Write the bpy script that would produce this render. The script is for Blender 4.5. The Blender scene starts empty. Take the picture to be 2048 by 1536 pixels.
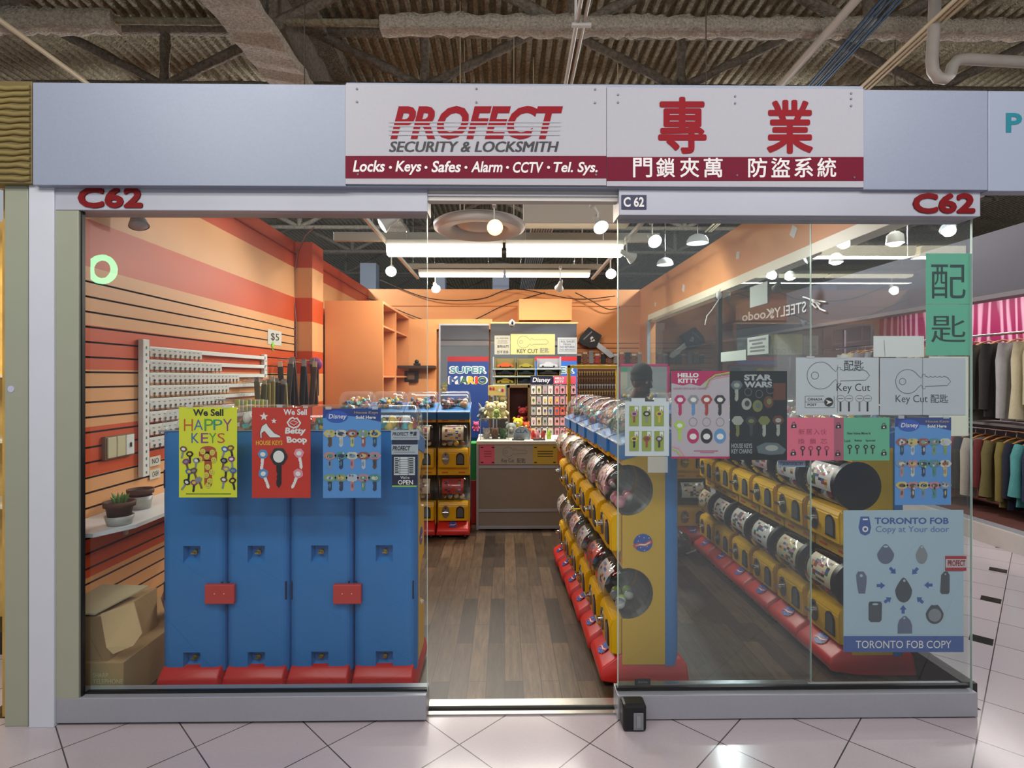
import bpy, bmesh, math, random
from mathutils import Vector, Matrix, Euler
SC = bpy.context.scene
COL = SC.collection
PI = math.pi
# ---------------------------------------------------------------- camera, world, exposure
YAW = 0.0135
FPX = 1095.0
HY = 755.0
CAMZ = 1.5
cam_d = bpy.data.cameras.new('camera')
cam = bpy.data.objects.new('camera', cam_d)
COL.objects.link(cam)
cam.location = (0, 0, CAMZ)
cam.rotation_euler = (PI/2, 0, -YAW)
cam_d.sensor_width = 36.0
cam_d.lens = FPX/2048*36
cam_d.shift_y = -(768-HY)/2048
cam_d.clip_start = 0.05
cam_d.clip_end = 200
SC.camera = cam
SC.view_settings.view_transform = 'Standard'
SC.view_settings.look = 'None'
SC.view_settings.gamma = 1.0
SC.view_settings.use_curve_mapping = False
SC.view_settings.exposure = 0.12
SC.cycles.use_denoising = True
SC.cycles.max_bounces = 10
SC.cycles.diffuse_bounces = 3
SC.cycles.glossy_bounces = 4
SC.cycles.transmission_bounces = 4
SC.cycles.transparent_max_bounces = 32
SC.cycles.sample_clamp_indirect = 4.0
SC.cycles.caustics_reflective = False
SC.cycles.caustics_refractive = False
world = bpy.data.worlds.new('world')
SC.world = world
world.use_nodes = True
world.node_tree.nodes['Background'].inputs[0].default_value = (0.80, 0.84, 0.92, 1)
world.node_tree.nodes['Background'].inputs[1].default_value = 0.42

def area_light(name, loc, rot, sx, sy, power, col=(1, 1, 1)):
    d = bpy.data.lights.new(name, 'AREA'); d.shape = 'RECTANGLE'; d.size = sx; d.size_y = sy
    d.energy = power; d.color = col
    o = bpy.data.objects.new(name, d); COL.objects.link(o)
    o.location = loc; o.rotation_euler = rot
    return o
def spot_light(name, loc, target, power, ang=70, col=(1, 1, 1), r=0.04):
    d = bpy.data.lights.new(name, 'SPOT'); d.energy = power; d.spot_size = math.radians(ang)
    d.spot_blend = 0.6; d.color = col; d.shadow_soft_size = r
    o = bpy.data.objects.new(name, d); COL.objects.link(o); o.location = loc
    o.rotation_euler = (Vector(target)-Vector(loc)).to_track_quat('-Z', 'Y').to_euler()
    return o
# corridor lamps (ceiling strips of the mall walkway) and shop fluorescents
area_light('corridor_lamp_a', (-1.6, 0.2, 3.9), (math.radians(14), 0, 0), 2.6, 0.4, 46, (1.0, .96, .93))
area_light('corridor_lamp_b', (1.9, 0.2, 3.9), (math.radians(14), 0, 0), 2.6, 0.4, 46, (.97, .96, 1.0))
area_light('corridor_lamp_c', (0.0, -2.2, 4.35), (math.radians(34), 0, 0), 3.4, 0.3, 80, (1.0, .95, .93))
area_light('side_corridor_lamp', (3.3, 4.6, 3.5), (0, 0, 0), 0.5, 3.0, 34, (1.0, .97, .92))
area_light('opposite_shop_lamp', (5.4, 6.0, 2.6), (0, 0, 0), 0.5, 4.0, 42, (1.0, .95, .9))
area_light('shop_fluorescent_a', (-.60, 5.55, 2.725), (0, 0, 0), 1.14, 0.14, 44, (1.0, .97, .88))
area_light('shop_fluorescent_b', (.62, 5.55, 2.725), (0, 0, 0), 1.14, 0.14, 44, (1.0, .97, .88))
area_light('shop_fluorescent_c', (0.0, 7.06, 2.725), (0, 0, 0), 2.2, 0.10, 17, (1.0, .97, .88))
def bulb_light(name, loc, power, r=.06, col=(1, 1, 1)):
    d = bpy.data.lights.new(name, 'POINT'); d.energy = power; d.color = col; d.shadow_soft_size = r
    o = bpy.data.objects.new(name, d); COL.objects.link(o); o.location = loc
    return o
bulb_light('walkway_fill', (-2.2, 0.2, 3.35), 29, .12, (1, .94, .84))  # fill light added out of view to brighten the front roof
bulb_light('fascia_bulb', (-1.25, 1.85, 3.25), 7, .05, (.95, .97, 1))
bulb_light('walkway_fill', (2.4, 0.4, 3.35), 27, .12, (1, .94, .84))  # second added fill for the roof above the walkway
bulb_light('roof_space_fill', (2.9, 7.2, 3.5), 200, .12, (.94, .97, 1))  # fill light added near the dome lamps to brighten the ceiling
bulb_light('roof_space_fill', (-2.7, 7.2, 3.5), 200, .12, (.94, .97, 1))  # added fill without a fixture, brightens the inside ceiling

# ---------------------------------------------------------------- helpers
def at(px, py, Y):
    xp = (px-1024)/FPX; zp = (HY-py)/FPX
    d = Y/(math.cos(YAW) - xp*math.sin(YAW))
    return Vector((d*(xp*math.cos(YAW)+math.sin(YAW)), Y, CAMZ+zp*d))
def lin(c):
    return c/12.92 if c <= 0.04045 else ((c+0.055)/1.055)**2.4
def hx(s):
    s = s.lstrip('#')
    return tuple(lin(int(s[i:i+2], 16)/255) for i in (0, 2, 4)) + (1.0,)
MATS = {}
def mat(name, color='#888888', rough=0.5, metal=0.0, bump=0.0, bscale=200.0, var=0.0, vscale=8.0, emit=None, estr=1.0, spec=0.5, trans=0.0, coat=0.0):
    if name in MATS: return MATS[name]
    m = bpy.data.materials.new(name); m.use_nodes = True
    nt = m.node_tree; b = nt.nodes['Principled BSDF']
    c = hx(color) if isinstance(color, str) else color
    b.inputs['Base Color'].default_value = c
    b.inputs['Roughness'].default_value = rough
    b.inputs['Metallic'].default_value = metal
    b.inputs['Specular IOR Level'].default_value = spec
    b.inputs['Coat Weight'].default_value = coat
    if trans: b.inputs['Transmission Weight'].default_value = trans
    if emit:
        b.inputs['Emission Color'].default_value = hx(emit); b.inputs['Emission Strength'].default_value = estr
    if bump or var:
        tc = nt.nodes.new('ShaderNodeTexCoord')
    if var:
        n = nt.nodes.new('ShaderNodeTexNoise'); n.inputs['Scale'].default_value = vscale; n.inputs['Detail'].default_value = 4
        nt.links.new(tc.outputs['Object'], n.inputs['Vector'])
        r = nt.nodes.new('ShaderNodeMapRange'); r.inputs['To Min'].default_value = 1-var; r.inputs['To Max'].default_value = 1+var
        r.inputs['From Min'].default_value = .25; r.inputs['From Max'].default_value = .75
        nt.links.new(n.outputs['Fac'], r.inputs['Value'])
        mx = nt.nodes.new('ShaderNodeVectorMath'); mx.operation = 'SCALE'
        mx.inputs[0].default_value = c[:3]
        nt.links.new(r.outputs['Result'], mx.inputs['Scale'])
        nt.links.new(mx.outputs['Vector'], b.inputs['Base Color'])
    if bump:
        n = nt.nodes.new('ShaderNodeTexNoise'); n.inputs['Scale'].default_value = bscale; n.inputs['Detail'].default_value = 5
        nt.links.new(tc.outputs['Object'], n.inputs['Vector'])
        bp = nt.nodes.new('ShaderNodeBump'); bp.inputs['Strength'].default_value = bump; bp.inputs['Distance'].default_value = 0.02
        nt.links.new(n.outputs['Fac'], bp.inputs['Height']); nt.links.new(bp.outputs['Normal'], b.inputs['Normal'])
    MATS[name] = m
    return m
def clear_mat(name, tint=(.97, .985, .98), ior=1.5, rough=0.0, gl=1.0, haze=0.0, hazecol=(.8, .85, .9)):
    if name in MATS: return MATS[name]
    m = bpy.data.materials.new(name); m.use_nodes = True
    nt = m.node_tree; nt.nodes.clear()
    out = nt.nodes.new('ShaderNodeOutputMaterial')
    tr = nt.nodes.new('ShaderNodeBsdfTransparent'); tr.inputs[0].default_value = (*tint, 1)
    g = nt.nodes.new('ShaderNodeBsdfGlossy'); g.inputs['Roughness'].default_value = rough
    g.inputs[0].default_value = (gl, gl, gl, 1)
    fr = nt.nodes.new('ShaderNodeFresnel'); fr.inputs[0].default_value = ior
    mx = nt.nodes.new('ShaderNodeMixShader')
    ge = nt.nodes.new('ShaderNodeNewGeometry'); mu = nt.nodes.new('ShaderNodeMath'); mu.operation = 'SUBTRACT'; mu.use_clamp = True
    nt.links.new(fr.outputs[0], mu.inputs[0]); nt.links.new(ge.outputs['Backfacing'], mu.inputs[1])
    nt.links.new(mu.outputs[0], mx.inputs[0]); nt.links.new(tr.outputs[0], mx.inputs[1]); nt.links.new(g.outputs[0], mx.inputs[2])
    last = mx
    if haze:
        df = nt.nodes.new('ShaderNodeBsdfDiffuse'); df.inputs[0].default_value = (*hazecol, 1)
        m2 = nt.nodes.new('ShaderNodeMixShader'); m2.inputs[0].default_value = haze
        nt.links.new(mx.outputs[0], m2.inputs[1]); nt.links.new(df.outputs[0], m2.inputs[2]); last = m2
    nt.links.new(last.outputs[0], out.inputs[0])
    MATS[name] = m
    return m

class MB:
    """collects shapes with a material each; build() links them as one mesh object"""
    def __init__(s):
        s.v = []; s.f = []; s.mi = []; s.sm = []; s.mats = []
        s.M = Matrix.Identity(4)
    def m(s, mt):
        if mt not in s.mats: s.mats.append(mt)
        return s.mats.index(mt)
    def add(s, vs, fs, mt, smooth=False):
        b = len(s.v); i = s.m(mt)
        s.v += [s.M @ Vector(v) for v in vs]
        for f in fs:
            s.f.append([b+k for k in f]); s.mi.append(i); s.sm.append(smooth)
    def box(s, lo, hi, mt, rot=None, piv=None, bev=0):
        x0, y0, z0 = lo; x1, y1, z1 = hi
        if bev:
            bm = bmesh.new()
            bmesh.ops.create_cube(bm, size=1)
            for v in bm.verts:
                v.co = Vector(((x0+x1)/2+v.co.x*(x1-x0), (y0+y1)/2+v.co.y*(y1-y0), (z0+z1)/2+v.co.z*(z1-z0)))
            bmesh.ops.bevel(bm, geom=list(bm.edges), offset=bev, segments=2, affect='EDGES', profile=.5)
            s.addbm(bm, mt, rot, piv); return
        vs = [(x0,y0,z0),(x1,y0,z0),(x1,y1,z0),(x0,y1,z0),(x0,y0,z1),(x1,y0,z1),(x1,y1,z1),(x0,y1,z1)]
        if rot is not None:
            p = Vector(piv if piv is not None else ((x0+x1)/2, (y0+y1)/2, (z0+z1)/2))
            R = Euler(rot).to_matrix()
            vs = [R @ (Vector(v)-p) + p for v in vs]
        s.add(vs, [(0,3,2,1),(4,5,6,7),(0,1,5,4),(1,2,6,5),(2,3,7,6),(3,0,4,7)], mt)
    def addbm(s, bm, mt, rot=None, piv=None, smooth=False):
        bm.verts.index_update()
        vs = [v.co.copy() for v in bm.verts]
        if rot is not None:
            p = Vector(piv) if piv is not None else sum(vs, Vector())/len(vs)
            R = Euler(rot).to_matrix(); vs = [R @ (v-p)+p for v in vs]
        s.add(vs, [[v.index for v in f.verts] for f in bm.faces], mt, smooth)
        bm.free()
    def tube(s, pts, r, mt, n=10, caps=True, smooth=True, radii=None):
        pts = [Vector(p) for p in pts]; N = len(pts); vs = []; fs = []
        prev = None
        for i, p in enumerate(pts):
            t = (pts[min(i+1, N-1)]-pts[max(i-1, 0)]).normalized()
            if prev is None:
                a = Vector((0, 0, 1)) if abs(t.z) < .9 else Vector((1, 0, 0))
                u = t.cross(a).normalized()
            else:
                u = (prev - t*prev.dot(t)).normalized()
            prev = u; w = t.cross(u)
            rr = radii[i] if radii else r
            for k in range(n):
                a = 2*PI*k/n
                vs.append(p + u*math.cos(a)*rr + w*math.sin(a)*rr)
        for i in range(N-1):
            for k in range(n):
                fs.append((i*n+k, i*n+(k+1) % n, (i+1)*n+(k+1) % n, (i+1)*n+k))
        s.add(vs, fs, mt, smooth)
        if caps:
            s.add(vs[:n], [tuple(range(n))[::-1]], mt); s.add(vs[-n:], [tuple(range(n))], mt)
    def cyl(s, c, r, h, mt, axis='z', n=24, r2=None, smooth=True):
        c = Vector(c); ax = {'x': Vector((1,0,0)), 'y': Vector((0,1,0)), 'z': Vector((0,0,1))}[axis]
        s.tube([c, c+ax*h], r, mt, n, True, smooth, [r, r if r2 is None else r2])
    def lathe(s, prof, mt, c=(0,0,0), n=24, smooth=True):
        c = Vector(c); vs = []; fs = []
        for (r, z) in prof:
            for k in range(n):
                a = 2*PI*k/n; vs.append(c+Vector((r*math.cos(a), r*math.sin(a), z)))
        for i in range(len(prof)-1):
            for k in range(n):
                fs.append((i*n+k, i*n+(k+1) % n, (i+1)*n+(k+1) % n, (i+1)*n+k))
        s.add(vs, fs, mt, smooth)
    def ball(s, c, r, mt, n=12, sc=(1,1,1)):
        c = Vector(c); m_ = max(5, n//2+1); vs = []; fs = []
        for i in range(m_+1):
            t = PI*i/m_
            for k in range(n):
                a = 2*PI*k/n
                vs.append(c+Vector((r*sc[0]*math.sin(t)*math.cos(a), r*sc[1]*math.sin(t)*math.sin(a), r*sc[2]*math.cos(t))))
        for i in range(m_):
            for k in range(n):
                fs.append((i*n+k, (i+1)*n+k, (i+1)*n+(k+1) % n, i*n+(k+1) % n))
        s.add(vs, fs, mt, True)
    def prism(s, poly, x0, x1, mt, axis='x', smooth=False):
        """extrude a 2d outline; axis x: outline is (y,z); y: (x,z); z: (x,y)"""
        n = len(poly)
        def P(a, b, c):
            return {'x': (c, a, b), 'y': (a, c, b), 'z': (a, b, c)}[axis]
        vs = [P(a, b, x0) for a, b in poly] + [P(a, b, x1) for a, b in poly]
        s.add(vs, [(i, (i+1) % n, n+(i+1) % n, n+i) for i in range(n)], mt, smooth)
        s.add(vs[:n], [tuple(range(n))], mt); s.add(vs[n:], [tuple(range(n))[::-1]], mt)
    def mesh(s, name):
        me = bpy.data.meshes.new(name)
        me.from_pydata([tuple(v) for v in s.v], [], s.f)
        for mt in s.mats: me.materials.append(mt)
        me.polygons.foreach_set('material_index', s.mi)
        me.polygons.foreach_set('use_smooth', s.sm)
        bm = bmesh.new(); bm.from_mesh(me)
        bmesh.ops.recalc_face_normals(bm, faces=bm.faces); bm.to_mesh(me); bm.free()
        me.update()
        return me
    def build(s, name, parent=None, keep=False):
        """keep: vertices already are in the parent's space"""
        if not s.v: return None
        if parent is not None and not keep:
            off = PLOC.get(parent.name, Vector((0,0,0)))
            s.v = [v-off for v in s.v]
        loc = Vector((0,0,0))
        if parent is None and not keep:
            xs = [v.x for v in s.v]; ys = [v.y for v in s.v]; zs = [v.z for v in s.v]
            loc = Vector(((min(xs)+max(xs))/2, (min(ys)+max(ys))/2, min(zs)))
            s.v = [v-loc for v in s.v]
        o = bpy.data.objects.new(name, s.mesh(name)); COL.objects.link(o)
        o.parent = parent; o.location = loc
        PLOC[o.name] = loc if parent is None else PLOC.get(parent.name, Vector())
        return o
PLOC = {}
def tag(o, label, cat, group=None, kind=None):
    o['label'] = label; o['category'] = cat
    if group: o['group'] = group
    if kind: o['kind'] = kind
    return o
def thing(name, label, cat, loc=(0,0,0), rz=0, group=None):
    o = bpy.data.objects.new(name, None); COL.objects.link(o)
    o.empty_display_size = .1
    o.location = loc; o.rotation_euler = (0, 0, rz); PLOC[o.name] = Vector(loc)
    return tag(o, label, cat, group)
def struct(name, mb, parent=None):
    o = mb.build(name, parent)
    if parent is None: o['kind'] = 'structure'
    return o
def copy_tree(o, label=None, group=None, loc=None, rz=None, scale=None):
    def rec(a, par):
        c = a.copy(); COL.objects.link(c); c.parent = par
        for ch in KIDS(a): rec(ch, c)
        return c
    r = rec(o, None)
    if label: r['label'] = label
    if group: r['group'] = group
    if loc is not None: r.location = loc
    if rz is not None: r.rotation_euler = (0, 0, rz)
    if scale is not None: r.scale = scale
    return r
_kids = {}
def KIDS(o):
    return list(o.children)
# ---- lettering
_tc = {}
def text_geo(s, bold=0.0, shear=0.0, space=1.0):
    k = (s, bold, shear, space)
    if k in _tc: return _tc[k]
    cu = bpy.data.curves.new('lettering_source', 'FONT'); cu.body = s; cu.size = 1.0
    cu.offset = bold; cu.shear = shear; cu.resolution_u = 3; cu.space_character = space
    cu.fill_mode = 'FRONT'
    ob = bpy.data.objects.new('lettering_source', cu)
    me = bpy.data.meshes.new_from_object(ob)
    vs = [v.co.copy() for v in me.vertices]; fs = [list(p.vertices) for p in me.polygons]
    bpy.data.objects.remove(ob); bpy.data.curves.remove(cu); bpy.data.meshes.remove(me)
    _tc[k] = (vs, fs)
    return vs, fs
class Flat:
    """draws on the upright plane at depth Y with the photo's pixel coordinates; layers step towards the viewer's side"""
    STEP = 0.0009
    def __init__(s, Y, step=None):
        s.Y = Y
        if step: s.STEP = step
    def p(s, x, y, l=0): 
        a = at(x, y, s.Y); a.y -= l*s.STEP; return a
    def rect(s, mb, x0, y0, x1, y1, mt, l=0):
        mb.add([s.p(x0,y0,l), s.p(x1,y0,l), s.p(x1,y1,l), s.p(x0,y1,l)], [(0,1,2,3)], mt)
    def slab(s, mb, x0, y0, x1, y1, mt, th=.001, r=0):
        a = s.p(x0, y1); b = s.p(x1, y0)
        mb.box((a.x, s.Y, a.z), (b.x, s.Y+th, b.z), mt)
    def poly(s, mb, pts, mt, l=0):
        mb.add([s.p(x,y,l) for x, y in pts], [tuple(range(len(pts)))], mt)
    def disc(s, mb, cx, cy, rx, ry, mt, l=0, n=24):
        s.poly(mb, [(cx+rx*math.cos(2*PI*i/n), cy+ry*math.sin(2*PI*i/n)) for i in range(n)], mt, l)
    def line(s, mb, pts, w, mt, l=0, closed=False):
        n = len(pts); vs = []; fs = []
        P = [Vector((x, y)) for x, y in pts]
        for i in range(n):
            a = P[(i-1) % n] if (closed or i > 0) else P[i]; b = P[(i+1) % n] if (closed or i < n-1) else P[i]
            t = (b-a); t = t.normalized() if t.length > 1e-9 else Vector((1, 0)); nn = Vector((-t.y, t.x))*w/2
            vs += [s.p(*(P[i]+nn), l), s.p(*(P[i]-nn), l)]
        for i in range(n if closed else n-1):
            j = (i+1) % n; fs.append((2*i, 2*j, 2*j+1, 2*i+1))
        mb.add(vs, fs, mt)
    def text(s, mb, st, x0, y0, x1, y1, mt, l=1, bold=0.0, shear=0.0, space=1.0, mirror=False):
        vs, fs = text_geo(st, bold, shear, space)
        if not vs: return
        a0 = min(v.x for v in vs); a1 = max(v.x for v in vs); b0 = min(v.y for v in vs); b1 = max(v.y for v in vs)
        out = []
        for v in vs:
            u = (v.x-a0)/(a1-a0); w = (v.y-b0)/(b1-b0)
            if mirror: u = 1-u
            out.append(s.p(x0+(x1-x0)*u, y1+(y0-y1)*w, l))
        mb.add(out, fs, mt)
def key_outline(n=14):
    """key silhouette, head at top; unit height, width .42, y down"""
    pts = []
    for i in range(n+1):
        a = math.radians(60 + 0) + (2*PI-math.radians(120))*i/n
        pts.append((.21*math.sin(a)*-1, .21 - .21*math.cos(a)*-1))
    return pts
def heavy(fl, mb, st, x0, y0, x1, y1, mt, l=1, d=1.2):
    """thick strokes by stacking slightly shifted copies"""
    for i in range(8):
        a = 2*PI*i/8; fl.text(mb, st, x0+d+d*math.cos(a), y0+d+d*math.sin(a), x1-d+d*math.cos(a), y1-d+d*math.sin(a), mt, l+.02*i)
    fl.text(mb, st, x0+d, y0+d, x1-d, y1-d, mt, l+.2)
def draw_key(fl, mb, cx, cy, h, head, blade, l=1, ang=0.0, w=1.0, hole=None, head2=None):
    """printed key: round/lobed head over a notched blade; (cx,cy) is its centre"""
    ca, sa = math.cos(ang), math.sin(ang)
    def R(u, v):
        u *= h*w; v *= h
        return (cx+u*ca-v*sa, cy+u*sa+v*ca)
    bl = [(-.07, -.12), (.07, -.12), (.07, .36), (0, .46), (-.07, .38), (-.07, .28), (-.045, .24), (-.07, .2), (-.04, .14), (-.07, .08)]
    fl.poly(mb, [R(*p) for p in bl], blade, l)
    hd = [(.225*(1+.06*math.cos(6*a))*math.cos(a), -.26+.2*(1+.06*math.cos(6*a))*math.sin(a)) for a in [2*PI*i/24 for i in range(24)]]
    fl.poly(mb, [R(*p) for p in hd], head, l+1)
    if head2:
        fl.poly(mb, [R(.12*math.cos(a), -.25+.1*math.sin(a)) for a in [2*PI*i/14 for i in range(14)]], head2, l+2)
    if hole:
        fl.poly(mb, [R(.035*math.cos(a), -.4+.03*math.sin(a)) for a in [2*PI*i/10 for i in range(10)]], hole, l+3)
def key_line(fl, mb, x0, y0, x1, y1, mt, w=1.3, l=1):
    """the large outline drawing of a house key lying on its side inside a pixel box"""
    W = x1-x0; H = y1-y0
    r = H/2; cx, cy = x0+r, (y0+y1)/2
    pts = []
    for i in range(27):
        a = math.radians(32)+math.radians(296)*i/26
        pts.append((cx+r*math.cos(a), cy+r*math.sin(a)))
    n1 = x0+2*r
    top = [(n1+.03*W, cy-.14*H), (n1+.06*W, cy-.3*H), (n1+.1*W, cy-.3*H), (n1+.1*W, cy-.22*H)]
    k = 9
    for i in range(k):
        top.append((n1+.1*W+(x1-n1-.2*W)*(i+.5)/k, cy-.22*H+(.05*H if i % 2 else 0)))
    tip = [(x1-.05*W, cy-.16*H), (x1, cy), (x1-.06*W, cy+.17*H)]
    bot = [(n1+.1*W, cy+.2*H), (n1+.1*W, cy+.3*H), (n1+.06*W, cy+.3*H), (n1+.03*W, cy+.14*H)]
    fl.line(mb, pts + top + tip + bot, w, mt, l, True)
    fl.line(mb, [(cx-r*.42+r*.27*math.cos(2*PI*i/16), cy+r*.27*math.sin(2*PI*i/16)) for i in range(16)], w, mt, l, True)
# ---------------------------------------------------------------- materials
ALU = mat('satin aluminium', '#a3a5ad', .42, .35, bump=.05, bscale=900, var=.03, vscale=60)
JAMB = mat('white jamb', '#ced2dc', .4, .1, var=.02)
ALU_W = mat('pale aluminium', '#aeb1bc', .4, .1, var=.02)
ALU_REFL = mat('green reflection aluminium', '#a0a390', .38, .15, bump=.04, bscale=900, var=.02)  # green reflection on the plain metal jambs put into the base colour
FASC = mat('fascia laminate', '#8f98ab', .38, 0, bump=.06, bscale=1200, var=.03, vscale=90)
WHITE = mat('white paint', '#dcdad6', .5)
BLACK = mat('black rubber', '#0c0c0e', .45)
DARK = mat('dark gap', '#1b1a1a', .8)
CHROME = mat('chrome', '#d8d8da', .12, 1.0)
PEACH = mat('peach wall paint', '#df9f68', .5, bump=.04, bscale=400, var=.03, vscale=3)
ORRED = mat('orange red wall paint', '#cb4a12', .5, bump=.04, bscale=400, var=.03, vscale=3)
TOPRED = mat('red upper wall paint', '#bd4212', .5, bump=.04, bscale=400, var=.03, vscale=3)
GROOVE = mat('slatwall groove', '#3a1a0c', .8)
ORANGE = mat('orange wall paint', '#e2985c', .55, bump=.04, bscale=300, var=.03, vscale=3)
GLASS = clear_mat('window glass', (.93, .955, .95), 1.5)
GLASS_HAZE = clear_mat('hazed window glass', (.93, .955, .95), 1.5, haze=.014, hazecol=(.72, .8, .82))  # diffuse haze imitates milky reflections on the right-hand panes
EDGE = mat('glass edge', '#b9d3c8', .2)
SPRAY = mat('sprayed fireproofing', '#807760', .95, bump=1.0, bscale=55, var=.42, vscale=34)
SPRAY_LIT = mat('lit sprayed fireproofing', '#b0a594', .95, bump=1.0, bscale=75, var=.38, vscale=55)  # same coating where light falls on it, brightness put into the colour
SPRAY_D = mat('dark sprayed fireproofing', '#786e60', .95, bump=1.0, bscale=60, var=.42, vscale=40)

def tile_floor():
    m = bpy.data.materials.new('polished diagonal floor tile'); m.use_nodes = True
    nt = m.node_tree; L = nt.links.new; b = nt.nodes['Principled BSDF']
    tc = nt.nodes.new('ShaderNodeTexCoord'); sp = nt.nodes.new('ShaderNodeSeparateXYZ'); L(tc.outputs['Object'], sp.inputs[0])
    def M(op, a, c=None):
        n = nt.nodes.new('ShaderNodeMath'); n.operation = op
        for i, v in enumerate((a, c)):
            if v is None: continue
            if isinstance(v, (int, float)): n.inputs[i].default_value = v
            else: L(v, n.inputs[i])
        return n.outputs[0]
    d = []
    cell = []
    for sgn, off in ((1, .45), (-1, -.285)):
        s_ = M('ADD', sp.outputs[0], M('MULTIPLY', sp.outputs[1], sgn))
        q = M('DIVIDE', M('SUBTRACT', s_, off), .535)
        cell.append(M('FLOOR', q))
        fr = M('FRACT', q)
        d.append(M('MINIMUM', fr, M('SUBTRACT', 1.0, fr)))
    mn = M('MINIMUM', d[0], d[1])
    g = M('LESS_THAN', mn, .0065)
    wn = nt.nodes.new('ShaderNodeTexWhiteNoise'); cb = nt.nodes.new('ShaderNodeCombineXYZ')
    L(cell[0], cb.inputs[0]); L(cell[1], cb.inputs[1]); L(cb.outputs[0], wn.inputs[0])
    nz = nt.nodes.new('ShaderNodeTexNoise'); nz.inputs['Scale'].default_value = 90; nz.inputs['Detail'].default_value = 6
    L(tc.outputs['Object'], nz.inputs['Vector'])
    v = M('ADD', M('MULTIPLY', wn.outputs['Value'], .07), M('ADD', M('MULTIPLY', nz.outputs['Fac'], .12), .87))
    sc = nt.nodes.new('ShaderNodeVectorMath'); sc.operation = 'SCALE'; sc.inputs[0].default_value = hx('#bcb1b6')[:3]; L(v, sc.inputs['Scale'])
    mx = nt.nodes.new('ShaderNodeMix'); mx.data_type = 'RGBA'; L(g, mx.inputs[0]); L(sc.outputs[0], mx.inputs[6]); mx.inputs[7].default_value = hx('#45403f')
    L(mx.outputs[2], b.inputs['Base Color'])
    b.inputs['Roughness'].default_value = .16; b.inputs['Specular IOR Level'].default_value = .5
    return m
def plank_floor():
    m = bpy.data.materials.new('weathered wood plank floor'); m.use_nodes = True
    nt = m.node_tree; L = nt.links.new; b = nt.nodes['Principled BSDF']
    tc = nt.nodes.new('ShaderNodeTexCoord'); mp = nt.nodes.new('ShaderNodeMapping'); mp.inputs['Rotation'].default_value = (0, 0, PI/2)
    L(tc.outputs['Object'], mp.inputs[0])
    br = nt.nodes.new('ShaderNodeTexBrick'); L(mp.outputs[0], br.inputs['Vector'])
    br.inputs['Scale'].default_value = 1; br.inputs['Brick Width'].default_value = .62; br.inputs['Row Height'].default_value = .09
    br.inputs['Mortar Size'].default_value = .0016; br.offset = .37; br.inputs['Bias'].default_value = -.1
    br.inputs['Color1'].default_value = hx('#5f4b37'); br.inputs['Color2'].default_value = hx('#221a14'); br.inputs['Mortar'].default_value = hx('#171310')
    nz = nt.nodes.new('ShaderNodeTexNoise'); nz.inputs['Scale'].default_value = 5; nz.inputs['Detail'].default_value = 9; nz.inputs['Roughness'].default_value = .7
    m2 = nt.nodes.new('ShaderNodeMapping'); m2.inputs['Scale'].default_value = (9, 1, 1); L(tc.outputs['Object'], m2.inputs[0]); L(m2.outputs[0], nz.inputs['Vector'])
    cr = nt.nodes.new('ShaderNodeMapRange'); cr.inputs['From Min'].default_value = .3; cr.inputs['From Max'].default_value = .72
    cr.inputs['To Min'].default_value = .45; cr.inputs['To Max'].default_value = 1.55; L(nz.outputs['Fac'], cr.inputs['Value'])
    sc = nt.nodes.new('ShaderNodeVectorMath'); sc.operation = 'SCALE'; L(br.outputs['Color'], sc.inputs[0]); L(cr.outputs[0], sc.inputs['Scale'])
    L(sc.outputs[0], b.inputs['Base Color']); b.inputs['Roughness'].default_value = .38
    return m
TILE = tile_floor(); PLANK = plank_floor()
YF = 2.38           # front of the sill
YG = 2.42           # window glass
XL = -2.10; XR = 2.10; YB = 8.45
# floors
f = MB(); f.box((-9, -6, -.05), (12, YF+.06, 0), TILE); f.box((XR+.05, YF+.06, -.05), (12, 24, 0), TILE); f.box((-9, YF+.06, -.05), (XL-.2, 24, 0), TILE)
f.M = Matrix.Identity(4)
o = MB(); o.v = f.v; o.f = f.f; o.mi = f.mi; o.sm = f.sm; o.mats = f.mats
fl_ = o.build('floor', None, keep=True); fl_['kind'] = 'structure'
f = MB(); f.box((XL-.2, YF+.06, -.05), (XR+.05, 9.2, -.003), PLANK)
fi = f.build('floor_shop', None, keep=True); fi['kind'] = 'structure'
f = MB()
for k in range(-3, 3):
    for (Y0) in (4.77,):
        Y = Y0 - .5577*k*-1 if False else 4.77+.558*k
        c = (Y-.37, Y)
        if Y < 1.9 and False: continue
        h = .074
        f.add([(c[0]-h, c[1], .0012), (c[0], c[1]-h, .0012), (c[0]+h, c[1], .0012), (c[0], c[1]+h, .0012)], [(0, 1, 2, 3)], mat('black inlay tile', '#2a2b2c', .15))
fx = f.build('floor_inlay', None, keep=True); fx['kind'] = 'structure'

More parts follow.
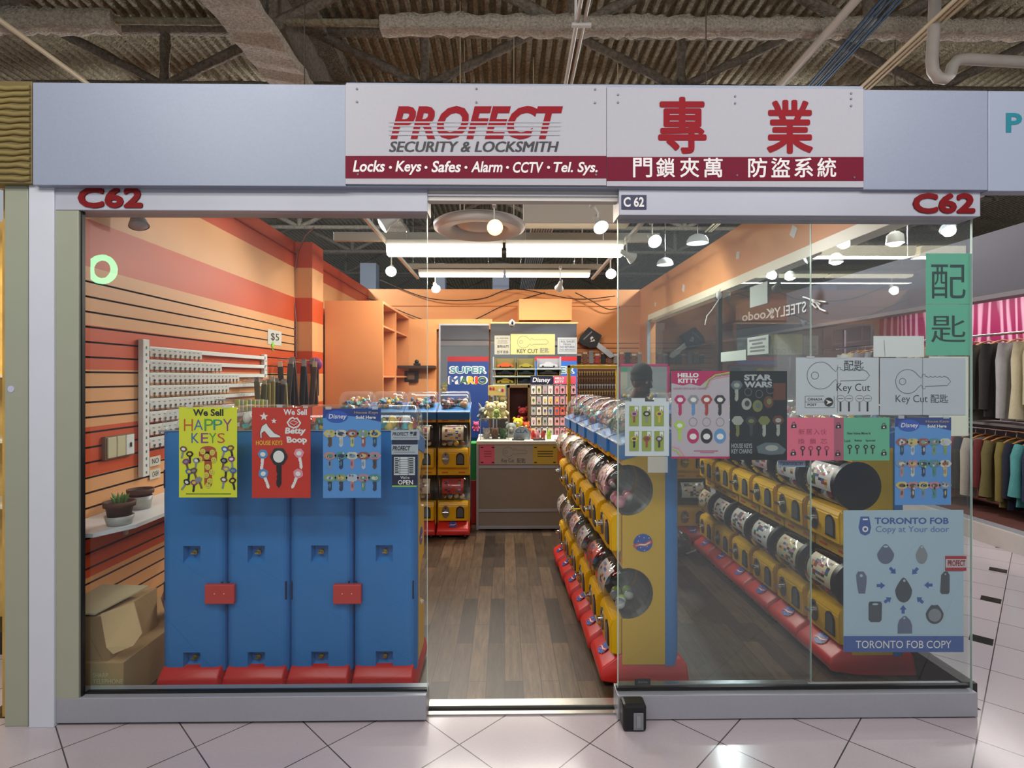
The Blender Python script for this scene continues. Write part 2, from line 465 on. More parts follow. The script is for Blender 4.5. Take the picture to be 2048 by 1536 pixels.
# ---- left wall with slatwall grooves and painted stripes
def stripe_at(z):
    for a, b_, m_ in ((0, .49, PEACH), (.49, .73, ORRED), (.73, 1.0, PEACH), (1.0, 1.25, ORRED), (1.25, 1.54, PEACH), (1.54, 1.765, ORRED), (1.765, 2.06, PEACH), (2.06, 2.30, ORRED), (2.30, 2.60, PEACH), (2.60, 2.87, TOPRED)):
        if a <= z < b_: return m_
    return PEACH
def slat_wall(mb, place, t0, t1, z0, z1, zslat, pitch=.0762, stripe=stripe_at, gz=1.984):
    """place(t, depth, z) gives the world point; grooves below zslat"""
    prof = []
    zs = set([z0, z1]); gro = []
    z = gz
    while z > z0+.02: gro.append(z); z -= pitch
    z = gz+pitch
    while z < zslat: gro.append(z); z += pitch
    segs = []
    edges = [.49, .73, 1.0, 1.25, 1.54, 1.765, 2.06, 2.30, 2.60]
    cuts = sorted([z0, z1]+[e for e in edges if z0 < e < z1]+[g-.005 for g in gro]+[g+.005 for g in gro])
    for a, b_ in zip(cuts, cuts[1:]):
        if b_-a < 1e-5: continue
        mid = (a+b_)/2
        ing = any(abs(mid-g) < .0045 for g in gro)
        d = .010 if ing else 0
        mb.add([place(t0, d, a), place(t1, d, a), place(t1, d, b_), place(t0, d, b_)], [(0, 1, 2, 3)], GROOVE if ing else stripe(mid))
        if ing:
            for zz in (a, b_):
                mb.add([place(t0, 0, zz), place(t1, 0, zz), place(t1, d, zz), place(t0, d, zz)], [(0, 1, 2, 3)], GROOVE)
w = MB()
slat_wall(w, lambda t, d, z: (XL-d, t, z), YG+.02, 5.55, 0, 2.06, 2.03)
YP = 5.52
def flatwall(mb, place, t0, t1, z0, z1):
    cuts = [z0]+[e for e in (.49, .73, 1.0, 1.25, 1.54, 1.765, 2.06, 2.30, 2.60) if z0 < e < z1]+[z1]
    for a, b_ in zip(cuts, cuts[1:]):
        mb.add([place(t0, a), place(t1, a), place(t1, b_), place(t0, b_)], [(0, 1, 2, 3)], stripe_at((a+b_)/2))
flatwall(w, lambda t, z: (XL, t, z), YG+.02, YB, 2.06, 2.60); flatwall(w, lambda t, z: (XL, t, z), 2.72, YB, 2.60, 2.86)
flatwall(w, lambda t, z: (XL, t, z), 5.5, YB, 0, 2.06)
w.box((XL-.12, YG+.03, 0), (XL-.011, YB, 2.2), mat('neighbour party wall', '#c29a4e', .6, var=.3, vscale=5)); w.box((XL-.12, 2.72, 2.2), (XL-.011, YB, 2.862), TOPRED)
w.box((XL-.01, 2.72, 2.735), (XL+.012, YB, 2.745), mat('wall ledge', '#a5331b', .6))
# pilaster
flatwall(w, lambda t, z: (t, YP, z), XL, -1.93, 0, 2.86)
flatwall(w, lambda t, z: (-1.93, t, z), YP, 5.85, 0, 2.86)
w.add([(XL, YP, 2.86), (-1.93, YP, 2.86), (-1.93, 5.85, 2.86), (XL, 5.85, 2.86)], [(0, 1, 2, 3)], TOPRED)
o = w.build('wall_left', None, keep=True); o['kind'] = 'structure'
# ---- back wall
w = MB()
w.box((XL, YB, 0), (XR+.06, YB+.1, 2.86), ORANGE)
w.box((XL, YB-.012, 2.60), (XR, YB, 2.61), mat('orange ledge', '#d98542', .6))
w.box((XL, YB-.012, 2.28), (.9, YB, 2.29), mat('orange ledge', '#d98542', .6))
slat_wall(w, lambda t, d, z: (t, YB-.012+d, z), .95, 2.08, 0, 2.12, 2.05, pitch=.0762, stripe=lambda z: ORANGE, gz=2.03)
o = w.build('wall_back', None, keep=True); o['kind'] = 'structure'
# orange partition in front of it, with the bulkhead box
w = MB()
w.box((-1.31, 7.5, 0), (-.93, 7.6, 2.30), ORANGE); w.box((-.93, 7.5, 2.16), (-.17, 7.6, 2.30), ORANGE)
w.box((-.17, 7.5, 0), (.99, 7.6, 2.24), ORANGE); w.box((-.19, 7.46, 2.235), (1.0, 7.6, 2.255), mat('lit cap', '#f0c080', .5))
w.box((-.93, 7.59, 0), (-.17, 7.60, 2.2), ORANGE)
o = w.build('wall_partition', None, keep=True); o['kind'] = 'structure'
w = MB(); a = at(1038, 640, 7.62); b = at(1144, 598, 7.62)
w.box((a.x, 7.62, a.z), (b.x, YB-.001, b.z), ORANGE, bev=.004)
o = w.build('trim_1', None, keep=True); o['kind'] = 'structure'
# ---- right upper wall band and side glazing
w = MB()
w.box((XR, 2.66, 2.41), (XR+.10, YB, 2.86), ORANGE); w.box((XR, YG+.06, 2.41), (XR+.10, 2.66, 2.66), ORANGE)
w.box((XR-.012, YG+.06, 2.33), (XR+.10, 5.3, 2.408), mat('cream header', '#efe6cf', .4))
w.box((XR-.012, 5.3, 2.30), (XR+.10, 7.95, 2.408), mat('cream header', '#efe6cf', .4))
w.box((XR, 7.95, 0), (XR+.10, YB, 2.41), ORANGE)
o = w.build('wall_right', None, keep=True); o['kind'] = 'structure'
w = MB()
for i, (x, y, z, s_, rr) in enumerate(((XR-.0015, 3.05, 2.56, .03, .5), (XR-.0015, 3.95, 2.56, .03, .6), (XR-.0015, 4.9, 2.6, .025, .2), (XR-.0015, 6.4, 2.55, .03, .4), (XR-.0015, 7.6, 2.52, .02, .2))):
    w = MB(); w.box((x-.001, y-s_*1.3, z-s_*1.3), (x+.001, y+s_*1.3, z+s_*1.3), WHITE, rot=(rr, 0, 0))
    tag(w.build('tape_square'), 'small white square of tape stuck on the orange band above the side window', 'tape', 'white tape squares on the orange band')
for i, (y0, y1) in enumerate(((YG+.03, 5.28), (5.34, 7.93))):
    w = MB(); w.box((XR-.012, y0, .12), (XR-.002, y1, 2.335), GLASS)
    struct('window_%d' % (i+3), w)
w = MB(); w.box((XR-.03, 5.275, .12), (XR+.01, 5.345, 2.33), BLACK); w.box((XR-.03, 7.92, .12), (XR+.02, 7.955, 2.33), ALU)
o = w.build('window_post', None, keep=True); o['kind'] = 'structure'
w = MB(); w.box((XR-.03, YG+.03, -.003), (XR+.04, 7.95, .115), mat('dark sill', '#2b2b2d', .4, .3)); w.box((XR-.03, YG+.03, .115), (XR+.02, 7.95, .122), BLACK)
struct('trim_2', w)

# ---- shopfront frame
FR = Flat(YF)
def fbox(mb, x0, y0, x1, y1, Y0, Y1, mt, bev=.003, xr=None):
    a = at(x0, y1, Y0); b = at(x1, y0, Y0)
    mb.box((a.x, Y0, a.z), (b.x, Y1, b.z), mt, bev=bev)
w = MB()
fbox(w, 108, 1391, 852, 1447, YF, YF+.10, ALU); w.box((at(160,0,YF).x, YF+.03, .118), (at(852,0,YF).x, YF+.05, .13), BLACK)
struct('trim_3', w)
w = MB()
fbox(w, 1236, 1386, 1956, 1440, YF, YF+.10, ALU); w.box((at(1236,0,YF).x, YF+.03, .118), (at(1950,0,YF).x, YF+.05, .13), BLACK)
struct('trim_4', w)
ZB = -.0
w = MB(); a = at(108, 0, YF); b = at(157, 0, YF); w.box((a.x, YF, .118), (b.x, YF+.03, at(108, 420, YF).z-.001), ALU_REFL, bev=.003); struct('trim_5', w)
w = MB(); a = at(57, 0, YF-.01); b = at(108, 0, YF-.01); w.box((a.x, YF-.01, 0), (b.x-.001, YF+.12, 2.33), JAMB, bev=.003); struct('trim_6', w)
w = MB(); a = at(9, 0, YF); b = at(56, 0, YF); w.box((a.x, YF, 0), (b.x, YF+.12, 2.33), ALU_REFL, bev=.003); struct('trim_7', w)
w = MB(); a = at(157, 0, YF+.03); b = at(165.5, 0, YF+.015); w.box((a.x, YF+.012, .12), (b.x, YF+.03, 2.235), BLACK); b2 = at(163, 0, YF+.06); w.box((a.x-.06, YF+.03, .12), (b2.x, YF+.06, 2.24), BLACK)
struct('trim_8', w)
# header bands
w = MB(); a = at(108, 420, YF); b = at(855, 372, YF); w.box((a.x, YF, a.z), (b.x, YF+.11, 2.36), ALU_W, bev=.003); struct('trim_9', w)
w = MB(); a = at(1238, 430, YF-.02); b = at(1961, 385, YF-.02); w.box((a.x, YF-.02, a.z), (b.x, YF+.11, 2.36), ALU_W, bev=.003); struct('trim_10', w)
w = MB(); a = at(856, 401, YF+.012); b = at(1236, 385, YF+.012); w.box((a.x-.003, YF+.012, a.z), (b.x, YF+.06, 2.338), mat('pale beige rail', '#d0ccc4', .5));  # even pale beige for the rail over the door opening
w.box((a.x-.003, YF+.006, a.z+.018), (b.x, YF+.012, a.z+.026), ALU)
struct('trim_11', w)
# glass panes
def pane(name, x0, x1, y0, y1, Y, th=.01, mt=GLASS, edges='lr'):
    a = at(x0, y1, Y); b = at(x1, y0, Y)
    w = MB(); w.box((a.x, Y, a.z), (b.x, Y+th, b.z), mt)
    o = w.build(name); o['kind'] = 'structure'
    e = MB()
    if 'l' in edges: e.box((a.x-.0015, Y-.0005, a.z), (a.x, Y+th+.0005, b.z), EDGE)
    if 'r' in edges: e.box((b.x, Y-.0005, a.z), (b.x+.0015, Y+th+.0005, b.z), EDGE)
    if e.v:
        off = PLOC[o.name]
        e.v = [v-off for v in e.v]
        q = e.build('glass_edge', o, keep=True)
    return o
pane('window_1', 164, 854, 418, 1392, YG-.005, edges='r')
pane('window_2', 1236, 1944, 425, 1386, YG-.005, mt=GLASS_HAZE, edges='lr')
d = pane('door_1', 1237, 1622, 440, 1368, YG+.05, mt=GLASS_HAZE, edges='lr')
def dpart(name, x0, y0, x1, y1, Y0, Y1, mt):
    e = MB(); a = at(x0, y1, Y0); b = at(x1, y0, Y0); e.box((a.x, Y0, a.z), (b.x, Y1, b.z), mt); 
    e.v = [v-PLOC[d.name] for v in e.v]; e.build(name, d, keep=True)
dpart('top_rail', 1237, 430, 1624, 442, YG+.042, YG+.07, mat('grey rail', '#6d7379', .35, .5))
dpart('bottom_rail', 1237, 1366, 1616, 1380, YG+.042, YG+.07, mat('silver rail', '#8d9396', .25, .8))
e = MB(); q_ = Flat(YG+.040); q_.slab(e, 1270, 1358, 1301, 1370, mat('black tag', '#1b1c1f', .4), .004); q_.text(e, 'dorma', 1276, 1361, 1295, 1366, mat('grey print', '#85888c', .5), 1)
e.v = [v-PLOC[d.name] for v in e.v]; e.build('rail_tag', d, keep=True)
# threshold with sliding track
w = MB(); a = at(854, 0, YF+.07); b = at(1236, 0, YF+.07)
w.box((a.x, YF+.10, -.002), (b.x, YF+.155, .014), mat('worn steel', '#b9b5ac', .28, .85, var=.08, vscale=20), bev=.002)
w.box((a.x, YF+.075, -.002), (b.x, YF+.099, .003), DARK); w.box((a.x, YF+.05, -.002), (b.x, YF+.075, .007), mat('worn steel', '#b9b5ac', .28, .85), bev=.001)
struct('trim_12', w)

# ---- fascia boards
YS = 2.34
def board(name, x0, y0, x1, y1, mt, Y=YS, th=.06, kind=True):
    a = at(x0, y1, Y); b = at(x1, y0, Y); w = MB(); w.box((a.x, Y, a.z), (b.x, Y+th, b.z), mt, bev=.003)
    return struct(name, w)
board('trim_13', 65, 169, 692, 370, FASC)
board('trim_14', 692, 172, 1727, 374, FASC, YS+.008)
board('trim_15', 1727, 181, 1976, 379, FASC)
board('trim_16', 1977, 183, 2200, 382, mat('neighbour fascia', '#9ba5b8', .35, 0, bump=.05, bscale=1200))
board('trim_17', -200, 162, 64, 366, mat('wood grain', '#6f6038', .5), Y=YS+.01)
# wavy wood relief on the neighbour's fascia
w = MB(); WD = mat('carved wood', '#857546', .45, var=.12, vscale=6); WD2 = mat('carved wood dark', '#7c6632', .6)
q = Flat(YS)
for k in range(15):
    y = 174+k*13
    pts = [(x, y+1.2*math.sin(x*.07+k*1.3)+.8*math.sin(x*.16+k)) for x in range(-150, 64, 8)]
    vs = [q.p(x, yy) for x, yy in pts]
    w.tube([(v.x, v.y+.009, v.z) for v in vs], .0105, WD, n=8)
ww = w.build('trim_18'); ww['kind'] = 'structure'
w = MB(); Flat(YS-.001).text(w, 'P', 2012, 226, 2044, 265, mat('teal lettering', '#1f7d8c', .4), 1, bold=.03)
tag(w.build('sign_lettering'), 'teal capital letter P on the pale neighbouring fascia', 'sign')
# underside reveal between fascia and header
w = MB(); a = at(-60, 0, YS); b = at(2200, 0, YS)
w.box((a.x, YS+.062, 2.34), (at(1960,0,YS).x, YF+.11, 2.66), FASC)
struct('trim_19', w)
# neighbour on the left, a lit glass shopfront sliver
w = MB(); w.box((-3.4, 3.2, 0), (-2.45, 3.25, 2.4), mat('warm shop wall', '#d8b468', .6, var=.3, vscale=9))
w.box((-3.4, 3.0, 0), (-2.2, 3.2, .12), mat('dark sill', '#2b2b2d')); 
for z in (.8, 1.15, 1.5): w.box((-3.4, 2.95, z), (-2.4, 3.2, z+.015), mat('shelf edge', '#e0dcc8', .5))
struct('wall_neighbour', w)
area_light('neighbour_shop_lamp', (-2.6, 2.75, 2.3), (0, 0, 0), .2, .3, 9, (1, .82, .5))
w = MB(); w.box((XL-.16, YF+.12, 0), (XL-.13, 3.2, 2.5), mat('neighbour party wall', '#a89a88', .6)); struct('wall_party', w)

# ---- opposite side of the side corridor: clothes shop
w = MB()
GF = mat('grey shop fascia', '#4f4d56', .65, bump=.03, bscale=900)
w.box((4.35, 3.2, 2.24), (4.5, 16, 2.80), GF); w.box((4.33, 3.2, 2.20), (4.5, 16, 2.24), mat('fascia lip', '#6d6b70', .4))
struct('wall_opposite_fascia', w)
w = MB(); w.box((4.35, 3.2, 0), (4.5, 16, .16), mat('stone plinth', '#b4aca6', .4, var=.06)); w.box((4.4, 3.2, .16), (4.42, 16, .19), ALU)
struct('baseboard_opposite', w)
w = MB(); w.box((4.5, 3.2, .02), (6.2, 16, .17), mat('brown carpet', '#5a2f26', .9, var=.1, vscale=30)); o = struct('floor_opposite_shop', w)
def pink_wall():
    m = bpy.data.materials.new('wavy pink wallpaper'); m.use_nodes = True
    nt = m.node_tree; L = nt.links.new; b = nt.nodes['Principled BSDF']
    tc = nt.nodes.new('ShaderNodeTexCoord'); mp = nt.nodes.new('ShaderNodeMapping'); mp.inputs['Scale'].default_value = (1, 3.4, .55); L(tc.outputs['Object'], mp.inputs[0])
    wv = nt.nodes.new('ShaderNodeTexWave'); wv.bands_direction = 'Y'; wv.inputs['Scale'].default_value = .8; wv.inputs['Distortion'].default_value = 9; wv.inputs['Detail'].default_value = 2.5
    L(mp.outputs[0], wv.inputs['Vector'])
    cr = nt.nodes.new('ShaderNodeValToRGB'); cr.color_ramp.elements[0].color = hx('#9e1a58'); cr.color_ramp.elements[0].position = .45
    cr.color_ramp.elements[1].color = hx('#e6a7c4'); cr.color_ramp.elements[1].position = .9
    L(wv.outputs['Fac'], cr.inputs[0]); L(cr.outputs[0], b.inputs['Base Color']); b.inputs['Roughness'].default_value = .5
    return m
w = MB(); w.box((6.0, 3.2, 0), (6.1, 8.7, 2.72), pink_wall()); w.box((5.9, 3.2, 0), (5.999, 8.7, 1.62), mat('dark shop wall', '#33262a', .8)); struct('wall_opposite_pink', w)
w = MB(); w.box((4.36, 8.7, 0), (6.1, 8.8, 2.72), mat('grey partition', '#77777a', .6)); w.box((4.5, 8.8, .2), (4.6, 16, 2.2), mat('dim shopfront', '#5c6062', .3, var=.2, vscale=2))
w.box((4.5, 3.2, 2.68), (6.1, 9, 2.74), WHITE)
struct('wall_opposite_far', w)
w = MB(); w.box((2.6, 15, 0), (4.4, 15.1, 3), mat('far wall', '#8f8d8c', .6)); struct('wall_far', w)

# ---- roof: corrugated deck, joists, girder
def deck():
    mb = MB(); z = 4.62; p = .095; x = -8.0; prof = []
    while x < 11:
        prof += [(x, z+.028), (x+.028, z+.028), (x+.045, z-.012), (x+.078, z-.012)]; x += p
    ys = [-6, 40]; n = len(prof)
    vs = [(a, y, b) for y in ys for a, b in prof]
    mb.add(vs, [(i, i+1, n+i+1, n+i) for i in range(n-1)], SPRAY)
    mb.add([(-8, -6, 4.7), (11, -6, 4.7), (11, 40, 4.7), (-8, 40, 4.7)], [(0, 1, 2, 3)], SPRAY_D)
    o = mb.build('ceiling', None, keep=True); o['kind'] = 'structure'
deck()
def rough_bar(mb, p0, p1, w_, h_, mt, rnd, seg=.10, jit=.12, n=8):
    p0 = Vector(p0); p1 = Vector(p1); L_ = (p1-p0).length; k = max(2, int(L_/seg))
    t = (p1-p0).normalized(); up = Vector((0, 0, 1)) if abs(t.z) < .95 else Vector((0, 1, 0))
    u = t.cross(up).normalized(); v = u.cross(t)
    vs = []; fs = []
    for i in range(k+1):
        c = p0+(p1-p0)*i/k
        for j in range(n):
            a = 2*PI*j/n+PI/n
            ca, sa = math.cos(a), math.sin(a)
            q = max(abs(ca), abs(sa)); r = 1+rnd.uniform(-jit, jit)
            vs.append(c + u*(ca/q*.5*w_*r*.94) + v*(sa/q*.5*h_*r*.94))
    for i in range(k):
        for j in range(n): fs.append((i*n+j, i*n+(j+1) % n, (i+1)*n+(j+1) % n, (i+1)*n+j))
    mb.add(vs, fs, mt, True)
    mb.add(vs[:n], [tuple(range(n))], mt); mb.add(vs[-n:], [tuple(range(n))], mt)
rnd = random.Random(5)
wherej = ['first roof joist over the walkway', 'roof joist over the shopfront signs', 'roof joist just inside the shopfront', 'roof joist over the middle of the shop', 'roof joist over the shop counter', 'roof joist over the back wall of the shop', 'deep roof joist behind the shop', 'farthest roof joist']
for ji, Y in enumerate((4.03, 4.86, 6.3, 7.8, 9.4, 11.2, 13.5, 16.5)):
    z0 = 4.07; z1 = 4.56
    near = ji == 0
    x0, x1 = -4.2, 5.4
    if ji > 1: x0, x1 = -5.5, 7
    t = thing('roof_joist', 'ragged sprayed steel truss, the '+wherej[ji], 'roof truss', (0, Y, z0))
    mb = MB(); rr = .095 if near else .06
    if near:
        a = at(232, 32, Y); b = at(762, 40, Y)
        rough_bar(mb, (x0, Y, z0+.02), (a.x, Y, z0+.02), .13, .13, SPRAY_LIT, rnd, .05, .18, 12); rough_bar(mb, (b.x, Y, z0+.02), (x1, Y, z0+.02), .12, .11, SPRAY_LIT, rnd, .05, .18, 12)
        rough_bar(mb, (a.x-.05, Y, z0+.03), (b.x+.05, Y, z0+.03), .06, .05, SPRAY, rnd, .08)
    else:
        rough_bar(mb, (x0, Y, z0), (x1, Y, z0), .10, .07, SPRAY_D, rnd)
    mb.build('bottom_chord', t)
    mb = MB(); rough_bar(mb, (x0, Y, z1), (x1, Y, z1), .12, .08, SPRAY_D, rnd); mb.build('top_chord', t)
    if ji == 1: xs = [at(330, 0, Y).x + k*2.28 for k in range(-2, 4)]
    else: xs = [-3.9+k*2.2+.4*(ji % 3) for k in range(-1, 6)]
    mb = MB()
    for xx in xs:
        for dx in (-.98, .98):
            if x0 < xx+dx < x1: rough_bar(mb, (xx, Y, z0), (xx+dx, Y, z1), .075, .075, SPRAY_D, rnd, .1, .22)
        if x0 < xx < x1: rough_bar(mb, (xx, Y, z0), (xx, Y, z1), .08, .08, SPRAY_D, rnd, .1, .22)
    mb.build('web', t)
# girder running back
t = MB(); 
for (xa, xb, za, zb) in ((-1.93, -1.60, 3.90, 3.96), (-1.80, -1.73, 3.96, 4.58), (-1.86, -1.55, 4.5, 4.58)):
    ys = [-1+.12*i for i in range(90)]; vs = []; fs = []
    for i, y in enumerate(ys):
        for (x, z) in ((xa, za), (xb, za), (xb, zb), (xa, zb)):
            vs.append((x+rnd.uniform(-.012, .012), y, z+rnd.uniform(-.012, .012)))
    for i in range(len(ys)-1):
        for j in range(4): fs.append((i*4+j, i*4+(j+1) % 4, (i+1)*4+(j+1) % 4, (i+1)*4+j))
    t.add(vs, fs, SPRAY_LIT if za < 3.95 else SPRAY_D)  # lit underside paler, side darker: girder light and shade set by colour
    t.add(vs[:4], [(0,1,2,3)], SPRAY_D)
tag(t.build('steel_girder'), 'wide sprayed steel girder running back above the blank fascia', 'girder')
# conduits and pipes in the roof space
CREAM = mat('cream conduit', '#cdbf9f', .45); CRE2 = mat('pale conduit', '#bdb5a8', .45)
def pipe(name, pts, r, mt, label, cat='pipe', group=None, n=10):
    m_ = MB(); m_.tube(pts, r, mt, n=n); return tag(m_.build(name), label, cat, group)
def thru(x0, y0, z, x1, y1, Ya=None):
    """two points at height z seen at the two photo points"""
    out = []
    for x, y in ((x0, y0), (x1, y1)):
        xp = (x-1024)/FPX; zp = (HY-y)/FPX; d = (z-CAMZ)/zp
        out.append(Vector((d*(xp*math.cos(YAW)+math.sin(YAW)), d*(math.cos(YAW)-xp*math.sin(YAW)), z)))
    v = out[1]-out[0]
    return [out[0]-v*1.2, out[1]+v*4.0]
pipe('electrical_conduit', thru(1162, 0, 3.85, 1131, 170), .016, CRE2, 'thin pale conduit overhead between the two sign boards, nearer its clamp end', 'conduit')
pipe('electrical_conduit', thru(1178, 0, 3.85, 1142, 170), .013, CRE2, 'second thin pale conduit beside the clamp above the sign boards', 'conduit')
m_ = MB(); a = at(1142, 75, 3.65); m_.box((a.x, 3.6, 3.82), (a.x+.13, 3.63, 3.84), WHITE, bev=.003); m_.box((a.x+.02, 3.6, 3.84), (a.x+.035, 3.63, 4.6), WHITE)
tag(m_.build('pipe_clamp'), 'small white clamp bar holding the two thin conduits', 'clamp')
CW = ['leftmost', 'middle', 'rightmost']
for k, (xa, xb, r) in enumerate(((1950, 1722, .014), (1962, 1732, .011), (1974, 1741, .011))):
    pipe('electrical_conduit', thru(xa-40, 0, 3.85, xb-8, 182), r, CREAM, CW[k]+' of the three slanting cream conduits above the blank fascia', 'conduit', 'slanting trio of cream conduits')
pipe('sprinkler_pipe', thru(1712, 0, 3.98, 1566, 165), .03, CRE2, 'pale sprinkler pipe slanting down above the two large red characters', 'pipe')
BLUEC = mat('blue data cable', '#2d5a80', .5)
for k in range(5):
    a, b = thru(1728+k*9, 40, 4.0, 1606+k*7, 180)
    m_ = MB(); pts = []
    for i in range(16):
        u = i/15; q = a.lerp(b, u); pts.append(q+Vector((.004*math.sin(u*9+k*2), 0, .012*math.sin(u*14+k*.3))))
    m_.tube(pts, .009, BLUEC, n=6); tag(m_.build('data_cable'), 'blue data cable in the bundle strapped below the roof joist', 'cable', 'blue data cables overhead')
P = [at(1872, -60, 3.6), at(1868, 60, 3.6), at(1864, 120, 3.6), at(1866, 142, 3.6), at(1876, 156, 3.6), at(1890, 158, 3.6), at(1901, 148, 3.6), at(1905, 132, 3.6), at(1914, 121, 3.6), at(1932, 118, 3.6), at(2120, 128, 3.6)]
pipe('drain_trap', P, .036, mat('pale plastic pipe', '#a9a39a', .5, var=.08), 'thick pale plastic drain pipe with a U-shaped trap under the roof', 'pipe', n=14)
pipe('sprinkler_pipe', thru(20, 55, 3.95, 165, 160), .02, CREAM, 'thin cream pipe in the roof space above the carved wood fascia', 'pipe')
# conduit bundle inside the shop, over the counter
for k in range(9):
    x = .36+.035*k
    m_ = MB(); m_.tube([(x, 5.0, 3.5), (x, 24, 3.5)], .014, mat('grey conduit', '#a09f9a', .4, .3), n=8)
    tag(m_.build('ceiling_conduit'), 'grey conduit in the parallel bundle running back over the counter', 'conduit', 'bundle of grey conduits over the counter')
# big round ceiling diffuser
m_ = MB(); c = at(959, 456, 4.78); RS = .62; RW = mat('diffuser cream', '#d2cdc6', .5)
m_.lathe([(.36, .0), (.395, .02), (.40, .06), (.37, .08), (.23, .09), (.23, .05), (.26, .01), (.36, 0)], RW, (c.x, 4.78, c.z-.03), 48)
m_.lathe([(.22, .09), (.18, .04), (.07, .015), (0.001, .015)], RW, (c.x, 4.78, c.z-.03), 36)
for k in range(3): m_.tube([(c.x+.3*math.cos(k*2.1), 4.78+.3*math.sin(k*2.1), c.z+.04), (c.x+.3*math.cos(k*2.1), 4.78+.3*math.sin(k*2.1), 4.6)], .004, CREAM, n=5)
tag(m_.build('round_diffuser'), 'large round cream ring diffuser hanging above the front ceiling lights', 'vent')
m_ = MB(); a = at(1047, 446, 5.2); b = at(1240, 398, 5.2); m_.box((a.x, 5.2, a.z), (b.x+.1, 5.40, b.z+.15), mat('cream duct', '#bdb2a2', .5), bev=.01)
m_.tube([(a.x+.1, 5.3, b.z), (a.x+.1, 5.3, 4.6)], .005, CREAM, n=5); m_.tube([(b.x, 5.3, b.z), (b.x, 5.3, 4.6)], .005, CREAM, n=5)
tag(m_.build('air_duct'), 'boxy cream air duct high up behind the door header', 'duct')
m_ = MB(); m_.box((-1.75, 5.62, 2.90), (1.6, 5.68, 2.99), mat('beige channel', '#a8a091', .5), bev=.004)
tag(m_.build('support_channel'), 'long beige channel the front pair of fluorescent lights hangs on', 'rail')
m_ = MB(); m_.tube([(-1.0, 7.06, 2.9), (-1.0, 7.06, 4.6)], .005, CREAM, n=5); m_.tube([(1.0, 7.06, 2.9), (1.0, 7.06, 4.6)], .005, CREAM, n=5); m_.box((-1.25, 7.02, 2.90), (1.25, 7.10, 2.96), mat('beige channel', '#a8a091', .5), bev=.004)
tag(m_.build('support_channel'), 'shorter beige channel above the rear fluorescent lights', 'rail')
# pale columns far behind the shop
for (xa, xb, l_) in ((720, 752, 'leftmost of the pale columns behind the shop'), (872, 890, 'thin pale column between the other two behind the shop'), (985, 1018, 'pale column behind the shop beside the conduit bundle')):
    m_ = MB(); a = at(xa, 0, 12.0); b = at(xb, 0, 12.0); m_.box((a.x, 12, 0), (b.x, 12.3, 4.0), mat('pale column', '#a9b4c6', .5)); struct('column', m_)
m_ = MB(); m_.box((-8, 24, 0), (11, 24.2, 4.6), mat('distant wall', '#4c5158', .8)); struct('wall_distant', m_)
# ---------------------------------------------------------------- capsule toy machines
YEL = mat('yellow moulded plastic', '#d9a608', .34, bump=.02, bscale=500)
YEL_D = mat('yellow moulded plastic worn', '#d79d0a', .35)
BLU = mat('blue moulded plastic', '#2a74b6', .42, bump=.06, bscale=300, var=.03, vscale=4)
BLU_R = mat('blue recess plastic', '#10497f', .5)
RED = mat('red moulded plastic', '#c42a24', .36, bump=.04, bscale=300)
REDCLIP = mat('red clip plastic', '#c03a34', .4)
CLR = clear_mat('clear capsule tub', (.93, .94, .94), 1.52, .03, 1.0)
CLRD = clear_mat('clear dome', (.94, .95, .955), 1.5, .02, 1.0, haze=.05, hazecol=(.85, .87, .88))
SLOT = mat('machine slot', '#17110a', .6)
SMOKE = mat('grey flap', '#55565a', .25)
LOGO_B = mat('logo blue', '#1f4fa8', .35); LOGO_W = mat('logo white', '#e9e4e0', .35); LOGO_R = mat('logo red', '#d2452e', .35); LOGO_Y = mat('logo yellow', '#e8c22d', .35)
W_ = .1525
def arc(cx, cz, r, a0, a1, n=12):
    return [(cx+r*math.cos(math.radians(a0+(a1-a0)*i/n)), cz+r*math.sin(math.radians(a0+(a1-a0)*i/n))) for i in range(n+1)]
def logo_shape(mb, P, r):
    """P(u,v,l) places a logo point"""
    def disc(cu, cv, ru, rv, mt, l, n=20):
        mb.add([P(cu+ru*math.cos(2*PI*i/n), cv+rv*math.sin(2*PI*i/n), l) for i in range(n)], [tuple(range(n))], mt)
    def star(cu, cv, r_, mt, l, n=9, q=.6, su=1):
        mb.add([P(cu+su*(r_ if i % 2 == 0 else r_*q)*math.cos(PI*i/n), cv+(r_ if i % 2 == 0 else r_*q)*math.sin(PI*i/n), l) for i in range(2*n)], [tuple(range(2*n))], mt)
    star(-.55*r, -.1*r, .62*r, LOGO_R, 1, 7, .45); star(.55*r, -.3*r, .55*r, LOGO_Y, 1, 7, .45)
    disc(0, 0, r, r*.95, LOGO_B, 2)
    for k in range(9):
        a = k*.7; rr = r*(.55+.25*(k % 2)); disc(rr*math.cos(a), rr*math.sin(a), r*.055, r*.055, LOGO_W, 3, 6)
    mb.add([P(u*r, v*r, 3.5) for u, v in ((-1.1, -.25), (-.5, .02), (.1, -.05), (.8, .35), (1.05, .05), (.3, -.38), (-.4, -.3), (-.9, -.55))], [tuple(range(8))], LOGO_R)
    mb.add([P(u*r, v*r, 4) for u, v in ((-.85, -.3), (-.3, -.1), (.2, -.12), (.75, .15), (.7, -.02), (.2, -.28), (-.4, -.24))], [tuple(range(7))], LOGO_W)
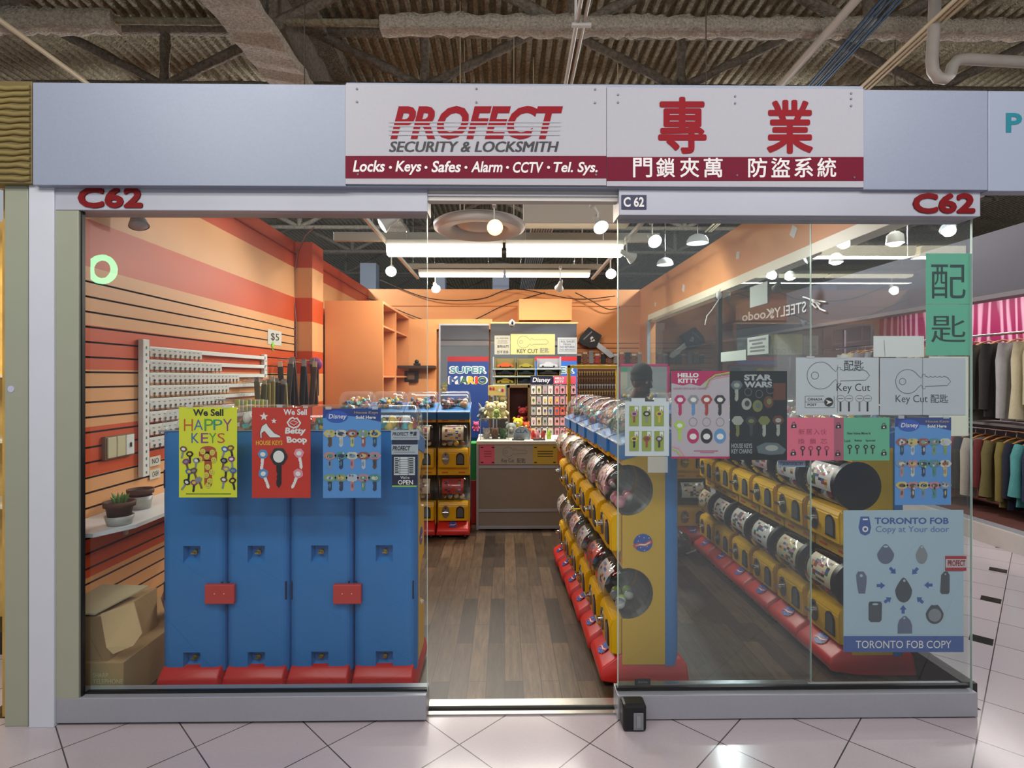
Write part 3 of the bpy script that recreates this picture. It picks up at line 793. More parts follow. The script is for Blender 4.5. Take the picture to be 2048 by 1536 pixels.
def machine_meshes():
    G = {}
    # base
    m = MB()
    prof = [(-.235, .032), (-.24, .072), (-.228, .092), (-.135, .155), (.155, .135), (.19, .10), (.197, .006), (-.10, .010)]
    bm = bmesh.new()
    n = len(prof)
    L_ = [bm.verts.new((-W_-.003 + (.016 if z > .09 else (.007 if z > .05 else 0)), y, z)) for y, z in prof]
    R_ = [bm.verts.new((W_+.003 - (.016 if z > .09 else 0), y, z)) for y, z in prof]
    bm.faces.new(L_); bm.faces.new(R_[::-1])
    for i in range(n): bm.faces.new((L_[i], R_[i], R_[(i+1) % n], L_[(i+1) % n]))
    bmesh.ops.recalc_face_normals(bm, faces=bm.faces)
    bmesh.ops.bevel(bm, geom=list(bm.edges), offset=.009, segments=2, affect='EDGES', profile=.5)
    m.addbm(bm, RED, smooth=True)
    G['base'] = m
    # yellow housing, one outline scooped for the two tubs
    body = [(-.13, .11), (-.13, .335)] + arc(-.104, .455, .123, -102, 102, 16)[0:17] + [(-.13, .575), (-.13, .83)] + arc(-.104, .955, .123, -102, 102, 16) + [(-.13, 1.075), (-.13, 1.105), (.078, 1.15), (.078, .11)]
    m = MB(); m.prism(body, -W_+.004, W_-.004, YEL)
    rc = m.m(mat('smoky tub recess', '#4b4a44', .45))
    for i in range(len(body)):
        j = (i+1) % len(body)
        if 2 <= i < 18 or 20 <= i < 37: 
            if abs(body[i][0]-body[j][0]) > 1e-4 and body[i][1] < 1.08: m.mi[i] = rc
    for z in (.6, 1.092): 
        m.box((-.11, -.1345, z-.006), (-.05, -.129, z+.006), mat('orange print', '#c7541a', .5)); m.box((.05, -.1345, z-.006), (.11, -.129, z+.006), mat('orange print', '#c7541a', .5))
    G['housing'] = m
    # blue back shell with lock recesses
    m = MB()
    outl = [(W_, .078), (W_, .100)] + [(W_-.050+.050*math.cos(a), .100+.050*math.sin(a)) for a in [PI/2*i/6 for i in range(1, 7)]]
    left = [(-x, y) for x, y in outl][::-1]
    z0, z1 = .105, 1.247
    side = outl; 
    for s_ in (outl, left):
        for (xa, ya), (xb, yb) in zip(s_, s_[1:]):
            m.add([(xa, ya, z0), (xb, yb, z0), (xb, yb, z1), (xa, ya, z1)], [(0, 1, 2, 3)], BLU, True)
    xr = W_-.050
    xs = [-xr, -.041, .041, xr]; zs = [z0, .122, .204, .624, .706, z1]
    for i in range(3):
        for j in range(5):
            a, b_, c, d_ = xs[i], xs[i+1], zs[j], zs[j+1]
            if i == 1 and j in (1, 3):
                ins = .012; dp = .112
                o = [(a, .15, c), (b_, .15, c), (b_, .15, d_), (a, .15, d_)]
                q = [(a+ins*.6, dp, c+.024), (b_-ins*.6, dp, c+.024), (b_-ins*.6, dp, d_-.004), (a+ins*.6, dp, d_-.004)]
                m.add(o+q, [(0, 1, 5, 4), (1, 2, 6, 5), (2, 3, 7, 6), (3, 0, 4, 7), (4, 5, 6, 7)], BLU)
            else:
                m.add([(a, .15, c), (b_, .15, c), (b_, .15, d_), (a, .15, d_)], [(0, 1, 2, 3)], BLU)
    # top with rounded front edge and blue front band
    m.add([(-W_, .078, z1), (W_, .078, z1), (W_, .100, z1), (W_-.02, .136, z1), (xr, .15, z1), (-xr, .15, z1), (-W_+.02, .136, z1), (-W_, .100, z1)], [tuple(range(8))], BLU)
    m.add([(-W_, .078, z0), (W_, .078, z0), (W_, .078, z1), (-W_, .078, z1)], [(0, 1, 2, 3)], BLU)
    G['back_shell'] = m
    m = MB(); m.prism([(-.138, 1.10), (-.138, 1.172), (-.12, 1.185), (.0775, 1.247), (.0775, 1.152)], -W_, W_, BLU)
    G['top_band'] = m
    # dome
    m = MB()
    prof = [(-.135, 1.172), (-.132, 1.23), (-.115, 1.285), (-.08, 1.33), (-.03, 1.358), (.04, 1.366), (.105, 1.355), (.138, 1.32), (.148, 1.25)]
    rings = []
    for t, sx in ((-1, .0), (-1, .55), (-.97, .85), (-.9, .97), (-.8, 1.0), (.8, 1.0), (.9, .97), (.97, .85), (1, .55), (1, 0)):
        rings.append((t*W_*.985, sx))
    vs = []; fs = []; k = len(prof)
    for x, sx in rings:
        for y, z in prof:
            zb = 1.172 + (y+.135)/.283*.077
            vs.append((x, y*(.92+.08*sx), zb+(z-zb)*max(sx, 0.0)))
    for i in range(len(rings)-1):
        for j in range(k-1): fs.append((i*k+j, (i+1)*k+j, (i+1)*k+j+1, i*k+j+1))
    m.add(vs, fs, CLRD, True)
    G['dome'] = m
    m = MB()
    e = [(-W_, -.142, 1.172), (-W_, .155, 1.25), (W_, .155, 1.25), (W_, -.142, 1.172), (-W_, -.142, 1.172)]
    m.tube(e, .0045, clear_mat('clear rim', (.8, .83, .84), 1.6, .1, haze=.35, hazecol=(.9, .93, .95)), n=6)
    G['dome_rim'] = m
    # tubs
    def tub(cz, capmat):
        m = MB(); L = .135
        m.lathe([(.0, -L), (.085, -L), (.108, -L+.008), (.118, -L+.026), (.118, L-.026), (.108, L-.008), (.085, L), (.0, L)], CLR, n=28)
        m.v = [Vector((v.z, -.102+v.x, cz+v.y)) for v in m.v]
        return m
    def card(cz, cmat, cmat2, seed):
        """curved printed insert standing inside the tub"""
        r = random.Random(seed); m = MB(); R_ = .108; n = 10
        a0, a1 = 158, 238
        for i in range(n):
            aa, ab = [math.radians(360-(a0+(a1-a0)*t/n)+0) for t in (i, i+1)]
            for k2 in range(8):
                xa, xb = -.1+.2*k2/8, -.1+.2*(k2+1)/8
                edge = i in (0, n-1) or k2 in (0, 7)
                mt = cmat if (edge or r.random() < .55) else cmat2[r.randrange(len(cmat2))]
                m.add([(xa, -.102+R_*math.cos(aa), cz+R_*math.sin(aa)), (xb, -.102+R_*math.cos(aa), cz+R_*math.sin(aa)), (xb, -.102+R_*math.cos(ab), cz+R_*math.sin(ab)), (xa, -.102+R_*math.cos(ab), cz+R_*math.sin(ab))], [(0, 1, 2, 3)], mt)
        return m
    G['tub'] = tub; G['card'] = card
    def endcap(cz, side):
        m = MB(); x0, x1 = (-.148, -.12) if side < 0 else (.12, .148)
        m.cyl((x0, -.102, cz), .121, x1-x0, mat('dark end cap', '#1c1d20', .35), 'x', 28)
        return m
    G['endcap'] = endcap
    def coin(cz0, cz1):
        m = MB()
        bm = bmesh.new()
        pr = [(-.128, cz0), (-.186, cz0+.004), (-.19, cz1-.035), (-.176, cz1-.004), (-.128, cz1+.008)]
        n = len(pr); L_ = [bm.verts.new((-.137, y, z)) for y, z in pr]; R_ = [bm.verts.new((.137, y, z)) for y, z in pr]
        bm.faces.new(L_); bm.faces.new(R_[::-1])
        for i in range(n): bm.faces.new((L_[i], R_[i], R_[(i+1) % n], L_[(i+1) % n]))
        bmesh.ops.recalc_face_normals(bm, faces=bm.faces)
        bmesh.ops.bevel(bm, geom=list(bm.edges), offset=.007, segments=2, affect='EDGES')
        m.addbm(bm, YEL, smooth=False)
        m.box((-.12, -.188, cz1-.026), (-.075, -.172, cz1-.004), mat('orange print', '#c7541a', .5)) if False else None
        return m
    G['coin'] = coin
    def plate(cz):
        m = MB(); n = 20
        vs = [(-.068+.036*math.cos(2*PI*i/n), -.1935, cz+.058*math.sin(2*PI*i/n)) for i in range(n)]
        vs2 = [(x, -.187, z) for x, y, z in vs]
        m.add(vs+vs2, [tuple(range(n))]+[(i, (i+1) % n, n+(i+1) % n, n+i) for i in range(n)], mat('dull steel', '#8e8b86', .35, .9))
        return m
    G['plate'] = plate
    def crank(cz):
        m = MB(); m.cyl((-.068, -.214, cz), .014, .022, CHROME, 'y', 14)
        m.box((-.098, -.226, cz-.008), (-.038, -.212, cz+.008), CHROME, bev=.004)
        m.cyl((-.068, -.196, cz+.036), .008, .006, SLOT, 'y', 8)
        return m
    G['crank'] = crank
    def port(cz):
        m = MB(); n = 12
        pts = [(.03, cz-.06), (.106, cz-.06), (.106, cz+.015)] + [(.068+.038*math.cos(PI*i/n), cz+.015+.038*math.sin(PI*i/n)) for i in range(1, n)] + [(.03, cz+.015)]
        k = len(pts)
        vs = [(x, -.192, z) for x, z in pts]+[(x, -.1875, z) for x, z in pts]
        m.add(vs, [tuple(range(k))]+[(i, (i+1) % k, k+(i+1) % k, k+i) for i in range(k)], SLOT)
        p2 = [(.068+(x-.068)*.75, cz-.01+(z-cz+.01)*.78) for x, z in pts]
        vs = [(x, -.1955, z) for x, z in p2]+[(x, -.1915, z) for x, z in p2]
        m.add(vs, [tuple(range(k))]+[(i, (i+1) % k, k+(i+1) % k, k+i) for i in range(k)], SMOKE)
        return m
    G['port'] = port
    return G
G = machine_meshes()
_mc = {}
def mesh_of(key, fn):
    if key not in _mc: _mc[key] = fn().mesh(key.split(':')[0])
    return _mc[key]
def part(name, key, fn, parent):
    o = bpy.data.objects.new(name, mesh_of(key, fn)); COL.objects.link(o); o.parent = parent; return o
LK = MB
def lock_mb(z):
    m = MB(); br = mat('brass lock', '#b49a52', .3, .9)
    m.cyl((0, .112, z), .011, .012, br, 'y', 12); m.box((-.006, .122, z-.004), (.012, .14, z+.003), br, bev=.001)
    return m
CARDM = [mat('card white', '#dcd6cf', .4), mat('card cream', '#d9c9a8', .4), mat('card grey', '#a8a6a3', .4), mat('card rose', '#d9b8b4', .4), mat('card red', '#b53328', .4)]
CARDI = [mat('ink brown', '#6b4a38', .4), mat('ink green', '#3f6b4b', .4), mat('ink yellow', '#d8b13c', .4), mat('ink blue', '#3c5f96', .4), mat('ink red', '#a43b33', .4), mat('ink pink', '#c98a98', .4), mat('ink black', '#2c2a2a', .4)]
def make_machine(label, group, x, y, rz, sc=1.0, back=False, black=0, seed=0, cards=None, logo_side=True):
    t = thing('capsule_machine', label, 'vending machine', (0, 0, 0), 0, group)
    part('base', 'base', lambda: G['base'], t)
    def casters(sx, sy):
        m = MB(); m.cyl((sx*.115-.012, sy, .018), .018, .024, BLACK, 'x', 12); m.box((sx*.115-.008, sy-.01, .03), (sx*.115+.008, sy+.01, .04), BLACK); return m
    for sx in (-1, 1):
        for sy in (-.2, .16): part('caster', 'caster:%d%g' % (sx, sy), lambda: casters(sx, sy), t)
    part('housing', 'housing', lambda: G['housing'], t)
    bs = part('back_shell', 'back_shell', lambda: G['back_shell'], t)
    if back:
        for z in (.168, .668): 
            part('lock', 'lock:%g' % z, lambda: lock_mb(z), bs)
        def slots(sx, z):
            m = MB()
            if 1:
                if 1: m.box((sx*.134-.006, .130, z-.043), (sx*.134+.006, .1395, z+.043), mat('dark slot', '#0b2240', .8))  # slot drawn as a proud dark box, its inner shade put into colour
            return m
        for sx in (-1, 1):
            for z in (.49, 1.02): part('finger_slot', 'finger_slot:%d%g' % (sx, z), lambda: slots(sx, z), bs)
    part('top_band', 'top_band', lambda: G['top_band'], t)
    dm = part('dome', 'dome', lambda: G['dome'], t)
    part('dome_rim', 'dome_rim', lambda: G['dome_rim'], dm)
    rr = random.Random(seed)
    for j, cz in enumerate((.455, .955)):
        tb = part('capsule_tub', 'capsule_tub:%g' % cz, lambda: G['tub'](cz, None), t)
        cs = cards[j] if cards else rr.randrange(4)
        sd = rr.randrange(8)
        part('display_card', 'display_card:%g%d%d' % (cz, cs, sd), lambda: G['card'](cz, CARDM[cs], CARDI, sd*7+cs), tb)
        if black: part('end_cap', 'end_cap:%g%d' % (cz, black), lambda: G['endcap'](cz, black), tb)
        c0, c1 = (.15, .33) if j == 0 else (.65, .83)
        cb = part('coin_box', 'coin_box:%g' % c0, lambda: G['coin'](c0, c1), t)
        mid = (c0+c1)/2
        part('coin_plate', 'coin_plate:%g' % c0, lambda: G['plate'](mid), cb)
        part('crank', 'crank:%g' % c0, lambda: G['crank'](mid), cb)
        part('prize_door', 'prize_door:%g' % c0, lambda: G['port'](mid), cb)
    def toe():
        m = MB(); dn = Vector((0, -.56, .83)).normalized(); up = Vector((0, .83, .56)).normalized(); c = Vector((0, -.19, .1195))
        logo_shape(m, lambda u, v, l: c+Vector((u, 0, 0))+up*v+dn*(.0016*l+.0005), .040); return m
    part('logo', 'logo:toe', toe, t)
    if logo_side:
        for s_ in (-1, 1):
            def sl():
                m = MB(); logo_shape(m, lambda u, v, l: Vector((s_*(W_-.004+.0005+.0007*l), -.03-u*s_*-1, .70+v)), .046); return m
            part('logo', 'logo:%d' % s_, sl, t)
    t.location = (x, y, 0); t.rotation_euler = (0, 0, rz); t.scale = (sc, 1, 1)
    return t
def contents(t, seed, what, tone, group='toy piles under the domes'):
    """pile of small toys under the dome: nobody could count them"""
    r = random.Random(seed); m = MB()
    pal = [CARDI[i] for i in tone]+[CARDM[0], mat('toy teal', '#4aa6a8', .4), mat('toy tan', '#c79a68', .5)]
    for k in range(44):
        x = r.uniform(-.115, .115); y = r.uniform(-.08, .10); zb = 1.185+(y+.13)*.27
        zz = zb+r.uniform(.012, .06); s_ = r.uniform(.014, .027)
        mt = r.choice(pal)
        q = r.random()
        if q < .5: m.ball((x, y, zz), s_, mt, 8, (1, 1, r.uniform(.7, 1.5)))
        elif q < .8: m.box((x-s_, y-s_*.7, zz-s_*.6), (x+s_, y+s_*.7, zz+s_*.6), mt, rot=(r.uniform(-.6, .6), r.uniform(-.6, .6), r.uniform(0, 3)))
        else: m.cyl((x, y, zz-s_), s_*.8, s_*2, mt, 'z', 8, s_*.3)
    m.box((-.13, -.115, 1.186), (.13, .12, 1.192), CARDM[0], rot=(.26, 0, 0), piv=(0, 0, 1.215))
    o = bpy.data.objects.new('toy_pile', m.mesh('toy_pile')); COL.objects.link(o)
    tag(o, what, 'toys', group, 'stuff')
    o.location = t.location; o.rotation_euler = t.rotation_euler; o.scale = t.scale
    return o
def capsules(t, cz, n, cols, seed, label, group):
    r = random.Random(seed); R = Matrix.Rotation(t.rotation_euler.z, 4, 'Z')
    me = None
    slots_ = [(-.088, -.112, -.079), (-.032, -.13, -.078), (.024, -.11, -.08), (.08, -.128, -.077), (-.06, -.062, -.066), (.0, -.066, -.066), (.055, -.068, -.064), (-.03, -.104, -.027), (.03, -.1, -.026)]
    for k in range(n):
        x, y, dz = slots_[k % 9]
        m = MB(); c1 = cols[k % len(cols)]; s_ = .026
        nb = 12
        for i in range(2):
            prof = [(s_*math.sin(a), s_*math.cos(a)) for a in ([PI*j/12 for j in range(0, 7)] if i == 0 else [PI*j/12 for j in range(6, 13)])]
            m.lathe([(max(p[0], 1e-5), p[1]) for p in prof], c1 if i == 0 else CAPW, n=12)
        m.lathe([(s_*1.0, -.0012), (s_*1.05, 0), (s_*1.0, .0012)], c1, n=12)
        o = bpy.data.objects.new('toy_capsule', m.mesh('toy_capsule')); COL.objects.link(o)
        p = R @ Vector((x*t.scale.x, y, cz+dz))
        o.location = t.location+p; o.rotation_euler = (r.uniform(-1, 1), r.uniform(-1, 1), r.uniform(0, 3))
        tag(o, label, 'capsule', group)
CAPW = mat('capsule pale', '#cfc8c4', .25)
CAPC = {n: mat('capsule '+n, c, .25) for n, c in (('pink', '#e3929f'), ('green', '#a9c944'), ('blue', '#5d8fc0'), ('red', '#c23a30'), ('grey', '#8c8c90'), ('brown', '#7c5443'), ('yellow', '#e3c14b'))}
# four with their backs to the left window; front faces the shop, so turned half round
ordinal = ['first', 'second', 'third', 'fourth', 'fifth', 'sixth', 'seventh']
xw = [at(x, 1200, 2.60).x for x in (383.5, 512.5, 639.5, 768.5)]
LB = []
for i, x in enumerate(xw):
    t = make_machine('capsule machine with its blue back to the window, %s of four from the slatwall' % ordinal[i], 'capsule machines with backs to the window', x, 2.60+.15, PI, .985, back=True, seed=i)
    LB.append(t); contents(t, 50+i, 'small toys under the dome of the %s blue-backed machine from the slatwall' % ordinal[i], (0, 2, 4, 1))
# clips
for k, (xa, xb, w_) in enumerate(((411, 470, 'first and second'), (667, 723, 'third and fourth'))):
    a = at(xa, 1207, 2.585); b = at(xb, 1168, 2.585); m = MB(); m.box((a.x, 2.575, a.z), (b.x, 2.598, b.z), REDCLIP, bev=.004)
    for dx in (-.022, .022): m.cyl(((a.x+b.x)/2+dx, 2.573, (a.z+b.z)/2+.004), .0022, .003, LOGO_W, 'y', 8)
    tag(m.build('joining_clip'), 'red plastic clip joining the %s blue machine backs' % w_, 'clip', 'red joining clips')
# row in the middle, facing the slatwall side
midY = [2.79, 3.105, 3.44, 3.76, 4.08, 4.395]
for i, y in enumerate(midY):
    t = make_machine('capsule machine in the middle row, %s from the shopfront' % ordinal[i], 'middle row of capsule machines', .70-.012*i, y, -PI/2, 1.0, seed=20+i, cards=[(2, 3), (4, 2), (2, 3), (3, 2), (2, 0), (0, 1)][i])
    contents(t, 80+i, 'small toys under the dome of the %s middle-row machine from the shopfront' % ordinal[i], (1, 0, 5, 4))
    for cz, nm, cc in ((.955, 'upper', ['pink', 'pink', 'brown'] if i else ['pink']), (.455, 'lower', ['blue', 'grey', 'red'] if i else ['green', 'grey'])):
        capsules(t, cz, 6 if i < 3 else 4, [CAPC[c] for c in cc], i*3+int(cz*10), '%s capsule in the %s tub of the %s middle-row machine' % (cc[0], nm, ordinal[i]) if len(cc) == 1 else 'toy capsule in the %s tub of the %s middle-row machine' % (nm, ordinal[i]), 'capsules in the %s tub of the %s middle machine' % (nm, ordinal[i]))
# row along the side window
for i in range(6):
    y = 2.875+.335*i
    t = make_machine('capsule machine in the row along the side window, %s from the shopfront' % ordinal[i], 'capsule machines along the side window', 1.868, y, -PI/2, 1.07, black=1, seed=40+i, cards=[(1, 0), (1, 0), (0, 3), (0, 0), (0, 0), (1, 0)][i])
    contents(t, 110+i, 'small toys under the dome of the %s side-window machine from the shopfront' % ordinal[i], (3, 1, 5, 2))
    for cz, nm in ((.955, 'upper'), (.455, 'lower')):
        capsules(t, cz, 5, [CAPC[c] for c in ('grey', 'red', 'blue', 'green')], i*5+int(cz*10), 'toy capsule in the %s tub of the %s side-window machine' % (nm, ordinal[i]), 'capsules in the %s tub of the %s side-window machine' % (nm, ordinal[i]))
for i, (x, y) in enumerate(((1.70, 5.12), (1.375, 5.12))):
    t = make_machine('machine at the far end of the side aisle facing the window, ' + ('in the corner' if i == 0 else 'by the middle row'), 'machines across the side aisle end', x, y, 0, 1.03, black=1, seed=60+i, cards=[(0, 0), (3, 0)][i])
    contents(t, 130+i, 'small toys under the dome of the far aisle-end machine ' + ('in the corner' if i == 0 else 'next to the middle row'), (3, 1, 5, 2))
# row facing out beside the counter
for i, x in enumerate((-.485, -.80, -1.115, -1.43)):
    t = make_machine('capsule machine facing out beside the counter, %s from the counter' % ordinal[i], 'capsule machines beside the counter', x+.0, 5.33, 0, 1.0, seed=70+i, cards=[(4, 1), (1, 1), (0, 0), (1, 0)][i])
    contents(t, 150+i, 'small toys under the dome of the %s machine out from the counter' % ordinal[i], (0, 3, 4, 6) if i < 2 else (1, 2, 5, 3))
    if i < 2:
        for cz, nm in ((.955, 'upper'), (.455, 'lower')):
            capsules(t, cz, 6, [CAPC[c] for c in ('brown', 'grey', 'yellow')], i*7+int(cz*10), 'toy capsule in the %s tub of the %s machine out from the counter' % (nm, ordinal[i]), 'capsules in the %s tub of the %s machine by the counter' % (nm, ordinal[i]))
# ---------------------------------------------------------------- lettering on the fascia and header
MAR = mat('maroon vinyl', '#6f0c29', .6, spec=.2); MARR = mat('crimson paint', '#8c0d1c', .6, spec=.2); INK = mat('black ink', '#17171c', .5)
SIGNW = mat('white sign board', '#b2b2b9', .6, spec=.25, bump=.03, bscale=1500, var=.02, vscale=80); PW = mat('white print', '#e6e2e0', .45)
def sheet_thing(name, label, cat, Y, x0, y0, x1, y1, mt, th=.0012, group=None, partname='sheet'):
    fl = Flat(Y); a = fl.p((x0+x1)/2, y1)
    t = thing(name, label, cat, (a.x, Y, a.z), 0, group)
    m = MB(); fl.slab(m, x0, y0, x1, y1, mt, th); m.build(partname, t)
    return t, fl
# english sign
t, fl = sheet_thing('shop_sign', 'white sign board reading PROFECT SECURITY & LOCKSMITH over a maroon strip of services', 'sign', YS-.004, 691, 172, 1212.5, 368, SIGNW, .011, partname='board')
m = MB(); fl.rect(m, 691, 312, 1212.5, 357, MAR, 1); m.build('maroon_strip', t)
m = MB(); fl.text(m, 'PROFECT', 781, 212, 1126, 279, MARR, 2, bold=.035, shear=.28, space=1.0)
m.build('title_lettering', t)
m = MB()
for k, (y, h) in enumerate(((243.5, 2.4), (251, 2.8), (259, 3.2), (267.5, 3.6))):
    fl.rect(m, 778, y, 1122-(y-243)*.1, y+h, SIGNW, 2.3)
m.build('title_stripe', t)
m = MB(); [fl.text(m, 'SECURITY & LOCKSMITH', 779+dx, 283, 1117+dx, 304, INK, 2+.02*i, shear=.22) for i, dx in enumerate((-.9, -.45, 0, .45, .9))]; m.build('subtitle_lettering', t)
m = MB()
for s_, xa, xb, ya, yb in (('Locks', 706, 770, 321, 344), ('Keys', 791, 843, 322, 350), ('Safes', 863, 922, 322, 345), ('Alarm', 942, 1005, 323, 345), ('CCTV', 1026, 1087, 324, 346), ('Tel. Sys.', 1107, 1195, 324, 351)):
    fl.text(m, s_, xa, ya, xb, yb, PW, 2, bold=.022, shear=.2)
for xd in (781, 852, 932, 1015, 1097): fl.disc(m, xd, 335, 3, 3, PW, 2, 10)
m.build('service_lettering', t)
def screws(fl, t, pts):
    for x, y in pts:
        m = MB(); c = fl.p(x, y); m.cyl((c.x, fl.Y-.003, c.z), .0045, .003, mat('screw head', '#55575c', .4, .8), 'y', 8); m.build('screw', t)
screws(fl, t, ((714, 178), (714, 204), (953, 178), (953, 205), (1190, 179), (1190, 206), (716, 349), (1192, 350)))
t, fl = sheet_thing('shop_sign', 'white sign board with two large red brush characters over a maroon strip of white characters', 'sign', YS-.004, 1213.5, 178, 1727, 372, SIGNW, .011, partname='board')
m = MB(); fl.rect(m, 1213.5, 314, 1727, 362, MAR, 1); m.build('maroon_strip', t)
m = MB(); heavy(fl, m, '專', 1316, 194, 1413, 308, MARR, 2, 2.6); m.build('brush_character', t); m = MB(); heavy(fl, m, '業', 1533, 200, 1626, 308, MARR, 2, 2.6); m.build('brush_character', t)
m = MB()
for ch, x0 in zip('門鎖夾萬防盜系統', (1266, 1312, 1360, 1407, 1496, 1542, 1588, 1634)):
    heavy(fl, m, ch, x0, 316, x0+38, 355, PW, 2, .6)
    if ch == '萬': m.build('strip_phrase', t); m = MB()
m.build('strip_phrase', t)
screws(fl, t, ((1236, 190), (1236, 205), (1470, 193), (1470, 207), (1702, 187), (1702, 198), (1702, 212), (1474, 351), (1708, 355)))
# unit numbers on the header
def numbers(xa, ya, xb, yb, Y, lab):
    fl = Flat(Y); m = MB(); heavy(fl, m, 'C62', xa, ya, xb, yb, mat('dark red letter', '#74070f', .5, spec=.25), 0, 2.8)
    back = [v+Vector((0, .004, 0)) for v in m.v]; n = len(m.v)
    m.v += back; m.f += [[k+n for k in f][::-1] for f in list(m.f)]; m.mi += m.mi[:]; m.sm += m.sm[:]
    tag(m.build('unit_number'), lab, 'sign')
numbers(155, 374, 285, 416, YF-.005, 'dark red unit number C62 on the header over the blue-backed machines')
numbers(1826, 386, 1951, 427, YF-.025, 'dark red unit number C62 on the header over the side-window corner')
t, fl = sheet_thing('unit_plate', 'small navy plate reading C 62 at the door end of the header', 'sign', YF-.024, 1243, 390, 1293, 418, mat('navy plate', '#1d2247', .4), .003)
m = MB(); fl.text(m, 'C 62', 1247, 394, 1288, 414, PW, 1, bold=.03); m.build('lettering', t)
t, fl = sheet_thing('unit_label', 'tiny grey label reading C 62 on the sliding door rail', 'label', YG+.039, 1240, 428, 1268, 438, mat('grey label', '#b5b8b9', .5), .002)
m = MB(); fl.text(m, 'C 62', 1246, 430, 1262, 436, INK, 1, bold=.02); m.build('lettering', t)

# ---------------------------------------------------------------- notices on the window
YPS = YG+.012
TAPE = clear_mat('sticky tape', (.85, .87, .86), 1.5, .3, haze=.45, hazecol=(.85, .86, .86))
def tape(t, fl, pts):
    for x, y, w_, h_ in pts:
        m = MB(); fl.rect(m, x-w_/2, y-h_/2, x+w_/2, y+h_/2, TAPE, 5); m.build('tape', t)
RC = random.Random(11)
MUTED = [mat('print '+n, c, .5) for n, c in (('ivory', '#c9c4b4'), ('dusty teal', '#4f8a86'), ('dusty rose', '#b5848c'), ('steel', '#7c8fa8'), ('sage', '#7f9a72'), ('brick dust', '#96504a'), ('ink navy', '#2c3a5c'), ('straw', '#c4b272'), ('umber', '#5c4638'), ('pearl', '#b3bccb'))]
def rcol():
    return RC.choice(MUTED)
# yellow poster
t, fl = sheet_thing('poster', 'yellow poster reading We Sell HAPPY KEYS with patterned keys', 'poster', YPS, 358, 814, 474, 995, mat('poster yellow', '#dfe02c', .4), group=None)
m = MB(); fl.text(m, 'We Sell', 386, 818, 447, 832, INK, 1, bold=.03)
cols = [mat('print orange', '#c8562a', .5), mat('print teal', '#2a8a7c', .5), mat('print blue', '#3766a8', .5), mat('print plum', '#8a3c7c', .5), mat('print green', '#4f9a3c', .5)]
for i, (ch, xa) in enumerate(zip('HAPPY', (368, 388, 409, 427, 446))): fl.text(m, ch, xa, 838+(i % 2), xa+18, 862-(i % 2)*2, cols[(i*2) % 5], 1, bold=-.004)
for i, (ch, xa) in enumerate(zip('KEYS', (383, 402, 418, 435))): fl.text(m, ch, xa, 866, xa+15, 886, cols[(i+2) % 5], 1)
fl.rect(m, 372, 987, 462, 988.5, INK, 1)
m.build('lettering', t)
m = MB()
for i, (x, y, a) in enumerate(((366, 905, .2), (380, 915, 0), (374, 930, -.2), (392, 928, .15), (378, 950, .1), (390, 948, -.3), (370, 970, .6), (388, 972, .1), (400, 966, -.35), (448, 905, .3), (463, 903, -.2), (447, 928, .2), (464, 925, -.1), (452, 945, .1), (466, 948, .1), (447, 966, .15), (467, 968, -.2))):
    draw_key(fl, m, x, y, 28, [CARDI[0], INK, cols[3], CAPC['grey'], cols[2]][i % 5], [CAPC['grey'], INK, CAPC['brown']][i % 3], 1+(i % 3)*.4, a, 1.15, head2=[LOGO_W, LOGO_Y, CAPC['grey']][i % 3])
m.build('printed_key', t)
m = MB()
kr = mat('print brick', '#b04a2a', .5)
fl.rect(m, 398, 903, 434, 922, kr, 1); fl.disc(m, 416, 900, 16, 8, kr, 1); fl.rect(m, 409, 920, 424, 970, kr, 1)
fl.poly(m, [(409, 970), (424, 970), (417, 978)], kr, 1)
SM = mat('print smiley', '#d8cf52', .5)
for (x, y) in ((406, 903), (425, 905), (414, 913), (400, 918), (428, 920), (416, 934), (413, 950), (420, 962), (416, 971), (424, 944)):
    fl.disc(m, x, y, 5.5, 6, SM, 2, 14); fl.disc(m, x-1.8, y-1.5, .7, .9, kr, 3, 6); fl.disc(m, x+1.8, y-1.5, .7, .9, kr, 3, 6)
    fl.line(m, [(x-2.6, y+1.3), (x, y+3), (x+2.6, y+1.3)], .6, kr, 3)
m.build('printed_smile_key', t)
tape(t, fl, ((380, 812, 14, 7), (452, 813, 12, 6)))
# red poster
t, fl = sheet_thing('poster', 'red poster reading We Sell with a pair of lips and HOUSE KEYS', 'poster', YPS, 504, 815, 621, 996, mat('poster red', '#c8311f', .4))
m = MB(); fl.text(m, 'We Sell', 567, 818, 614, 830, PW, 1, bold=.03); fl.text(m, 'Betty', 570, 855, 612, 871, PW, 1, bold=.045, shear=.1); fl.text(m, 'Boop', 573, 873, 614, 889, PW, 1, bold=.045, shear=-.1)
fl.text(m, 'HOUSE KEYS', 512, 881, 565, 890, LOGO_Y, 1, bold=.01); m.build('lettering', t)
m = MB()
lip = [(575, 845), (581, 837), (586, 835), (589, 838), (594, 836), (601, 846), (596, 853), (587, 856), (579, 852)]
fl.line(m, lip, 3.2, PW, 1, True); fl.line(m, [(579, 845), (586, 841), (596, 845), (588, 850)], 1.4, PW, 1, True); m.build('printed_lips', t)
m = MB()
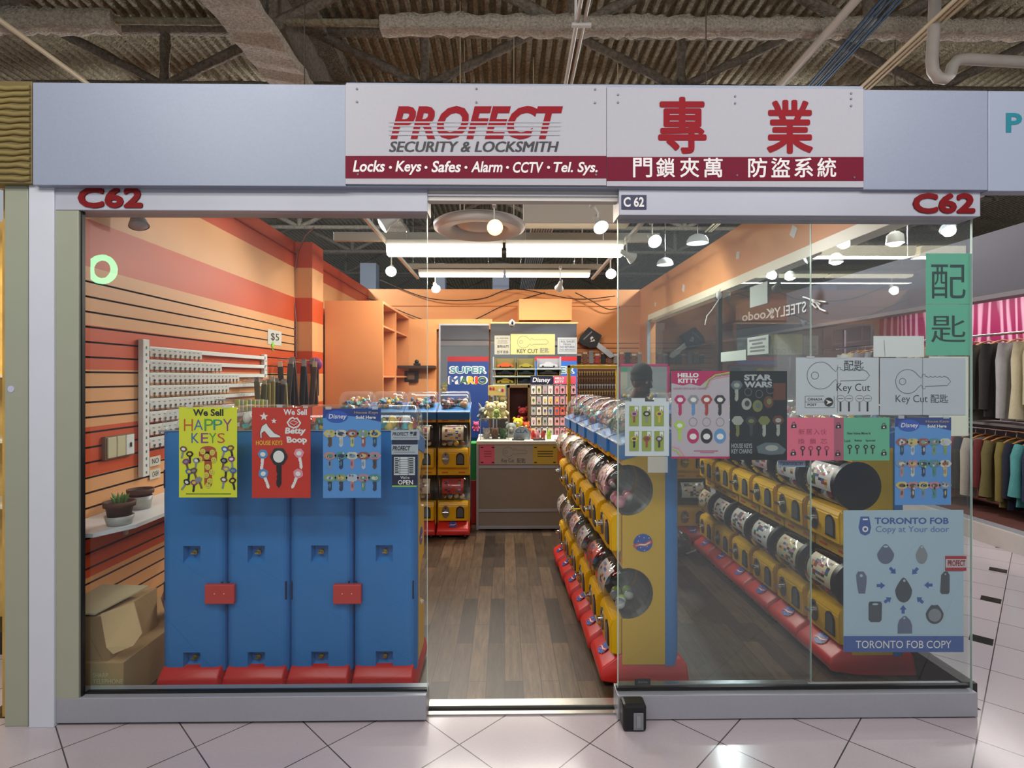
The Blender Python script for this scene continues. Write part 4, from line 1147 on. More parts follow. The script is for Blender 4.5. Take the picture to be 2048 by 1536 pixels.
# plain high-heeled shoe and star in place of the drawn figure
fl.poly(m, [(520, 865), (524, 852), (533, 846), (537, 853), (549, 866), (560, 871), (561, 875), (540, 875), (529, 862), (524, 866), (524, 876), (521, 876)], PW, 1)
fl.line(m, [(520, 865), (524, 852), (533, 846), (537, 853), (549, 866), (560, 871), (561, 875), (540, 875), (529, 862), (524, 866), (524, 876), (521, 876)], .8, INK, 2, True)
for (cx_, cy_, r_) in ((528, 833, 9), (548, 842, 6)):
    fl.poly(m, [(cx_+(r_ if i % 2 == 0 else r_*.42)*math.sin(PI*i/5), cy_-(r_ if i % 2 == 0 else r_*.42)*math.cos(PI*i/5)) for i in range(10)], PW, 1)
m.build('printed_shoe', t)
m = MB()
draw_key(fl, m, 558, 936, 88, CARDI[6], INK, 1, 0, .85, head2=CARDI[0]); fl.disc(m, 558, 913, 11, 12, PW, 4)
for x, y, a, c in ((525, 920, .1, CAPC['blue']), (600, 918, -.15, CAPC['pink']), (531, 958, -.35, CAPC['blue']), (592, 958, .4, CAPC['pink'])):
    draw_key(fl, m, x, y, 46, c, PW, 1, a, .95, head2=PW)
m.build('printed_key', t)
tape(t, fl, ((560, 812, 12, 6), (612, 814, 10, 5)))
# blue posters with fifteen keys
def blue_poster(label, x0, y0, x1, y1):
    t, fl = sheet_thing('poster', label, 'poster', YPS, x0, y0, x1, y1, mat('poster sky blue', '#5791d2', .4), group='blue fifteen-key posters')
    W = x1-x0; H = y1-y0; X = lambda u: x0+u*W; Yy = lambda v: y0+v*H
    NV = mat('poster navy', '#1f3a86', .4)
    m = MB(); pts = [(X(0), Yy(0)), (X(1), Yy(0)), (X(1), Yy(.12))]+[(X(1-u), Yy(.125+.045*math.sin(u*3.3+2.6))) for u in [i/10 for i in range(11)]]
    fl.poly(m, pts, NV, 1); fl.disc(m, X(.24), Yy(.09), W*.19, H*.068, mat('poster royal', '#2c55b4', .4), 2)
    m.build('header_band', t)
    m = MB(); fl.text(m, 'Disney', X(.10), Yy(.062), X(.41), Yy(.127), PW, 3, bold=.012, shear=.15); fl.text(m, 'House Keys', X(.54), Yy(.03), X(.95), Yy(.066), mat('print gold', '#a8946a', .5), 3, bold=.02)
    fl.text(m, 'Sold Here', X(.57), Yy(.08), X(.91), Yy(.115), PW, 3, bold=.03); m.build('lettering', t)
    for r_ in range(3):
        for c_ in range(5):
            m = MB(); draw_key(fl, m, X(.12+.193*c_), Yy(.335+.247*r_), H*.215, rcol(), rcol(), 1, 0, 1.45, head2=rcol()); 
            for q in range(3): fl.disc(m, X(.12+.193*c_)+RC.uniform(-5, 5), Yy(.335+.247*r_)-H*.05+RC.uniform(-6, 6), 2.2, 2.4, rcol(), 4, 7)
            fl.disc(m, X(.12+.193*c_)+RC.uniform(-1, 1), Yy(.335+.247*r_)+H*.03, 1.6, 5, rcol(), 4, 7)
            m.build('printed_key', t)
    tape(t, fl, ((X(.1), y0-1, 12, 6), (X(.9), y0-1, 12, 6)))
blue_poster('blue fifteen-key poster in front of the blue machine backs', 646, 817, 762, 996)
blue_poster('blue fifteen-key poster by the side-window corner, above the key fob poster', 1790, 835, 1902, 1010)
# opening hours stickers
NAVY = mat('navy sticker', '#171a38', .4)
t, fl = sheet_thing('sticker', 'upper pale PROFECT strip sticker above the opening hours', 'sticker', YPS, 782, 860, 839, 880, mat('silver sticker', '#a9b0ba', .4))
m = MB(); fl.text(m, 'PROFECT 專業', 785, 863, 834, 872, INK, 1, bold=.02, shear=.2); fl.rect(m, 787, 874.5, 834, 876, mat('grey print', '#85888c', .5), 1); m.build('lettering', t)
t, fl = sheet_thing('opening_hours_sign', 'navy opening hours sticker with a white table reading We\'re OPEN', 'sign', YPS+.0006, 784, 880, 835, 971, NAVY)
m = MB(); fl.rect(m, 784, 971, 833, 974, mat('lime strip', '#8fc45a', .5), 0); m.build('lime_edge', t)
m = MB(); fl.rect(m, 788, 914, 830, 950, mat('table white', '#c9cdd2', .5), 1)
for k in range(7):
    fl.rect(m, 788.5, 918.5+k*4.6, 829.5, 919.1+k*4.6, INK, 2); fl.rect(m, 790, 915.5+k*4.6, 798+RC.uniform(-2, 1), 917.5+k*4.6, INK, 2); fl.rect(m, 818, 915.5+k*4.6, 827, 917.5+k*4.6, INK, 2)
fl.rect(m, 799.5, 914, 800.3, 950, INK, 2); fl.rect(m, 816, 914, 816.8, 950, INK, 2)
m.build('hours_table', t)
m = MB(); fl.text(m, "We're", 801, 952, 819, 958, PW, 1); fl.text(m, 'OPEN', 796, 960, 826, 969, PW, 1, bold=.02); m.build('lettering', t)
t, fl = sheet_thing('sticker', 'lower pale PROFECT strip sticker over the opening hours table', 'sticker', YPS-.0012, 783, 889, 836, 909, mat('silver sticker', '#a9b0ba', .4))
m = MB(); fl.text(m, 'PROFECT', 785, 892, 821, 901, INK, 1, bold=.03, shear=.2); fl.rect(m, 787, 903.5, 830, 905, mat('grey print', '#85888c', .5), 1); m.build('lettering', t)

# sheet with six carded keys
t, fl = sheet_thing('key_display_sheet', 'white sheet holding six small green-carded keys, taped in front of the middle row', 'display', YPS, 1250, 803, 1338, 912, mat('white card', '#d3d8de', .45))
m = MB(); fl.rect(m, 1263, 796, 1290, 803, mat('white card', '#d3d8de', .45), 0); fl.rect(m, 1308, 796, 1332, 803, mat('white card', '#d3d8de', .45), 0); m.build('hanging_tab', t)
tape(t, fl, ((1315, 929, 40, 32),))
for r_ in range(2):
    for c_ in range(3):
        x = 1268+25*c_; y = 832+50*r_
        m = MB(); fl.rect(m, x-9.5, y-20, x+9.5, y+20, mat('lime card', '#93a23c' if not (r_ and c_ == 2) else '#93a23c', .4), 2); fl.rect(m, x+1, y-19, x+8, y-10, PW, 3); fl.disc(m, x+5, y-12, 1.2, 1.2, INK, 4, 6)
        draw_key(fl, m, x, y+2, 26, [CARDI[5], INK, CARDI[2], CARDI[2], CARDI[4], CARDI[0]][r_*3+c_], [CARDI[4], CAPC['grey'], CARDI[2], INK, CARDI[4], CARDI[6]][r_*3+c_], 3, 0, 1.2, head2=rcol())
        m.build('carded_key', t)
# pink and black posters
t, fl = sheet_thing('poster', 'pale poster with a pink header reading HELLO KITTY above coloured keys', 'poster', YPS, 1343, 742, 1459, 917, mat('poster blush', '#b9aeb6', .4))
PK = mat('poster pink', '#b51a5c', .4)
m = MB(); fl.poly(m, [(1343, 742), (1459, 742), (1459, 752), (1432, 752), (1412, 762), (1400, 772), (1380, 767), (1366, 771), (1343, 766)], PK, 1); fl.rect(m, 1343, 913, 1459, 917, PK, 1)
for k, c in enumerate((CAPC['green'], CAPC['grey'], CAPC['pink'])): fl.line(m, [(1408+4*k, 775), (1416+3*k, 760), (1430, 750+3*k), (1459, 745+3*k)], 2.2, c, 2)
fl.line(m, [(1343, 893), (1358, 897), (1368, 912)], 2, CAPC['pink'], 2); fl.line(m, [(1343, 898), (1354, 902), (1361, 912)], 2, CAPC['green'], 2)
m.build('header_band', t)
m = MB(); fl.text(m, 'HELLO', 1355, 746, 1397, 755, PW, 2, bold=.05); fl.text(m, 'KITTY', 1356, 757, 1397, 766, PW, 2, bold=.05)
fl.text(m, 'HOUSE KEYS & KEY CHAINS', 1347, 775, 1413, 779, mat('faint pink', '#a05a78', .5), 2); fl.rect(m, 1388, 901, 1436, 902.4, PK, 2); fl.rect(m, 1400, 904.5, 1428, 905.6, PK, 2); m.build('lettering', t)
cl = [(PK, PK), (CAPC['grey'], CAPC['blue']), (CARDI[4], CARDI[4]), (CARDI[6], CARDI[6])]
for c_ in range(4):
    m = MB(); draw_key(fl, m, 1360+26.5*c_, 811, 46, cl[c_][0], cl[c_][1], 1, 0, 1.05, head2=PW); m.build('printed_key', t)
m = MB(); draw_key(fl, m, 1359, 862, 44, CAPC['green'], CAPC['green'], 1, 0, 1.05, head2=PW); m.build('printed_key', t)
for c_ in range(3):
    x = 1386+27*c_; m = MB(); fl.line(m, [(x+8*math.cos(2*PI*i/16), 844+8.5*math.sin(2*PI*i/16)) for i in range(16)], 1.4, CAPC['grey'], 1, True)
    fl.disc(m, x, 872, 12, 15, [PK, INK, CAPC['blue']][c_], 1); fl.disc(m, x, 873, 7, 6, PW, 2); m.build('printed_key_fob', t)
t, fl = sheet_thing('poster', 'black poster reading STAR WARS above dim character-shaped keys', 'poster', YPS, 1460, 742, 1574, 920, mat('poster black', '#15191b', .35))
m = MB(); fl.text(m, 'STAR', 1488, 749, 1544, 761, mat('print silver', '#a9aeb0', .5), 1, bold=.05); fl.text(m, 'WARS', 1488, 763, 1544, 775, mat('print silver', '#a9aeb0', .5), 1, bold=.05)
fl.text(m, 'HOUSE KEYS', 1463, 887, 1504, 896, mat('print silver', '#a9aeb0', .5), 1, bold=.01); fl.text(m, 'KEY CHAINS', 1463, 898, 1504, 907, mat('print silver', '#a9aeb0', .5), 1, bold=.01); m.build('lettering', t)
pal = [mat('print slate', '#59656b', .5), mat('print olive', '#6f7440', .5), mat('print bone', '#9a9d94', .5), mat('print rust', '#5e3426', .5), mat('print charcoal', '#33393d', .5)]
for i, (x, y, h) in enumerate(((1473, 782, 46), (1475, 853, 46), (1502, 853, 44), (1528, 853, 46), (1556, 852, 46))):
    m = MB(); draw_key(fl, m, x, y, h, pal[(i*2) % 5], pal[[2, 1, 4, 2, 2][i]], 1, 0, 1.1, head2=pal[[2, 2, 1, 1, 2][i]]); m.build('printed_key', t)
for i, (x, y) in enumerate(((1493, 808), (1515, 812), (1537, 804))):
    m = MB(); fl.line(m, [(x+3+7*math.cos(2*PI*k/16), y-24+7.5*math.sin(2*PI*k/16)) for k in range(16)], 1.1, pal[0], 1, True); fl.disc(m, x, y, 10, 12, pal[[2, 1, 3][i]], 1); fl.disc(m, x+1, y-1, 5, 6, pal[[4, 0, 1][i]], 2); m.build('printed_key_fob', t)
m = MB(); fl.rect(m, 1546, 766, 1571, 800, pal[3], 1); fl.poly(m, [(1513, 893), (1530, 885), (1555, 886), (1572, 899), (1566, 908), (1540, 910), (1516, 906)], pal[0], 1); fl.disc(m, 1543, 896, 13, 6, pal[2], 2); m.build('printed_picture', t)
m = MB(); fl.rect(m, 1345, 739, 1445, 743, PW, -1); fl.rect(m, 1466, 739, 1572, 743, PW, -1)

# key cutting sheets
PAPER = mat('white paper', '#c3c6cc', .6); LN = mat('grey pencil line', '#6c7076', .6)
t, fl = sheet_thing('notice', 'white sheet with an outline key reading Key Cut beside CANADA POST and four key shapes', 'notice', YPS, 1592, 715, 1757.5, 830, PAPER)
m = MB(); key_line(fl, m, 1614, 724, 1739, 778, LN, 1.3); m.build('key_drawing', t)
m = MB(); fl.text(m, '配匙', 1688, 721, 1727, 741, INK, 1); fl.text(m, 'Key Cut', 1673, 767, 1740, 787, INK, 1, bold=-.004)
fl.text(m, 'CANADA', 1615, 796, 1645, 801, INK, 1, bold=.02); fl.text(m, 'POST', 1615, 807, 1633, 812, INK, 1, bold=.02); m.build('lettering', t)
m = MB(); fl.line(m, [(1610, 792), (1648, 792)], .7, INK, 1); fl.line(m, [(1610, 804), (1650, 804)], .7, INK, 1); fl.line(m, [(1610, 815.5), (1668, 815.5)], .7, INK, 1); fl.line(m, [(1610, 792), (1610, 815.5)], .7, INK, 1); fl.line(m, [(1668, 792), (1668, 815.5)], .7, INK, 1)
fl.disc(m, 1657, 804, 9, 9, INK, 2); fl.poly(m, [(1650, 799), (1664, 804), (1652, 809), (1655, 804)], PW, 3); m.build('printed_logo', t)
for k, x in enumerate((1681, 1698, 1719, 1735)):
    m = MB(); fl.line(m, [(x+8*math.cos(2*PI*i/12), 797+6.5*math.sin(2*PI*i/12)) for i in range(12)], .8, LN, 1, True); fl.rect(m, x-2, 804, x+1.5, 823, INK if k != 2 else LN, 1); fl.rect(m, x-5, 796.5, x+5, 798, LN, 1); m.build('key_drawing', t)
m = MB(); fl.line(m, [(1675, 730), (1675, 825)], .8, LN, 1); m.build('fold_line', t)
tape(t, fl, ((1684, 713, 22, 6), (1620, 714, 16, 4)))
t, fl = sheet_thing('notice', 'white sheet with an outline key above Key Cut and two characters, nearest the window corner', 'notice', YPS, 1760, 716, 1931, 830, mat('paper bluish', '#bcc1ca', .6))
m = MB(); key_line(fl, m, 1791, 739, 1901, 787, LN, 1.3); m.build('key_drawing', t)
m = MB(); fl.text(m, 'Key Cut', 1791, 790, 1855, 809, mat('faded ink', '#33353c', .6), 1, bold=-.004); fl.text(m, '配匙', 1861, 789, 1896, 806, mat('faded ink', '#33353c', .6), 1); m.build('lettering', t)
m = MB(); fl.line(m, [(1845, 716), (1845, 830)], .9, LN, 1); m.build('fold_line', t)
m = MB(); flp = Flat(YPS+.003); flp.slab(m, 1858, 713, 1937, 872, mat('cream paper', '#ddddcc', .6), .001); tag(m.build('backing_paper'), 'blank cream sheet sticking out behind the corner key notice', 'paper')
m = MB(); flp.slab(m, 1747, 672, 1848, 714, mat('blank paper', '#dadcda', .6), .001); flp.line(m, [(1768, 680), (1770, 712)], .8, LN, 1); tag(m.build('backing_paper'), 'blank white sheet above the two key notices', 'paper')
# pink and green notices
ROSE = mat('rose paper', '#df6480', .6); ROSED = mat('rose paper overlap', '#a8546a', .6); MINT = mat('mint paper', '#5fae8c', .6)
def lockmark(fl, m, x, y):
    fl.poly(m, [(x-5, y-1), (x+5, y-3), (x+6, y+4), (x-5, y+5)], INK, 2); fl.line(m, [(x-3, y-1), (x-2, y-6), (x+2, y-7), (x+3, y-3)], 1, INK, 2); fl.disc(m, x, y+1.5, 2, 1.5, PW, 3, 8)
t, fl = sheet_thing('notice', 'rose pink notice with six red characters and four small keys', 'notice', YPS, 1574, 835, 1687, 921, ROSE)
m = MB(); fl.rect(m, 1668, 835, 1687, 921, ROSED, 1); m.build('overlap_strip', t)
PR = mat('red print', '#a8304a', .6)
m = MB(); 
for ch, x in zip('新居入伙', (1597, 1612, 1627, 1641)): fl.text(m, ch, x, 858, x+12, 869, PR, 1)
for ch, x in zip('換鎖芯', (1596, 1619, 1641)): fl.text(m, ch, x, 877, x+13, 888, PR, 1)
m.build('lettering', t)
for k in range(4):
    m = MB(); draw_key(fl, m, 1605+16*k, 902, 22, INK if k % 2 == 0 else PR, INK, 1, 0, 1.0, head2=ROSE); m.build('printed_key', t)
for x, y in ((1587, 851), (1676, 852), (1586, 906), (1675, 907)):
    m = MB(); lockmark(fl, m, x, y); m.build('printed_padlock', t)
t, fl = sheet_thing('notice', 'mint green notice reading New Home Move In with four small keys', 'notice', YPS, 1687.5, 835, 1779, 921, MINT)
m = MB(); fl.text(m, 'New Home Move In', 1694, 864, 1741, 869, INK, 1, bold=.02); fl.text(m, 'Lock', 1689, 879, 1701, 884, INK, 1, bold=.02); fl.text(m, 'Rekey', 1709, 879, 1724, 884, INK, 1, bold=.02); fl.text(m, 'Special', 1731, 879, 1750, 884, INK, 1, bold=.02); m.build('lettering', t)
for k, x in enumerate((1699, 1714, 1731, 1745)):
    m = MB(); draw_key(fl, m, x, 899, 21, INK, INK, 1, 0, 1.0, head2=MINT); m.build('printed_key', t)
for x, y in ((1767, 853), (1767, 906)):
    m = MB(); lockmark(fl, m, x, y); m.build('printed_padlock', t)
t, fl = sheet_thing('small_sign', 'small pale label with blurred blue lettering under the black poster', 'label', YPS+.02, 1556, 916, 1611, 934, mat('pale blue label', '#7f93a8', .5))
m = MB(); fl.text(m, 'TORONTOFOBCOPY', 1560, 924, 1606, 931, mat('ink navy', '#2a3d70', .5), 1, bold=.02); m.build('lettering', t)
# green two character sign
GRN = mat('jade paper', '#5fb394', .6)
for ch, y0, y1, l_ in (('配', 507, 608, 'upper'), ('匙', 609, 711, 'lower')):
    t, fl = sheet_thing('character_sign', '%s jade green sheet with one large black character at the window corner' % l_, 'sign', YPS-(.0 if y0 < 600 else .0), 1852, y0, 1942, y1, GRN, group=None)
    m = MB(); fl.text(m, ch, 1862, y0+22, 1931, y0+90 if y0 < 600 else y0+76, mat('ink green black', '#0f3a36', .5), 1); m.build('lettering', t)
# fob poster
t, fl = sheet_thing('poster', 'large pale blue poster reading TORONTO FOB with seven key fobs around a dark one', 'poster', YPS, 1687, 1020, 1927, 1304, mat('pale blue paper', '#a3bac9', .6))
FB = mat('fob blue print', '#3c5a9a', .5); FD = mat('fob dark print', '#454b52', .5); FG = mat('fob grey print', '#7f868c', .5); FL_ = mat('fob mid print', '#5d6680', .5)
m = MB(); fl.rect(m, 1687, 1272, 1927, 1304, FB, 1); m.build('footer_band', t)
m = MB(); fl.text(m, 'TORONTO FOB', 1749, 1035, 1897, 1048, FB, 1, bold=.03); fl.text(m, 'Copy at Your door', 1751, 1052, 1898, 1068, mat('fob soft blue', '#5d7db0', .5), 1, bold=.008)
fl.text(m, 'TORONTO FOB COPY', 1711, 1281, 1902, 1296, PW, 2); m.build('lettering', t)
m = MB(); fl.poly(m, [(1721, 1033), (1738, 1033), (1742, 1055), (1739, 1067), (1730, 1071), (1721, 1067), (1717, 1055)], FB, 1); fl.disc(m, 1730, 1058, 6, 6, PW, 2); fl.disc(m, 1730, 1058, 3, 3, FB, 3); fl.rect(m, 1725, 1037, 1735, 1040, PW, 2); m.build('printed_logo', t)
def fob(pts, mt, hole):
    m = MB(); fl.poly(m, pts, mt, 1); fl.disc(m, hole[0], hole[1], hole[2], hole[3], mat('pale blue paper', '#a3bac9', .6), 2, 12); return m
def egg(cx_, cy_, rx, ry, top): return [(cx_+rx*math.sin(a)*(1-top*max(0, math.cos(a))), cy_-ry*math.cos(a)) for a in [2*PI*i/24 for i in range(24)]]
fob(egg(1771, 1108, 17, 20, .5), FL_, (1771, 1093, 5, 2)).build('printed_fob', t)
fob(egg(1843, 1109, 12, 19, .5), FG, (1843, 1094, 2, 2)).build('printed_fob', t)
fob([(1712, 1150), (1716, 1143), (1727, 1143), (1733, 1152), (1733, 1165), (1730, 1187), (1717, 1187), (1713, 1165)], FL_, (1722, 1151, 3, 3)).build('printed_fob', t)
fob([(1882, 1150), (1888, 1143), (1895, 1143), (1899, 1150), (1899, 1184), (1896, 1188), (1883, 1188), (1880, 1184)], FD, (1890, 1148, 1.5, 1.5)).build('printed_fob', t)
fob(egg(1807, 1180, 17, 25, .5), FD, (1808, 1161, 2.5, 2.5)).build('printed_fob', t)
fob([(1739, 1203), (1761, 1203), (1764, 1207), (1763, 1240), (1759, 1244), (1741, 1244), (1737, 1239), (1737, 1207)], FD, (1750, 1208, 6, 2)).build('printed_fob', t)
fob([(1795, 1267), (1795, 1250), (1798, 1240), (1807, 1232), (1812, 1232), (1820, 1240), (1824, 1250), (1824, 1267)], FL_, (1808, 1236, 2, 2)).build('printed_fob', t)
m = fob(egg(1869, 1227, 18, 21, .45), FD, (1868, 1208, 7, 2)); fl.disc(m, 1869, 1230, 13, 13, FG, 2); m.build('printed_fob', t)
for cx_, cy_, a in ((1785, 1141, .8), (1830, 1142, 2.3), (1761, 1171, 0), (1857, 1170, PI), (1775, 1200, -.6), (1840, 1200, -2.4), (1806, 1219, -PI/2)):
    m = MB(); ca, sa = math.cos(a), math.sin(a)
    fl.poly(m, [(cx_+u*ca-v*sa, cy_+u*sa+v*ca) for u, v in ((-8, -3), (0, -3), (0, -7), (9, 0), (0, 7), (0, 3), (-8, 3))], FB, 1); m.build('printed_arrow', t)
t, fl = sheet_thing('sticker', 'small red and white PROFECT sticker on the edge of the key fob poster', 'sticker', YPS-.003, 1891, 1112, 1933, 1142, mat('sticker crimson', '#a5202c', .4))
m = MB(); fl.rect(m, 1891, 1118, 1933, 1135, mat('sticker grey', '#c2b6ba', .4), 1); fl.text(m, 'PROFECT', 1895, 1120, 1930, 1132, MARR, 2, bold=.03); m.build('lettering', t)
# small round sticker on the far jamb
fl = Flat(YF-.001); m = MB(); c = fl.p(22, 778); m.cyl((c.x, YF-.002, c.z), .014, .002, mat('lilac dot', '#b9bcd8', .4), 'y', 20); tag(m.build('round_dot'), 'small pale round stud on the outermost aluminium jamb', 'stud')
# black box lock on the floor by the door sill
t = thing('door_floor_lock', 'black plastic lock box on the floor against the sill beside the door opening', 'lock', tuple(at(1266, 1448, YF-.06)))
m = MB(); a = at(1245, 1446, YF-.06); b = at(1292, 1406, YF-.06); m.box((a.x, YF-.075, .001), (b.x, YF-.002, b.z), BLACK, bev=.012)
t.location.z = 0; PLOC[t.name] = t.location.copy(); m.build('body', t)
m = MB(); a = at(1267, 1445, YF-.076); b = at(1287, 1426, YF-.076); m.box((a.x, YF-.079, .012), (b.x, YF-.074, b.z), mat('grey plastic', '#777a7e', .4), bev=.002); m.box((a.x+.012, YF-.081, .022), (a.x+.03, YF-.078, b.z-.01), mat('grey print', '#85888c', .5)); m.build('keypad', t)
# ---------------------------------------------------------------- ceiling lights of the shop
LAMPW = mat('lit diffuser', '#fff6e0', .4, emit='#fff3d6', estr=5.5)
HOUS = mat('white enamel', '#cfccc4', .4)
BULB = mat('lit lamp face', '#ffffff', .4, emit='#f4faff', estr=14)
BULBW = mat('lit warm lamp face', '#fff0c8', .4, emit='#ffbf66', estr=5)
for i, (xa, xb, Y, z, l_) in enumerate(((-1.19, -.02, 5.55, 2.745, 'front left of the door axis'), (.01, 1.2, 5.55, 2.745, 'front one nearer the side window'), (-1.1, -.01, 7.06, 2.745, 'rear one nearer the slatwall'), (.01, 1.1, 7.06, 2.745, 'rear one nearer the side window'))):
    lab = ['long lit fluorescent fixture of the front pair, nearer the striped wall', 'long lit fluorescent fixture of the front pair, nearer the side window', 'thin lit fluorescent fixture of the rear pair, nearer the striped wall', 'thin lit fluorescent fixture of the rear pair, nearer the side window'][i]
    t = thing('fluorescent_light', lab, 'ceiling light', ((xa+xb)/2, Y, z+.14))
    m = MB(); m.box((xa, Y-.07, z+.085), (xb, Y+.07, z+.135), HOUS, bev=.004); m.build('housing', t)
    m = MB(); hz = .10 if i < 2 else .03
    m.prism([(Y-.085, z+.085), (Y-.075, z+.085-hz*.6), (Y-.05, z+.085-hz), (Y+.05, z+.085-hz), (Y+.075, z+.085-hz*.6), (Y+.085, z+.085)], xa+.01, xb-.01, LAMPW)
    m.build('diffuser', t)
    for x in (xa+.2, xb-.2):
        m = MB(); m.tube([(x, Y, z+.13), (x, Y, 4.6)], .003, CHROME, n=5); m.build('hanging_wire', t)
for x, l_ in ((-1.2, 'nearer the striped wall'), (1.22, 'nearer the side window')):
    m = MB(); m.box((x-.018, 2.9, 2.86), (x+.018, 7.6, 2.89), HOUS, bev=.003)
    for y in (3.3, 5.0, 7.2): m.tube([(x, y, 2.88), (x, y, 4.6)], .004, CHROME, n=5)
    tag(m.build('lighting_track'), 'long pale lighting track running into the shop, '+l_, 'track')
m = MB(); m.box((-1.18, 4.18, 2.86), (1.2, 4.215, 2.89), HOUS, bev=.003); tag(m.build('lighting_track'), 'crosswise lighting track above the door opening', 'track')
def spot(px, py, Y, tgt, lab, lit=True, warm=False, zt=2.86, r=.058, power=12, body=HOUS, tx=None):
    c = at(px, py, Y); d = (Vector(tgt)-c).normalized()
    t = thing('spotlight', lab, 'spotlight', tuple(c))
    q = d.to_track_quat('Z', 'Y').to_matrix().to_4x4()
    m = MB(); m.M = Matrix.Translation(c) @ q
    m.lathe([(.0, -.15), (.022, -.148), (.026, -.10), (.030, -.06), (r*.92, -.012), (r, 0)], body, n=20)
    m.build('lamp_body', t)
    m = MB(); m.M = Matrix.Translation(c) @ q
    m.lathe([(r*.96, -.004), (r*.7, .006), (r*.3, .010), (.0, .011)], (BULBW if warm else BULB) if lit else mat('unlit lens', '#b9bcc0', .2), n=20)
    m.build('lamp_face', t)
    base = c-d*.08
    m = MB(); m.tube([base, Vector((base.x, base.y, (base.z+zt)/2)), (tx if tx is not None else base.x, base.y, zt)], .007, body, n=8)
    m.box(((tx if tx is not None else base.x)-.016, base.y-.045, zt-.03), ((tx if tx is not None else base.x)+.016, base.y+.045, zt), body, bev=.004)
    m.build('mounting_arm', t)
    if lit and power: spot_light('spot_beam', tuple(c+d*.03), tgt, power, 95, (1, .8, .5) if warm else (1, .98, .94), .045)
    return t
spot(990, 455, 4.2, (.2, 1.6, 1.4), 'glowing warm spotlight nearest the door opening, above the ring diffuser', True, True, r=.062, power=14)
spot(782, 543, 5.9, (-.9, 3.6, 1.2), 'bright spotlight on the striped-wall track, below the front fluorescent end', power=24)
spot(872, 578, 7.05, (-.3, 5.0, 1.0), 'bright spotlight low in front of the back wall', power=14, zt=2.84)
spot(764, 452, 4.2, (-2.05, 3.9, 1.9), 'spotlight tilted at the striped wall above the window corner', power=26, tx=-1.1)
spot(1202, 455, 4.2, (1.1, 2.9, 1.2), 'spotlight tilted toward the side aisle beside the header', power=22, tx=.68)
spot(1310, 483, 4.65, (1.5, 2.7, 1.3), 'bright spotlight seen just inside the sliding glass door', power=22)
spot(1222, 548, 6.1, (.9, 3.4, 1.0), 'bright spotlight on the side-window track past the front fluorescent', power=16)
spot(1266, 517, 5.3, (2.0, 5.6, 2.3), 'small spotlight turned toward the orange band', power=14)
spot(1118, 577, 6.98, (.5, 8.4, 1.7), 'unlit silver spotlight hanging above the bulkhead box', False, zt=2.905, body=mat('lamp silver', '#b9b8b5', .35, .3))
spot(278, 452, 3.0, (-1.6, 2.7, 1.0), 'unlit pale globe spotlight in the top corner by the striped wall', False, zt=2.70, r=.05, body=mat('lamp grey', '#9b9693', .4))
# dome lamps, then reflected spotlights built as hanging lamps
for i, (px, py, Y, lab, r) in enumerate(((1395, 487, 6.4, 'larger white dome lamp above the orange band', .125), (1330, 530, 7.4, 'smaller white dome lamp above the orange band', .11))):
    c = at(px, py, Y); t = thing('dome_lamp', lab, 'ceiling light', tuple(c))
    m = MB(); m.lathe([(r, 0), (r*.97, r*.3), (r*.75, r*.65), (r*.35, r*.85), (.02, r*.9)], mat('dome enamel', '#e4e8ec', .4), tuple(c), 24); m.build('shade', t)
    m = MB(); m.lathe([(r*.95, .004), (.0, .001)], mat('soft lit face', '#eef6ff', .4, emit='#eef6ff', estr=2.5), tuple(c), 24); m.build('lamp_face', t)
    m = MB(); m.tube([c+Vector((0, 0, r*.85)), Vector((c.x, c.y, 4.6))], .006, CHROME, n=6); m.build('hanging_rod', t)
for i, (px, py, Y, lab) in enumerate(((1790, 487, 4.6, 'spotlight reflection built as a lamp in the side corridor, the highest beside the window corner'), (1815, 580, 6.0, 'spotlight reflection built as a lamp in the side corridor level with the jade characters'), (1672, 525, 5.8, 'spotlight reflection built as a lamp in the side corridor over the opposite fascia'), (1580, 557, 7.4, 'small spotlight reflection built as a lamp farthest down the side corridor'))):
    c = at(px, py, Y); r = .07; t = thing('corridor_lamp', lab, 'ceiling light', tuple(c))
    m = MB(); m.lathe([(r, 0), (r*.9, .07), (.03, .10), (.0, .10)], HOUS, tuple(c), 20); m.build('shade', t)
    m = MB(); m.lathe([(r*.94, .002), (r*.5, -.02), (.0, -.025)], BULB, tuple(c), 20); m.build('lamp_face', t)
    m = MB(); m.tube([c+Vector((0, 0, .1)), Vector((c.x, c.y, 4.6))], .005, CHROME, n=6); m.build('hanging_rod', t)
# green neon ring of the shop opposite (only its mirror image shows in the window)
m = MB(); c = Vector((-5.77, -3.1, 3.05)); pts = [(c.x+.17*math.cos(2*PI*i/24), c.y, c.z+.17*math.sin(2*PI*i/24)) for i in range(25)]
m.tube(pts, .045, mat('green neon', '#9dffcb', .4, emit='#7dffbe', estr=16), n=8)
tag(m.build('neon_ring'), 'green neon ring hanging in the shop behind the viewer, mirrored in the window', 'neon sign')

